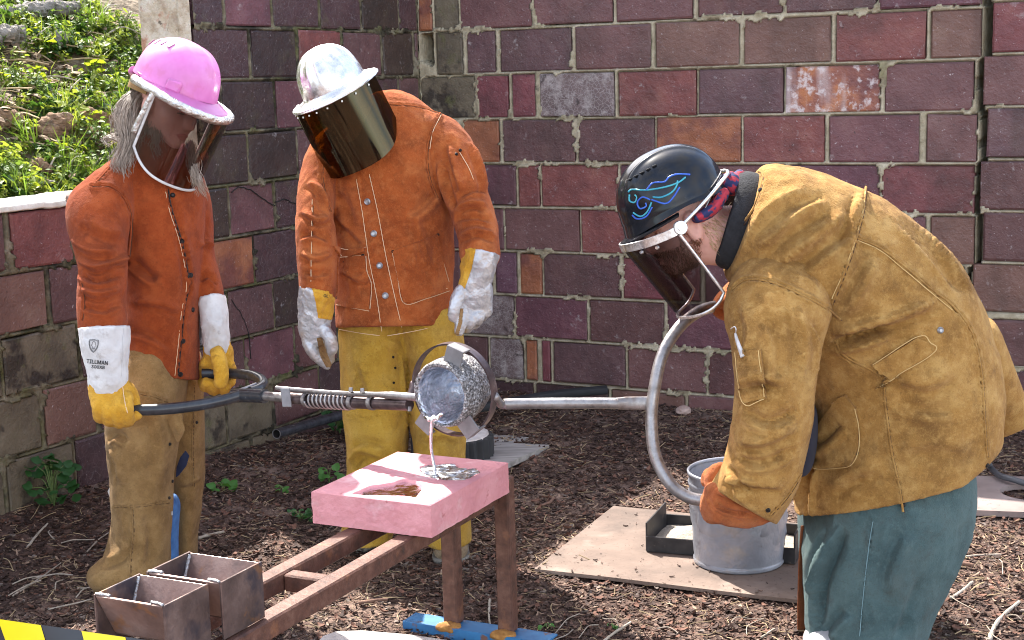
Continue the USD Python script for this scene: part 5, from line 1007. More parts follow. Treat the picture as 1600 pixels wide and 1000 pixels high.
A3 = frame(scr(-.90, -.42, .14), scr(-.40, .90, .12)); h3 = at(1066, 345, 3.72)
HM = make_head(h3, A3, at(1178, 370, 3.74), .066, scale=1.02, ear=.006, ears=1.1); obj('body', HM, M_skin, P3_, smooth=True)
# beard: tufts over jaw and chin
HS_n = normals(HM); HV = np.array(HM.vertices); lc = (HV - h3) @ A3.T
sel = (lc[:, 2] < -.045) & (lc[:, 2] > -.135) & (lc[:, 0] > -.004 - .2 * (lc[:, 2] + .045)) & ~((np.abs(lc[:, 1]) < .024) & (np.abs(lc[:, 2] + .068) < .008)) & (lc[:, 0] > -.01)
sel |= (np.abs(lc[:, 1]) > .045) & (lc[:, 0] > .026) & (lc[:, 0] < .046) & (lc[:, 2] < .0) & (lc[:, 2] > -.05)
ii = np.where(sel)[0]; rr = np.random.default_rng(5); ii = rr.choice(ii, min(2600, len(ii)), replace=False); tf = []
for i in ii:
    d = nrm(HS_n[i] + A3[2] * -.8 + A3[0] * .2 + rr.normal(0, .35, 3)); L = .009 + .008 * rr.random(); b = HV[i] - HS_n[i] * .001; s_ = nrm(np.cross(d, rr.normal(size=3))) * .0009
    tf.append((np.array([b - s_, b + s_, b + d * L]), np.array([(0, 1, 2)])))
obj('beard', foliage(tf), M_beard, P3_, smooth=False)
sel = (lc[:, 0] < -.02) & (lc[:, 2] < -.02) & (lc[:, 2] > -.09) & (np.abs(lc[:, 1]) > .01); ii = np.where(sel)[0]; ii = rr.choice(ii, min(1500, len(ii)), replace=False); tf = []
for i in ii:
    d = nrm(HS_n[i] * .5 - A3[2] - A3[0] * .3 + rr.normal(0, .25, 3)); L = .016 + .01 * rr.random(); b = HV[i]; s_ = nrm(np.cross(d, rr.normal(size=3))) * .0009; tf.append((np.array([b - s_, b + s_, b + d * L]), np.array([(0, 1, 2)])))
obj('hair', foliage(tf), M_blonde, P3_)
o3 = loc(h3, A3, [.002, 0, .052])
def ribs_3(az, el):
    x = np.sin(az) * np.cos(el); return .025 * np.exp(-((np.abs(x) - .36) / .05) ** 2) * np.clip(np.sin(el) * 1.5, 0, 1) + .018 * np.exp(-(x / .16) ** 2) * np.clip(np.sin(el) * 1.4, 0, 1) + .014 * np.exp(-(np.sin(el) / .07) ** 2)
HAT = dome(o3, A3, .142, .118, .140, ribs_3, (96, 48), skirt=lambda a: .010 + .026 * np.clip(np.cos(a), 0, 1) ** 1.5 + .012 * np.clip(-np.cos(a), 0, 1)); hh = obj('hard_hat', HAT, M_black_shell, P3_, smooth=True, label='glossy black hard hat with painted blue flames'); hp3 = str(hh.GetPath())
SH = Skin(HAT)
obj('peak', ring_band(o3, A3, [(.03, .112, -.016), (.09, .089, -.024), (.135, .03, -.030), (.135, -.03, -.030), (.09, -.089, -.024), (.03, -.112, -.016)], [(.035, .117, -.022), (.108, .092, -.032), (.158, .035, -.040), (.158, -.035, -.040), (.108, -.092, -.032), (.035, -.117, -.022)], .005), M_black_shell, hp3, smooth=40)
flames = [([(982, 300), (988, 296), (1010, 297), (1040, 292), (1060, 285), (1072, 276)], M_cyan), ([(984, 304), (984, 314), (992, 316), (995, 308), (990, 303)], M_cyan), ([(1010, 297), (1020, 286), (1038, 284), (1046, 276), (1060, 272), (1080, 273)], M_blue), ([(1020, 308), (1034, 308), (1050, 300), (1058, 288), (1058, 280)], M_cyan), ([(1018, 312), (1040, 318), (1052, 308), (1062, 292)], M_blue), ([(1016, 312), (1004, 308), (996, 316), (1000, 326), (1010, 322), (1008, 316)], M_blue), ([(1018, 316), (1012, 330), (1002, 338), (992, 334), (988, 330)], M_cyan), ([(988, 336), (996, 342), (1010, 338), (1020, 322)], M_blue)]
for pts, m_ in flames: obj('flame_stripe', SH.line(pts, .0023, .0004, 2.5), m_, hp3, smooth=True)
for i in range(5):
    x, y = 984 + i * 9.5, 280 - i * 5.2
    obj('vent_notch', box(SH.hit(x, y, .0006, 5)[0], (.011, .009, .004), A3[0], A3[1], SH.hit(x, y, 0, 5)[1]), M_black, hp3)
obj('shell_line', SH.line([(1096, 338), (1114, 300), (1128, 270)], .0012, .0004), M_greyplastic, hp3)
obj('rear_harness', box(loc(o3, A3, [-.108, -.075, -.024]), (.075, .016, .034), A3[0] + .75 * A3[1], A3[1] - .75 * A3[0], A3[2], ch=.004), M_greyplastic, hp3, smooth=30)
obj('harness_knob', box(loc(o3, A3, [-.122, -.078, -.024]), (.022, .02, .018), A3[0] + .75 * A3[1], A3[1] - .75 * A3[0], A3[2], ch=.003), pn('dark_grey_plastic', [(.3, (.05, .055, .06)), (.7, (.08, .085, .09))], rough=.5), hp3)
obj('rating_sticker', box(loc(o3, A3, [-.150, -.045, -.004]), (.02, .012, .026), A3[0] + .9 * A3[1], A3[1] - .9 * A3[0], A3[2], ch=.001), M_label, hp3)
bow = [(-.150, .0, .020), (-.142, -.06, .016), (-.10, -.108, .006), (-.04, -.124, -.018), (.044, -.128, -.050)]
bow2 = [(x, -y, z) for x, y, z in bow]; obj('bracket_bow', tube(loc(o3, A3, spline(bow[::-1] + bow2[1:], 8)), .0048, 8), M_alu, hp3, smooth=True)
piv = loc(o3, A3, [.046, -.130, -.051])
obj('pivot', revolve([(0, .010), (.008, .010), (.009, .007), (.016, .007), (.018, .004), (.018, -.004), (0, -.004)], piv, -A3[1], 24), M_alu, hp3, smooth=35)
obj('pivot', revolve([(0, .010), (.008, .010), (.009, .007), (.016, .007), (.018, .004), (.018, -.004), (0, -.004)], loc(o3, A3, [.046, .130, -.051]), A3[1], 24), M_alu, hp3, smooth=35)
hr = [(.044, .130, -.052), (.08, .126, -.054), (.135, .095, -.053), (.167, .0, -.051), (.135, -.095, -.053), (.08, -.126, -.054), (.044, -.130, -.052)]
q = spline(hr, 8); obj('visor_band', gridmesh(np.stack([loc(o3, A3, q * [1, 1, 1] + [0, 0, .010]), loc(o3, A3, q * [1.02, 1.02, 1] + [0, 0, .009]), loc(o3, A3, q * [1.02, 1.02, 1] + [0, 0, -.011]), loc(o3, A3, q + [0, 0, -.012]), loc(o3, A3, q + [0, 0, .010])], 1)), M_alu, hp3, smooth=40)
hv = np.array([(.055, .130, -.062), (.085, .124, -.062), (.138, .092, -.060), (.166, .0, -.058), (.138, -.092, -.060), (.085, -.124, -.062), (.055, -.130, -.062)])
SP = shield_pts(o3, A3, hv, .215, taper=.06, cut=.16, pw=5., back=.30); obj('face_shield', sheet(SP, .002), M_grey_visor, hp3, smooth=40, label='dark grey tinted face shield with bright rim')
edge = np.vstack([SP[0, :], SP[1:, -1], SP[-1, ::-1]]); obj('shield_rim', tube(edge, .0042, 8), M_alu, hp3, smooth=True)
for i in (8, 14, 34, 40): obj('bolt', revolve([(0, .004), (.004, .004), (.005, 0), (.005, -.003)], SP[i, 1] + nrm(SP[i, 1] - loc(o3, A3, [0, 0, -.08])) * .001, SP[i, 1] - loc(o3, A3, [0, 0, -.08]), 10), M_alu, hp3)
F = Field(.004); limb(F, [(1138, 284, 3.70, 15, .03), (1148, 292, 3.70, 13, .028)], k=.01); limb(F, [(1150, 282, 3.72, 9, .02), (1158, 274, 3.73, 8, .015)], k=.01); limb(F, [(1132, 300, 3.66, 8, .02), (1112, 328, 3.63, 8, .03), (1086, 342, 3.62, 7, .03)], k=.01)
S = Skin(F.mesh(2)); S.crumple([((.02, .02, .02), .004, 'both')], 3); obj('bandana', S.t, M_plaid, P3_, smooth=True, label='red and blue plaid bandana knotted under the hat')
# glove, trousers
F = Field(.0042)
limb(F, [(1196, 790, 3.52, 26, .05), (1165, 792, 3.52, 28, .048), (1138, 788, 3.53, 29, .045), (1120, 785, 3.54, 24, .04)], k=.015)
for i, (x0, y0) in enumerate([(1128, 766), (1124, 780), (1122, 793), (1126, 804)]): limb(F, [(x0 + 14, y0 + 2, 3.50, 10, .018), (x0 - 4, y0, 3.50, 9.5, .017), (x0 - 14, y0 + 1, 3.53, 9, .016), (x0 - 14, y0 + 2, 3.57, 8.5, .015), (x0 - 2, y0 + 3, 3.595, 8, .014)], k=.012)
limb(F, [(1140, 760, 3.56, 11, .02), (1124, 748, 3.58, 10, .018), (1112, 744, 3.60, 9, .016), (1104, 752, 3.61, 8, .014)], k=.012)
limb(F, [(1128, 730, 3.58, 8, .018), (1118, 742, 3.58, 9, .018), (1112, 756, 3.58, 8, .018)], k=.012)
S = Skin(F.mesh(2)); S.crumple([((.04, .04, .04), .004, 'both'), ((.03, .03, .03), .003, 'ridge')], 12); S.folds([([(1115, 790), (1140, 800), (1180, 806)], 4, -.006, 'fold'), ([(1120, 770), (1145, 778), (1185, 792)], 4, .005, 'fold'), ([(1105, 775), (1112, 790), (1125, 806)], 3, -.003, 'fold')])
obj('glove', S.t, M_russet_glove, P3_, smooth=True)
F = Field(.004); limb(F, [(1158, 455, 3.86, 22, .04), (1140, 472, 3.86, 18, .04), (1132, 480, 3.86, 16, .04)], k=.015)
for i, dx in enumerate((-9, -3, 4, 10)): limb(F, [(1138 + dx, 470 + dx * .4, 3.84 + .02 * i, 7, .014), (1131 + dx, 487 + dx * .4, 3.82 + .02 * i, 7, .014), (1136 + dx, 494 + dx * .4, 3.85 + .02 * i, 6.5, .013)], k=.01)
limb(F, [(1146, 466, 3.82, 8, .015), (1136, 470, 3.79, 7, .014), (1128, 476, 3.79, 6.5, .013)], k=.01)
obj('glove', F.mesh(2), M_russet_glove, P3_, smooth=True, label='far glove closed on the upper end of the bar')
F = Field(.0075); limb(F, [(1398, 740, 3.74, 128, .19), (1388, 800, 3.73, 126, .195), (1377, 850, 3.72, 119, .19), (1364, 900, 3.70, 107, .17), (1352, 1000, 3.68, 89, .15), (1342, 1090, 3.64, 84, .14), (1338, 1170, 3.62, 86, .14)])
F.cut(np.array([0, 0, .05]), (0, 0, -1)); T = Skin(F.mesh(3)); T.crumple(CR(1.2), 83)
T.folds([([(1320, 825), (1300, 870), (1282, 920), (1278, 1000)], 9, -.016, 'fold'), ([(1300, 830), (1278, 880), (1268, 930)], 9, .012, 'fold'), ([(1365, 812), (1358, 860), (1350, 930), (1344, 1000)], 2.4, .006, 'seam'), ([(1330, 960), (1310, 980), (1298, 1000)], 12, .012, 'fold'), ([(1420, 830), (1400, 880), (1385, 930)], 14, .010, 'fold'), ([(1440, 900), (1420, 950), (1400, 1000)], 12, -.008, 'fold')])
obj('trousers', T.t, M_teal, P3_, smooth=True); obj('stitching', T.line([(1364, 815), (1357, 860), (1349, 930), (1343, 996)], .0009), pn('blue_thread', [(.3, (.14, .24, .27)), (.7, (.22, .34, .38))]), str(P3_.GetPath()) + '/trousers')
F = Field(.0075); limb(F, [(1335, 800, 3.98, 90, .13), (1325, 900, 3.97, 72, .11), (1318, 1000, 3.95, 58, .09), (1312, 1060, 3.93, 55, .09)]); F.cut(np.array([0, 0, .05]), (0, 0, -1)); obj('trousers', F.mesh(3), M_teal, P3_, smooth=True)
q = spline([at(x, y, Y_) for x, y, Y_ in [(1256, 822, 3.72), (1253, 880, 3.74), (1252, 940, 3.77), (1252, 1000, 3.80), (1252, 1040, 3.81)]], 8); wv = np.linspace(.012, .022, len(q))[:, None]
obj('apron_strip', sheet(np.stack([q - RT * wv * .5, q + RT * wv * .5 + FW * .01, q + RT * wv + FW * .03], 1), .003), M_russet_glove, P3_, smooth=True, label='narrow russet leather edge hanging at the front of the trousers')
M_shoe = pn('pale_shoe', [(.3, (.26, .26, .27)), (.7, (.38, .38, .39))], rough=.7)
for hx, hy, tx, ty in [(1320, 1030, 1276, 1018)]:
    F = Field(.006); h_, t_ = flat(hx, hy), flat(tx, ty); F.tube([h_ + [0, 0, .05], (h_ + t_) / 2 + [0, 0, .045], t_ + [0, 0, .035]], [.045, .048, .04], [.05, .045, .03], side=(0, 0, 1)); F.cut([0, 0, .002], (0, 0, -1)); obj('shoe', F.mesh(2), M_shoe, P3_, smooth=True)
h_, t_ = at(1345, 1170, 3.64) * [1, 1, 0], at(1270, 1170, 3.60) * [1, 1, 0]
F = Field(.006); F.tube([h_ + [0, 0, .055], (h_ + t_) / 2 + [0, 0, .045], t_ + [0, 0, .035]], [.045, .048, .04], [.055, .045, .03], side=(0, 0, 1)); F.cut([0, 0, .002], (0, 0, -1)); obj('shoe', F.mesh(2), M_shoe, P3_, smooth=True)
# small white pick in the sleeve pocket
pk = thing('scraper', 'small white handled hook pick standing in the sleeve pocket of the golden jacket', 'pick', AS.hit(1162, 548, .003)[0])
b0, _ = AS.hit(1165, 556, .010); b1, _ = AS.hit(1160, 532, .014); b2, _ = AS.hit(1157, 522, .015)
obj('handle', tube(spline([b0, (b0 + b1) / 2, b1, b2], 5), np.linspace(.0062, .003, 16), 10), M_white_cuff, pk, smooth=True)
obj('hook', tube(spline([b2, AS.hit(1156, 516, .016)[0], AS.hit(1153, 511, .016)[0], AS.hit(1149, 514, .016)[0]], 5), .0017, 6), M_alu, pk, smooth=True)
# ---------------------------------------------------------------- foundry gear
D2, Q2, ZU = np.array([.44, .898, 0]), np.array([.898, -.44, 0]), np.array([0, 0, 1.])
def dq(d, q, z=0.): return D2 * d + Q2 * q + ZU * z
def todq(P): P = np.asarray(P); return np.array([P @ D2, P @ Q2]) / 1.0
M_rust = pn('rusty_steel', [(.25, (.042, .019, .013)), (.5, (.098, .041, .027)), (.75, (.16, .080, .056))], scale=30., rough=.62, metallic=.25, detail=8., layers=[((.25, .10, .04), 14., .6, .72, .5), ((.025, .018, .016), 22., .6, .7, .6)], bumps=[(90., .4, .006)])
M_heat = pn('heat_tinted_steel', [(.25, (.05, .035, .032)), (.5, (.125, .085, .076)), (.75, (.24, .17, .15))], scale=11., rough=.40, metallic=.65, detail=8., rough_noise=.12, layers=[((.03, .03, .045), 8., .54, .66, .75), ((.30, .13, .04), 12., .6, .7, .5)], bumps=[(80., .2, .005)])
M_heat2 = pn('pinkish_steel', [(.25, (.13, .08, .066)), (.5, (.22, .14, .12)), (.75, (.32, .23, .20))], scale=11., rough=.45, metallic=.5, detail=8., rough_noise=.12, layers=[((.06, .045, .045), 9., .58, .7, .6), ((.30, .13, .04), 14., .62, .7, .5)], bumps=[(80., .2, .005)])
M_weld = pn('weld_bead', [(.3, (.30, .28, .27)), (.7, (.55, .54, .55))], scale=90., rough=.3, metallic=.9, bumps=[(140., .8, .006)])
M_bluep = pn('chipped_blue_paint', [(.3, (.02, .10, .24)), (.6, (.035, .16, .34))], scale=20., rough=.5, layers=[((.16, .07, .035), 18., .6, .66, .9), ((.25, .30, .34), 30., .66, .72, .6)])
M_orangerust = pn('orange_rust', [(.3, (.22, .09, .02)), (.7, (.42, .20, .05))], scale=60., rough=.9)
st = thing('welded_stand', 'rusty square tube stand carrying the pink mould, with chipped blue foot', 'stand', dq(3.2, -1.83))
def bar(a, b, w, h, up=ZU, m_=M_rust, name='rail', parent=st, ch=.004):
    a, b = np.asarray(a), np.asarray(b); L = np.linalg.norm(b - a); X = nrm(b - a); Y = nrm(np.cross(up, X)); Z = np.cross(X, Y)
    return obj(name, box((a + b) / 2, (L, w, h), X, Y, Z, ch=ch), m_, parent, smooth=20)
bar(dq(1.75, -1.762, .397), dq(3.438, -1.762, .397), .045, .045); bar(dq(1.75, -1.909, .397), dq(3.438, -1.909, .397), .045, .045)
cb = todq(flat(470, 893, .42)); bar(dq(cb[0], -1.886, .395), dq(cb[0], -1.785, .395), .04, .04, name='crossbar')
cb2 = 2.05; bar(dq(cb2, -1.886, .395), dq(cb2, -1.785, .395), .04, .04, name='crossbar')
for d_, q_ in ((3.463, -1.904), (3.463, -1.735), (1.80, -1.909), (1.80, -1.762)):
    top = .445 if d_ > 3 else .374
    bar(dq(d_, q_, .008), dq(d_, q_, top), .044, .044, D2, name='leg')
for d_ in (3.463, 1.80):
    bar(dq(d_ - .004, -2.045, .004), dq(d_ - .004, -1.60, .004), .07, .006, name='foot_plate', m_=M_bluep, ch=.001); bar(dq(d_ - .041, -2.045, -.017), dq(d_ - .041, -1.60, -.017), .006, .05, name='foot_plate', m_=M_bluep, ch=.001)
for q_ in (-1.904, -1.735):
    F = Field(.004); F.ell(dq(3.44, q_, .006), (.03, .012, .012)); F.ell(dq(3.43, q_ + .02, .002), (.02, .010, .014)); F.ell(dq(3.425, q_ - .018, .004), (.016, .010, .009)); obj('weld', rough(F.mesh(1), .004, .015, 3), M_orangerust, st, smooth=True, label='orange rusty weld')

# pink mould with two irregular cavities
M_mould = pn('pink_plaster', [(.25, (.46, .18, .20)), (.5, (.55, .235, .255)), (.75, (.62, .30, .32))], scale=9., rough=.9, detail=8., layers=[((.70, .50, .52), 8., .58, .72, .5), ((.34, .10, .10), 20., .63, .70, .75), ((.50, .33, .30), 4., .55, .72, .5)], bumps=[(24., .25, .010), (140., .5, .004)])
MZ0, MZ1 = .4215, .506
c1 = [(553, 771), (566, 765), (580, 759), (598, 757), (616, 754), (626, 750), (634, 748), (648, 751), (658, 757), (657, 765), (648, 776), (640, 774), (621, 773), (574, 773)]
c2 = [(658, 729), (670, 726), (682, 726), (709, 725), (717, 731), (730, 732), (742, 732), (748, 738), (736, 743), (733, 746), (724, 750), (699, 750), (686, 748), (676, 746), (668, 741), (660, 737)]
cav = [Polygon([todq(flat(x, y, MZ1)) for x, y in c]).buffer(0) for c in (c1, c2)]
import shapely
md = thing('pink_mould', 'pink plaster mould block with two irregular cavities, receiving the molten metal', 'mould', dq(3.19, -1.86, MZ0))
nd, nq = 150, 122
dd, qq = np.meshgrid(np.linspace(2.978, 3.402, nd), np.linspace(-2.03, -1.69, nq), indexing='ij')
pts = shapely.points(np.stack([dd, qq], -1).reshape(-1, 2)); s = np.full(dd.size, -1.)
for c in cav: s = np.maximum(s, np.where(shapely.contains(c, pts), 1, -1) * shapely.distance(c.exterior, pts))
s = s.reshape(dd.shape); P3 = np.stack([dd, qq, 0 * dd], -1).reshape(-1, 3)
er = np.minimum(np.minimum(dd - 2.978, 3.402 - dd), np.minimum(qq + 2.03, -1.69 - qq))
zt = MZ1 - .024 * np.clip(s / .006 + .5, 0, 1) + ((fbm(P3 / .03, 3, 2) - .5) * .0035).reshape(dd.shape) * np.clip(er / .02, 0, 1) - .004 * np.exp(-er / .004)
top = dd[..., None] * D2 + qq[..., None] * Q2 + zt[..., None] * ZU
rim = np.concatenate([top[:, 0], top[-1, 1:], top[-2::-1, -1], top[0, -2:0:-1]]); rim = np.vstack([rim, rim[:1]])
lv = np.linspace(0, 1, 22); cen = dq(3.19, -1.86)
side = []
for t_ in lv:
    q = rim.copy(); q[:, 2] = rim[:, 2] + (MZ0 - rim[:, 2]) * t_; out = nrm(np.array([0., 0, 1])) * 0
    n_ = q - cen; n_[:, 2] = 0; n_ /= np.linalg.norm(n_, axis=1)[:, None]; q = q + n_ * ((fbm(q / .03, 4, 6) - .5) * .006 + (fbm(q / .009, 2, 8) - .5) * .003)[:, None] * min(1, t_ * 12) ; side.append(q)
side = gridmesh(np.stack(side, 1)); side.fix_normals()
bt = gridmesh(np.stack([top[..., 0], top[..., 1], 0 * top[..., 2] + MZ0 + .0005], -1)[::8, ::8])
obj('block', cat_(gridmesh(top), side, bt), M_mould, md, smooth=50)
M_molten = pn('molten_aluminium', [(.3, (.60, .62, .66)), (.7, (.86, .87, .9))], scale=30., rough=.07, metallic=1., rough_noise=.05, layers=[((.30, .29, .29), 40., .60, .7, .6)], bumps=[(38., .25, .012)])
M_dross = pn('skinned_metal', [(.3, (.16, .17, .20)), (.55, (.34, .36, .40)), (.75, (.75, .76, .79))], scale=40., rough=.24, metallic=.9, rough_noise=.12, bumps=[(38., .4, .012)])
def pool(c, z, name, label, amp=.004, m=None):
    b = c.bounds; g = np.stack(np.meshgrid(np.linspace(b[0] - .004, b[2] + .004, 60), np.linspace(b[1] - .004, b[3] + .004, 60), indexing='ij'), -1); P3 = np.concatenate([g, 0 * g[..., :1]], -1).reshape(-1, 3)
    zz = z + ((fbm(P3 / .022, 3, 5) - .5) * 2 * amp).reshape(g.shape[:2]); P = g[..., :1] * D2 + g[..., 1:] * Q2 + zz[..., None] * ZU
    m_ = gridmesh(P); k = shapely.contains(c.buffer(.0035), shapely.points(g.reshape(-1, 2)[m_.faces].mean(1))); m_ = trimesh.Trimesh(m_.vertices, m_.faces[k], process=False); m_.remove_unreferenced_vertices()
    t = thing(name, label, 'molten metal', P.mean((0, 1))); obj('surface', m_, m or M_molten, t, smooth=True)
pool(cav[0], MZ1 - .008, 'molten_metal', 'still molten metal filling the nearer cavity of the pink mould', .002); pool(cav[1], MZ1 - .002, 'molten_metal', 'rippled molten metal in the far cavity, under the pouring stream', .005, M_dross)

# two open steel ingot boxes
for d0, d1, q0, q1, lab, nm in ((2.098, 2.232, -1.945, -1.777, 'nearest open steel ingot box on the stand, with the notched front plate', 1), (2.246, 2.384, -1.938, -1.757, 'second open steel ingot box on the stand, next to the crossbar', 2)):
    t = thing('ingot_box', lab, 'ingot mould', dq((d0 + d1) / 2, (q0 + q1) / 2, .421), group='steel ingot boxes on the stand'); z0, z1, w = .4215, .541, .0055
    for q_ in (q0, q1):
        obj('side_plate', box(dq((d0 + d1) / 2, q_, (z0 + z1) / 2), (d1 - d0, w, z1 - z0), D2, Q2, ZU, ch=.001, jit=.0004, seed=nm), M_heat, t)
    for e_, i_ in ((d0, 1), (d1, -1)):
        a, b = np.array([e_ + .002 * i_, z1 - .002]), np.array([e_ + .048 * i_, z0 + .028]); L = np.linalg.norm(b - a); Z = nrm(D2 * (a - b)[0] + ZU * (a - b)[1]); X = np.cross(Q2, Z)
        obj('end_plate', box(dq((a + b)[0] / 2, (q0 + q1) / 2, (a + b)[1] / 2), (w, q1 - q0 - w - .0006, L), X, Q2, Z, ch=.001), M_heat2, t)
    obj('bottom_plate', box(dq((d0 + d1) / 2, (q0 + q1) / 2, z0 + .027), (d1 - d0 - .094, q1 - q0 - w - .0006, w), D2, Q2, ZU), M_heat, t)
    for e_, i_ in ((d0, 1), (d1, -1)):
        for q_, s_ in ((q0, 1), (q1, -1)):
            L = spline([dq(e_ + .004 * i_, q_ + .004 * s_, z1 - .004), dq(e_ + .027 * i_, q_ + .0045 * s_, z1 - .055), dq(e_ + .045 * i_, q_ + .0045 * s_, z0 + .034)], 8); obj('weld', rough(tube(L + i_ * D2 * .004, .0042, 7), .002, .006, 2), M_weld, t, smooth=True)
    for q_, s_ in ((q0, 1), (q1, -1)):
        obj('weld', rough(tube(spline([dq(d0 + .001, q_ + .002 * s_, z1 + .0005), dq(d0 + .006, q_ + .02 * s_, z1 + .0005), dq(d0 + .006, q_ + .034 * s_, z1)], 5), .0035, 6), .0015, .006, 3), M_weld, t, smooth=True)

# crucible in its ring, with the long shank
M_crust = pn('crucible_crust', [(.32, (.04, .036, .036)), (.46, (.15, .14, .14)), (.58, (.36, .35, .36)), (.72, (.70, .69, .71))], scale=170., rough=.45, metallic=.55, detail=3., layers=[((.14, .09, .08), 9., .55, .7, .5)], bumps=[(100., 1., .010), (45., .6, .02)])
M_lining = pn('bright_metal_skin', [(.3, (.42, .45, .52)), (.6, (.66, .69, .76)), (.8, (.82, .84, .9))], scale=30., rough=.26, metallic=.95, rough_noise=.1, layers=[((.10, .105, .12), 16., .58, .68, .7)], bumps=[(35., .6, .016)])
M_steel = pn('worn_steel', [(.3, (.20, .18, .175)), (.6, (.34, .32, .32)), (.8, (.48, .46, .46))], scale=24., rough=.38, metallic=.85, rough_noise=.12, layers=[((.10, .06, .045), 12., .56, .7, .7)], bumps=[(80., .2, .004)])
M_dsteel = pn('dark_steel', [(.3, (.05, .035, .035)), (.6, (.12, .085, .085)), (.8, (.24, .2, .2))], scale=20., rough=.36, metallic=.7, rough_noise=.1, bumps=[(80., .2, .004)])
M_bpipe = pn('black_pipe', [(.3, (.010, .011, .014)), (.7, (.028, .03, .036))], scale=20., rough=.30, coat=.2, rough_noise=.08, layers=[((.30, .28, .26), 40., .68, .73, .7)])
M_plate = pn('grey_plate', [(.3, (.15, .145, .15)), (.7, (.25, .24, .25))], scale=24., rough=.55, metallic=.5, layers=[((.16, .09, .05), 20., .62, .7, .5)])
ax = nrm(-RT * .50 - UP * .20 - FW * .84); rc = at(688, 618, 3.66)
cu = thing('crucible', 'crusted crucible tipped towards the pink mould, bright metal skin inside', 'crucible', rc - ax * .165)
outer = revolve([(.0695, -.004), (.073, .002), (.078, .002), (.081, -.004), (.083, -.02), (.086, -.05), (.084, -.085), (.075, -.122), (.058, -.150), (.035, -.162), (.001, -.165)], rc, ax, 90, squash=1.06)
def fine(t, n):
    for _ in range(n): t = t.subdivide()
    return t
outer = fine(outer, 1); V = np.array(outer.vertices); lip = at(676, 658, 3.63)
def bumpy(t, a1, s1, a2, s2, seed=0):
    V = np.array(t.vertices); n = normals(t); return trimesh.Trimesh(V + n * (2 * a1 * (fbm(V / s1, 3, seed) - .5) + 2 * a2 * (fbm(V / s2, 2, seed + 5) - .5))[:, None], t.faces, process=False)
if (normals(outer) * (V - rc + ax * .08)).sum() < 0: outer.invert()
obj('shell', bumpy(outer, .0035, .035, .0016, .008), M_crust, cu, smooth=True)
inner = fine(revolve([(.072, -.002), (.067, -.010), (.063, -.03), (.052, -.07), (.040, -.105), (.02, -.125), (.001, -.128)], rc, ax, 90, squash=1.06), 1)
obj('lining', bumpy(inner, .005, .035, .0008, .012, 3), M_lining, cu, smooth=True)
ms = thing('molten_stream', 'thin bright stream of molten metal falling from the crucible lip', 'molten metal', at(690, 742, 3.70))
lipc = rc + nrm(at(677, 655, 3.61) - rc) * .071 + ax * .003
end = flat(679, 743, MZ1 - .004)
P = spline([lipc + ax * -.012 + UP * .004, lipc + UP * .002, lipc + ax * .006 - UP * .006, (lipc + end) / 2 + ax * .008 - RT * .002 + UP * .004, end + UP * .02, end], 10)
rad = np.interp(np.linspace(0, 1, len(P)), [0, .2, .35, .55, .9, 1], [.0045, .0055, .0048, .0040, .0036, .006]) * (1 + .25 * (fbm(np.stack([np.arange(len(P)) / 4.] * 3, 1), 2, 4) - .5))
M_stream = pn('pouring_metal', [(.3, (.72, .73, .76)), (.7, (.88, .88, .90))], scale=60., rough=.18, metallic=.9, bumps=[(70., .5, .01)])
obj('stream', tube(P, rad, 14), M_stream, ms, smooth=True)
F = Field(.0016); n_ = nrm(np.cross(ax, lipc - rc)); F.tube([lipc - n_ * .026 + UP * .007 - ax * .004, lipc - n_ * .01 + UP * .001, lipc + n_ * .012 + UP * .001, lipc + n_ * .030 + UP * .009 - ax * .004], [.0022, .0042, .0042, .0022], k=.004); obj('lip_film', rough(F.mesh(1), .004, .012, 2), M_molten, ms, smooth=True)
sk = thing('pouring_shank', 'two man steel pouring shank with ring, spring and black tube handles', 'pouring tool', at(720, 632, 3.72))
kc = rc - ax * .066
obj('ring', revolve([(.118, -.013), (.1225, -.013), (.1225, .013), (.118, .013), (.118, -.013)], kc, ax, 72), M_dsteel, sk, smooth=30)
for (x, y), rot in (((720, 566), 0.), ((757, 663), .72), ((656, 668), -.62)):
    p_ = kc + nrm((at(x, y, 3.7) - kc) - ax * ((at(x, y, 3.7) - kc) @ ax)) * .106 + ax * .046; o_ = nrm((p_ - kc) - ax * ((p_ - kc) @ ax)); w_ = np.cross(ax, o_)
    obj('clip', cat_(box(p_, (.044, .050, .005), o_, w_, ax, ch=.001), box(p_ + o_ * .0195 - ax * .016, (.005, .050, .032), o_, w_, ax, ch=.001)), M_plate, sk)
def pipe(pts, r, name, m_, n=8, sides=16, **k): return obj(name, tube(spline([at(*p) for p in pts], n), r, sides), m_, sk, smooth=40, **k)
pipe([(640, 632, 3.745), (585, 630, 3.83), (540, 628, 3.90), (455, 622, 4.04)], .0165, 'shaft', M_dsteel)
pipe([(652, 621, 3.73), (600, 617, 3.79), (545, 615, 3.875), (500, 612, 3.95), (432, 606, 4.05)], np.interp(np.linspace(0, 1, 33), [0, .18, .3, 1], [.0105, .0105, .007, .006]), 'lock_bar', M_steel)
t_ = np.linspace(0, 1, 260); a_, b_ = at(484, 625, 3.985), at(546, 628, 3.885); X = nrm(b_ - a_); Yv = nrm(np.cross(X, ZU)); Zv = np.cross(X, Yv); ph = t_ * 2 * np.pi * 9.5
obj('spring', tube(a_ + t_[:, None] * (b_ - a_) + .0205 * (np.cos(ph)[:, None] * Yv + np.sin(ph)[:, None] * Zv), .0034, 7), M_steel, sk, smooth=True)
obj('latch_plate', box(at(447, 621, 4.01), (.026, .006, .054), RT, FW, UP - RT * .12, ch=.0015), M_plate, sk)
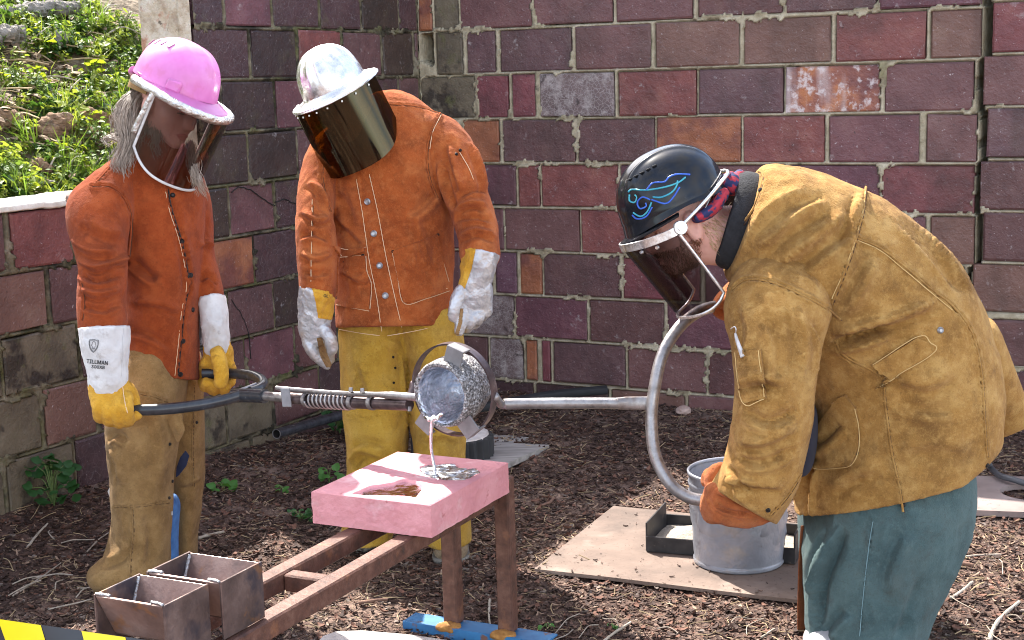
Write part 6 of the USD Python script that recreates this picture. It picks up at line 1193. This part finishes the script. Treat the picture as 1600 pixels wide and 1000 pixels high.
for x, y, Y_ in ((582, 629, 3.83), (551, 628, 3.88), (480, 624, 3.99)): obj('collar', revolve([(.0165, -.006), (.0205, -.006), (.0205, .006), (.0165, .006)], at(x, y, Y_), X, 20), M_steel, sk, smooth=40)
for x, y, Y_ in ((548, 610, 3.86), (566, 611, 3.83), (640, 640, 3.74)): obj('bolt', revolve([(0, .008), (.005, .008), (.006, .003), (.006, -.004)], at(x, y, Y_), UP, 8), M_steel, sk)
pipe([(458, 622, 4.03), (430, 620, 4.075), (408, 618, 4.11)], .0135, 'shaft', M_steel); 
pipe([(414, 619, 4.10), (395, 618, 4.13), (366, 618, 4.17)], .0205, 'socket', M_bpipe)
pipe([(378, 617, 4.15), (350, 625, 4.135), (310, 633, 4.11), (260, 639, 4.09), (205, 641, 4.085), (165, 641, 4.085), (148, 640, 4.085)], .0165, 'handle', M_bpipe, label='black tube handle in the near glove')
pipe([(392, 612, 4.15), (405, 607, 4.17), (411, 600, 4.20), (406, 592, 4.24), (390, 586, 4.29), (365, 584, 4.335), (340, 583, 4.36), (317, 583, 4.365)], .0155, 'handle', M_bpipe, label='black tube handle in the far glove')
pipe([(366, 612, 4.16), (385, 606, 4.165), (400, 600, 4.19)], .005, 'brace_wire', M_steel)
pipe([(786, 632, 3.70), (800, 631, 3.70), (880, 630, 3.69), (965, 630, 3.68)], np.interp(np.linspace(0, 1, 25), [0, .12, 1], [.009, .0145, .0145]), 'rod', M_steel)
P = spline([at(962, 630, 3.68), at(975, 630, 3.68), at(990, 630, 3.677), at(1012, 630, 3.675)], 6); W_ = np.interp(np.linspace(0, 1, len(P)), [0, .4, 1], [.0145, .0165, .017]); H_ = np.interp(np.linspace(0, 1, len(P)), [0, .5, 1], [.0145, .006, .0055])
an = np.linspace(0, 2 * np.pi, 17); obj('rod_tongue', gridmesh(P[:, None] + W_[:, None, None] * (np.cos(an)[None, :, None] * UP) + H_[:, None, None] * (np.sin(an)[None, :, None] * FW)), M_steel, sk, smooth=True)
pipe([(1134, 477, 3.84), (1112, 480, 3.82), (1088, 489, 3.79), (1060, 513, 3.75), (1036, 552, 3.71), (1024, 600, 3.68), (1018, 650, 3.66), (1023, 708, 3.63), (1044, 752, 3.60), (1074, 776, 3.575), (1110, 783, 3.56), (1150, 786, 3.545)], .0158, 'handle', M_steel, label='curved steel bow handle held by the bending person')
F = Field(.003); F.ell(at(1016, 630, 3.675), (.012, .012, .02)); obj('weld', rough(F.mesh(1), .003, .01, 4), M_steel, sk, smooth=True)
obj('ring_lug', tube(spline([kc + nrm(RT - ax * (RT @ ax)) * .121, at(783, 632, 3.70), at(792, 632, 3.70)], 5), .011, 12), M_steel, sk, smooth=True)
lq = kc - nrm(RT - ax * (RT @ ax)) * .121
obj('ring_lug', tube(spline([lq, (lq + at(640, 632, 3.745)) / 2, at(632, 632, 3.757)], 5), .013, 12), M_dsteel, sk, smooth=True)

# bucket, boards, tray
M_bucket = pn('pale_grey_enamel', [(.3, (.20, .205, .235)), (.6, (.27, .275, .31)), (.8, (.34, .335, .36))], scale=6., rough=.36, metallic=.35, rough_noise=.1, layers=[((.36, .29, .22), 7., .58, .70, .5), ((.16, .10, .06), 34., .68, .73, .8)], bumps=[(12., .25, .03)])
bc = flat(1154, 884); bk = thing('bucket', 'dented pale grey steel bucket on the tan board', 'bucket', bc)
pr = [(.001, .004), (.128, .004), (.135, .002), (.139, .006), (.139, .014), (.136, .018), (.139, .06), (.143, .12), (.147, .18), (.149, .215), (.153, .219), (.153, .226), (.150, .230), (.151, .245), (.154, .249), (.154, .256), (.151, .260), (.152, .282)]
b_ = fine(revolve(pr, bc + [0, 0, .016], ZU, 72), 1); V = np.array(b_.vertices); n_ = V - bc; n_[:, 2] = 0; n_ /= np.linalg.norm(n_, axis=1)[:, None] + 1e-9
mask = np.clip((V[:, 2] - .035) / .05, 0, 1) * np.clip((.22 - V[:, 2]) / .04, 0, 1); dent = -.030 * np.clip(fbm(V / .085, 2, 6) - .46, 0, 1) * 3 + .012 * ((1 - np.abs(2 * fbm(V / .05, 2, 9) - 1)) ** 3 - .4); b_ = trimesh.Trimesh(V + n_ * (dent * mask)[:, None], b_.faces, process=False)
obj('body', b_, M_bucket, bk, smooth=40)
obj('rim', revolve([(.150, .283), (.149, .289), (.153, .293), (.157, .289), (.156, .283)], bc + [0, 0, .016], ZU, 64), M_bucket, bk, smooth=True); obj('lining', revolve([(.148, .282), (.140, .06), (.136, .02), (.001, .02)], bc + [0, 0, .016], ZU, 56), M_bucket, bk, smooth=40)
M_board = pn('tan_board', [(.25, (.095, .064, .050)), (.5, (.15, .103, .080)), (.75, (.22, .158, .127))], scale=5., rough=.85, detail=9., layers=[((.06, .042, .034), 2.4, .50, .66, .7), ((.30, .23, .19), 3.6, .58, .7, .5), ((.07, .045, .035), 60., .60, .67, .8), ((.12, .08, .06), 5., .56, .72, .5)], bumps=[(80., .3, .004)])
A, B, C_ = flat(835, 897), flat(1250, 946), flat(994, 801); eb = nrm(B - A); wb = nrm(np.cross(ZU, eb)); Wd = (C_ - A) @ wb
bd = thing('board', 'tan sheet board lying under the bucket and the black tray', 'board', A)
poly = [(0, 0), (.25, .004), (.6, -.003), (1.10, 0), (1.10, Wd), (.62, Wd + .004), (.3, Wd - .003), (.0, Wd)]
bdm = plate(poly, .006, .017, (A, eb, wb, ZU)); obj('sheet', bdm, M_board, bd)
M_btray = pn('black_scaled_steel', [(.3, (.014, .013, .014)), (.7, (.04, .037, .038))], scale=24., rough=.5, metallic=.4, layers=[((.16, .12, .10), 30., .62, .7, .5)])
tA, tB, tC = flat(1009, 860, .02), flat(1078, 866, .02), flat(1069, 828, .02); te = nrm(tB - tA); tw = nrm(np.cross(ZU, te)); tD = max(.2, (tC - tA) @ tw); tL = .47
ty = thing('angle_tray', 'low black steel tray behind the bucket with a heap of sand in it', 'tray', tA)
M_sand = pn('grey_sand', [(.3, (.22, .18, .14)), (.7, (.38, .33, .27))], scale=120., rough=1., bumps=[(150., .8, .006)])
obj('tray_side', box(tA + tw * tD / 2 + ZU * .045 + te * .003, (.006, tD, .092), te, tw, ZU, ch=.001), M_btray, ty); obj('tray_side', box(tA + tw * tD / 2 + ZU * .045 + te * tL, (.006, tD, .092), te, tw, ZU, ch=.001), M_btray, ty)
obj('tray_front', box(tA + te * (tL / 2 + .003) + ZU * .024 - tw * .004, (tL, .006, .050), te, tw, ZU, ch=.001), M_btray, ty); obj('tray_back', box(tA + te * (tL / 2 + .003) + ZU * .024 + tw * (tD + .004), (tL, .006, .050), te, tw, ZU, ch=.001), M_btray, ty)
g = np.stack(np.meshgrid(np.linspace(.008, tL - .005, 40), np.linspace(.002, tD - .002, 30), indexing='ij'), -1); hz = .012 + .040 * np.exp(-((g[..., 0] - .13) / .09) ** 2 - ((g[..., 1] - tD * .5) / .09) ** 2)
P = tA + g[..., :1] * te + g[..., 1:] * tw + hz[..., None] * ZU; sn = thing('sand_heap', 'pale grey sand heaped in the black tray', 'sand', P.mean((0, 1))); obj('heap', rough(gridmesh(P), .005, .03, 2), M_sand, sn, smooth=True)
M_wood = pn('weathered_plank', [(.25, (.15, .135, .125)), (.5, (.29, .265, .245)), (.75, (.40, .37, .34))], scale=40., rough=.9, stretch=(.15, 1, 1), rot=(0, 0, .55), detail=6., bumps=[(50., .4, .008)], layers=[((.08, .06, .05), 10., .58, .7, .5)])
def slab(name, label, cat, pts, z0, z1, m_, group=None):
    P = [flat(x, y, z1) for x, y in pts]; t = thing(name, label, cat, np.mean(P, 0), group=group); obj('board', plate([(p[0], p[1]) for p in P], z0, z1, (np.zeros(3), np.array([1., 0, 0]), np.array([0, 1., 0]), ZU)), m_, t); return t
slab('grey_plank', 'far weathered grey plank behind the crucible, shorter one', 'plank', [(660, 686), (762, 677), (826, 683), (772, 708), (690, 713)], .002, .022, M_wood); slab('grey_plank', 'near weathered grey plank beside the black tub, pointing right', 'plank', [(640, 722), (800, 692), (858, 695), (792, 724), (700, 742)], .006, .028, M_wood)
tb = flat(708, 722); t = thing('black_tub', 'black ribbed round block with pale top behind the pink mould', 'tub', tb)
az = np.linspace(0, 2 * np.pi, 145); rr_ = .158 + .008 * np.sign(np.sin(az * 24)) * np.abs(np.sin(az * 24)) ** .3
obj('ribbed_side', gridmesh(np.stack([tb + np.stack([r_ * np.cos(az), r_ * np.sin(az), 0 * az + z], 1) for r_, z in ((rr_, .0), (rr_, .105), (rr_ - .004, .112), (rr_ * 0 + .145, .113))], 1)), pn('black_rubber', [(.3, (.010, .010, .012)), (.7, (.024, .024, .027))], rough=.55), t, smooth=30)
obj('pale_top', rough(revolve([(.147, .110), (.143, .122), (.10, .126), (.001, .128)], tb, ZU, 48), .004, .03, 2), pn('pale_refractory', [(.3, (.42, .37, .34)), (.7, (.6, .55, .52))], scale=20., rough=.95, bumps=[(60., .5, .006)]), t, smooth=True)
hs_ = [(p[0], p[1]) for p in (flat(x, y, .03) for x, y in [(1430, 742), (1720, 746), (1720, 805), (1430, 793)])]; hc_ = flat(1612, 769, .03)
sb = thing('slab_with_hole', 'pale board with a round hole at the right edge, behind the bending person', 'board', flat(1540, 770)); obj('sheet', plate(Polygon(hs_).difference(Point(hc_[0], hc_[1]).buffer(.105, 24)), .010, .03, (np.zeros(3), np.array([1., 0, 0]), np.array([0, 1., 0]), ZU)), pn('pinkish_board', [(.3, (.17, .125, .112)), (.6, (.24, .185, .17)), (.8, (.29, .24, .22))], scale=6., rough=.9, layers=[((.10, .07, .06), 40., .62, .68, .7)]), sb)
t = thing('stone_slab', 'flat pale stone slab at the bottom edge by the blue foot', 'stone', flat(600, 1000)); P = [flat(x, y, .03) for x, y in [(488, 1012), (505, 994), (525, 987), (565, 985), (640, 992), (700, 1000), (720, 1030), (500, 1040)]]
obj('stone', rough(plate([(p[0], p[1]) for p in P], -.01, .03, (np.zeros(3), np.array([1., 0, 0]), np.array([0, 1., 0]), ZU)), .004, .08, 1), pn('pale_stone', [(.3, (.34, .30, .28)), (.7, (.5, .45, .42))], scale=20., rough=.9, bumps=[(70., .4, .006)]), t)
# pipes and hose
def lying(name, label, cat, pts, r, m_, n=8, hollow=False):
    P = spline(pts, n); t = thing(name, label, cat, P[len(P) // 2]); obj('tube', tube(P, r, 14, cap=not hollow), m_, t, smooth=40)
    if hollow: obj('bore', tube(P[:6], r * .8, 14, cap=False), M_black, t, smooth=True); obj('pipe_end', revolve([(r * .8, 0), (r, 0)], P[0], P[0] - P[1], 20), M_steel, t)
    return t
def gz(x, y, dz): p = flat(x, y, .03); return np.array([p[0], p[1], float(gheight(np.array([p[0]]), np.array([p[1]]))[0]) + dz])
lying('black_pipe', 'black open ended pipe lying at the foot of the side wall', 'pipe', [at(432, 678, 5.72), at(500, 658, 6.0), at(600, 630, 6.4)], .0205, M_bpipe, hollow=True)
lying('dark_bar', 'dark round bar leaning by the back wall behind the steel rod', 'bar', [at(735, 640, 6.35), at(850, 619, 6.55), at(948, 609, 6.62)], .021, M_black)
lying('hose', 'dark hose looping over the board at the right edge', 'hose', [at(1536, 700, 5.1), gz(1546, 738, .05), gz(1560, 750, .045), gz(1580, 757, .045), gz(1620, 762, .045), gz(1700, 764, .045)], .011, pn('hose_rubber', [(.3, (.05, .05, .055)), (.7, (.09, .09, .1))], rough=.5))
# barrier tape
M_ty = pn('yellow_tape', [(.3, (.75, .56, .005)), (.7, (.82, .63, .01))], rough=.35); M_tk = pn('black_tape', [(.3, (.015, .016, .022)), (.7, (.025, .026, .032))], rough=.3)
YT = 2.25; tp = thing('barrier_tape', 'yellow and black striped barrier tape across the lower left corner', 'tape', at(100, 1020, YT)); k_ = YT / FPX
def tpt(u, v): 
    p0, p1 = at(-120, 950, YT), at(420, 1027, YT - .1); e_ = (p1 - p0); q = p0 + e_ * u; return q - UP * (v * .075) + FW * (.012 * math.sin(u * 9) * v)
obj('band', gridmesh(np.array([[tpt(u, v) for v in np.linspace(0, 1, 5)] for u in np.linspace(-.4, 1.3, 60)])), M_tk, tp, smooth=True)
for u0 in (-.262, -.022 + .24 * 0 + .245 - .0, .468, .71, .95):
    w_ = .126; sk_ = .135
    obj('yellow_stripe', gridmesh(np.array([[tpt(u0 + a * w_ + v * sk_ * .33, v) - FW * .0012 for v in np.linspace(0.004, .996, 6)] for a in np.linspace(0, 1, 6)])), M_ty, tp, smooth=True)
# plants and small things on the ground
def round_leaf(L, base, d, up, lobes=7, seed=0):
    r = np.random.default_rng(seed); d = nrm(d); up = nrm(np.asarray(up) - d * (np.asarray(up) @ d)); sd = np.cross(d, up); n = 18; a = np.linspace(0, 2 * np.pi, n, endpoint=False)
    rr = (.5 + .05 * np.abs(np.sin(a * lobes / 2)) * 2) * (1 - .25 * np.exp(-((a - np.pi) / .35) ** 2)); b = np.asarray(base)
    ring = [b + d * (L * (.5 + rr[i] * math.cos(a[i]))) + sd * L * rr[i] * math.sin(a[i]) + up * L * (.10 * math.cos(2 * a[i]) + r.normal(0, .015)) for i in range(n)]; c = b + d * L * .42 - up * L * .05
    return trimesh.Trimesh(np.vstack([ring, [c]]), [(i, (i + 1) % n, n) for i in range(n)], process=False)
lf_a, lf_b = leafmat('round_leaf_green', (.035, .11, .03), (.07, .17, .04), .3), leafmat('round_leaf_light', (.09, .24, .05), (.14, .32, .07), .35); M_stem = pn('green_stem', [(.3, (.07, .12, .03)), (.7, (.12, .17, .05))], rough=.7)
def plant(x, y, h, w, n, L, label, m_, seed, lobes=7, name='leafy_plant', Yo=0, group=None):
    b = gz(x, y, 0) + [0, Yo, 0]; t = thing(name, label, 'plant', b, group=group); r = np.random.default_rng(seed)
    for i in range(n):
        a = r.random() * 6.28; u = r.random() ** .6; rad = w * (.25 + .75 * u) * r.random() ** .4; hh = h * (.12 + .88 * (r.random() ** .8)) * (1 - .35 * (rad / w) ** 2)
        p_ = b + [math.cos(a) * rad, math.sin(a) * rad, hh]; d = np.array([math.cos(a), math.sin(a), .15 + r.normal(0, .25)]); obj('leaf', round_leaf(L * (.65 + .6 * r.random()), p_, d, np.array([r.normal(0, .35) + .1, -.55 + r.normal(0, .35), 1.]), lobes, seed * 100 + i), m_, t, smooth=True)
        if i % 3 == 0: obj('stem', tube(spline([b + [0, 0, -.01], b + (p_ - b) * [.4, .4, .7] + [0, 0, .01], p_], 4), .0018, 5), M_stem, t, smooth=True)
plant(86, 818, .185, .082, 62, .034, 'scalloped green plant growing at the foot of the side wall', lf_a, 1); plant(350, 768, .035, .045, 12, .036, 'low round leaved plant on the mulch right of the tan chaps', lf_b, 2, 0)
plant(436, 762, .02, .035, 5, .024, 'tiny light green seedling on the mulch below the black pipe', lf_b, 3, 0, 'seedling'); plant(468, 806, .04, .05, 18, .018, 'small grey green tuft left of the pink mould', lf_a, 4, 5); plant(514, 748, .07, .035, 12, .026, 'upright small weed between the two orange jacketed persons', lf_b, 5, 3); plant(520, 690, .10, .09, 40, .03, 'leafy weed behind the black pipe, left of the yellow trousers', lf_a, 6, 5, Yo=.25)
plant(855, 958, .012, .03, 9, .014, 'tiny moss green sprig on the mulch right of the stand', lf_b, 8, 3, 'seedling'); plant(955, 965, .012, .012, 4, .012, 'tiny sprout on the mulch below the tan board', lf_b, 9, 0, 'seedling')
M_stick = pn('grey_stick', [(.3, (.22, .18, .14)), (.7, (.40, .34, .28))], scale=40., rough=.9); M_pstick = pn('pale_stick', [(.3, (.26, .22, .17)), (.7, (.42, .37, .30))], scale=40., rough=.9); M_bark = pn('bark_piece', [(.3, (.09, .045, .03)), (.7, (.2, .11, .075))], scale=40., rough=.9)
for i, (a_, b_, r_, m_, lab) in enumerate([((44, 868), (76, 840), .0045, M_pstick, 'pale bare stick on the mulch left of the tan chaps'), ((310, 834), (350, 826), .006, M_stick, 'brownish stick lying right of the tan chaps'), ((120, 912), (160, 905), .004, M_stick, 'thin brown stick touching the toe of the tan chaps'), ((136, 862), (170, 838), .003, M_stick, 'thin straw coloured twig beside the lower tan chaps'), ((930, 1000), (985, 962), .005, M_pstick, 'light twig at the bottom edge under the tan board'), ((1545, 990), (1592, 930), .007, M_stick, 'forked brown twig in the lower right corner'), ((1492, 858), (1565, 853), .004, M_stick, 'long pale twig right of the teal trousers'), ((1480, 868), (1522, 872), .010, M_bark, 'dark bark stick right of the teal trousers'), ((765, 925), (766, 965), .004, M_pstick, 'short pale twig between the two stand legs'), ((1485, 925), (1520, 898), .006, M_stick, 'tan twig right of the teal trousers, lower'), ((560, 930), (605, 925), .006, M_bark, 'dark twig on the ground under the pink mould'), ((20, 930), (95, 880), .003, M_stick, 'curved thin root left of the tan chaps'), ((930, 795), (960, 797), .010, M_bark, 'reddish bark piece above the tan board'), ((865, 770), (845, 782), .006, M_bark, 'small dark bark piece right of the pink mould'), ((1190, 985), (1210, 975), .004, M_pstick, 'short straw below the tan board on the right'), ((60, 800), (20, 812), .004, M_stick, 'grey twig at the left edge near the scalloped plant')]):
    p0, p1 = gz(*a_, .008), gz(*b_, .012); mid = (p0 + p1) / 2 + RNG.normal(0, .01, 3) * [1, 1, .3]; t = thing('stick', lab, 'stick', mid); P = spline([p0, mid, p1], 7); obj('wood', rough(tube(P, r_ * (1 - .35 * np.linspace(0, 1, len(P))), 7), r_ * .5, .02, i), m_, t, smooth=True)
rs = np.random.default_rng(61)
for reg, n_, lab, gp, m_, r0 in (((0, 840, 170, 930), 11, 'thin curved root lying on the mulch at the lower left', 'thin roots at the lower left', M_stick, .0022), ((1450, 850, 1600, 1000), 8, 'pale straw lying on the sunlit mulch at the lower right', 'straws at the lower right', M_stick, .0014), ((830, 930, 1240, 1000), 8, 'short straw on the mulch in front of the tan board', 'straws in front of the tan board', M_stick, .0014)):
    for i in range(n_):
        x, y = rs.uniform(reg[0], reg[2]), rs.uniform(reg[1], reg[3]); p0 = gz(x, y, .012); an = rs.uniform(0, 6.28); L = rs.uniform(.05, .16); e_ = np.array([math.cos(an), math.sin(an), 0]) * L; nn = np.array([-math.sin(an), math.cos(an), 0]) * L * rs.uniform(-.18, .18)
        P = np.array([p0, p0 + e_ * .35 + nn, p0 + e_ * .7 + nn * .6, p0 + e_]); P[:, 2] = gheight(P[:, 0], P[:, 1]) + np.array([.012, .018, .014, .010]); t = thing('root' if r0 > .002 else 'straw', lab, 'root' if r0 > .002 else 'straw', P[0], group=gp); obj('fibre', tube(spline(P, 6), r0, 5), m_, t, smooth=True)
def stone(x, y, Yw, r, label, m_, z=None, seed=0):
    s = trimesh.creation.icosphere(3, 1.0); V = np.array(s.vertices); V = V * (1 + .5 * (fbm(V * 1.3 + seed * 7, 3, seed) - .5)[:, None]) * r; c = at(x, y, Yw); t = thing('stone', label, 'stone', c); obj('rock', trimesh.Trimesh(V + c, s.faces, process=False), m_, t, smooth=True)
M_stone = pn('pinkish_rock', [(.3, (.30, .20, .17)), (.7, (.5, .38, .33))], scale=30., rough=.9); stone(1068, 641, 6.42, np.array([.035, .03, .022]), 'pinkish stone at the foot of the back wall right of the steel rod', M_stone, seed=1); stone(121, 309, 5.06, np.array([.04, .04, .022]), 'brown stone lying on the lime cap behind the pink hatted person', pn('brown_rock', [(.3, (.16, .10, .08)), (.7, (.28, .2, .17))], rough=.9), seed=2)
# dead wood on the bank
def hillhit(x, y, dz=0.):
    d = ray(x, y)
    for Yv in np.arange(4.8, 12, .02):
        p = EYE + d * (Yv / d[1]); s_ = (p - CORNER) @ EL; w_ = -((p - CORNER) @ NL)
        if w_ > TH and p[2] < float(hill_z(np.array([s_]), np.array([w_]))[0]) + dz: return p
    return p
M_dead = pn('dead_wood', [(.25, (.10, .055, .03)), (.5, (.22, .13, .075)), (.75, (.36, .24, .15))], scale=22., rough=.95, stretch=(1, 1, 3), detail=8., bumps=[(40., 1., .02)], layers=[((.05, .035, .025), 14., .56, .66, .7)]); M_glog = pn('grey_log', [(.3, (.13, .115, .10)), (.7, (.30, .27, .24))], scale=24., rough=.95, bumps=[(40., 1., .02)])
for i, (a_, b_, r_, m_, lab) in enumerate([((62, 216), (112, 196), .075, M_dead, 'chunky piece of rotting brown wood on the bank'), ((118, 186), (186, 200), .065, M_dead, 'dark rotting log behind the pink hatted person on the bank'), ((126, 206), (165, 232), .05, M_dead, 'split brown wood chunk low on the bank, right of the chunky piece'), ((-10, 196), (30, 190), .05, M_dead, 'brown wood stump at the left edge of the bank'), ((-10, 28), (140, 12), .06, M_glog, 'long grey log across the top of the bank'), ((-10, 62), (38, 58), .07, M_glog, 'grey weathered log at the upper left edge'), ((84, 66), (102, 70), .06, M_glog, 'grey stump like stone in the weeds'), ((46, 262), (80, 268), .035, M_dead, 'dark wood scrap just above the lime cap'), ((-10, 292), (110, 288), .012, M_glog, 'thin grey branch along the lime cap')]):
    p0, p1 = hillhit(*a_, .03), hillhit(*b_, .03); mid = (p0 + p1) / 2 + [0, 0, .015]; t = thing('fallen_log', lab, 'log', mid); P = spline([p0, mid, p1], 9); rad = r_ * .72 * (.6 + .6 * fbm(np.stack([np.arange(len(P)) / 3. + i] * 3, 1), 2, i)); rad[0] *= .6; rad[-1] *= .5
    obj('wood', bumpy(fine(tube(P, rad, 14), 2), r_ * .35, r_ * .9, r_ * .12, r_ * .25, i), m_, t, smooth=True)
r = np.random.default_rng(4)
for i in range(14):
    a_ = (r.uniform(0, 200), r.uniform(30, 280)); an = r.uniform(-.9, .9); L = r.uniform(25, 70); b_ = (a_[0] + L * math.cos(an), a_[1] - L * math.sin(an) * .7); p0, p1 = hillhit(*a_, .03), hillhit(*b_, .05)
    if np.linalg.norm(p1 - p0) > 1: continue
    t = thing('twig', 'bare pale twig lying among the weeds of the bank', 'twig', p0, group='pale twigs among the bank weeds'); obj('wood', tube(spline([p0, (p0 + p1) / 2 + [0, 0, r.uniform(.01, .06)], p1 + [0, 0, .03]], 6), np.linspace(.005, .0025, 13), 6), M_pstick, t, smooth=True)
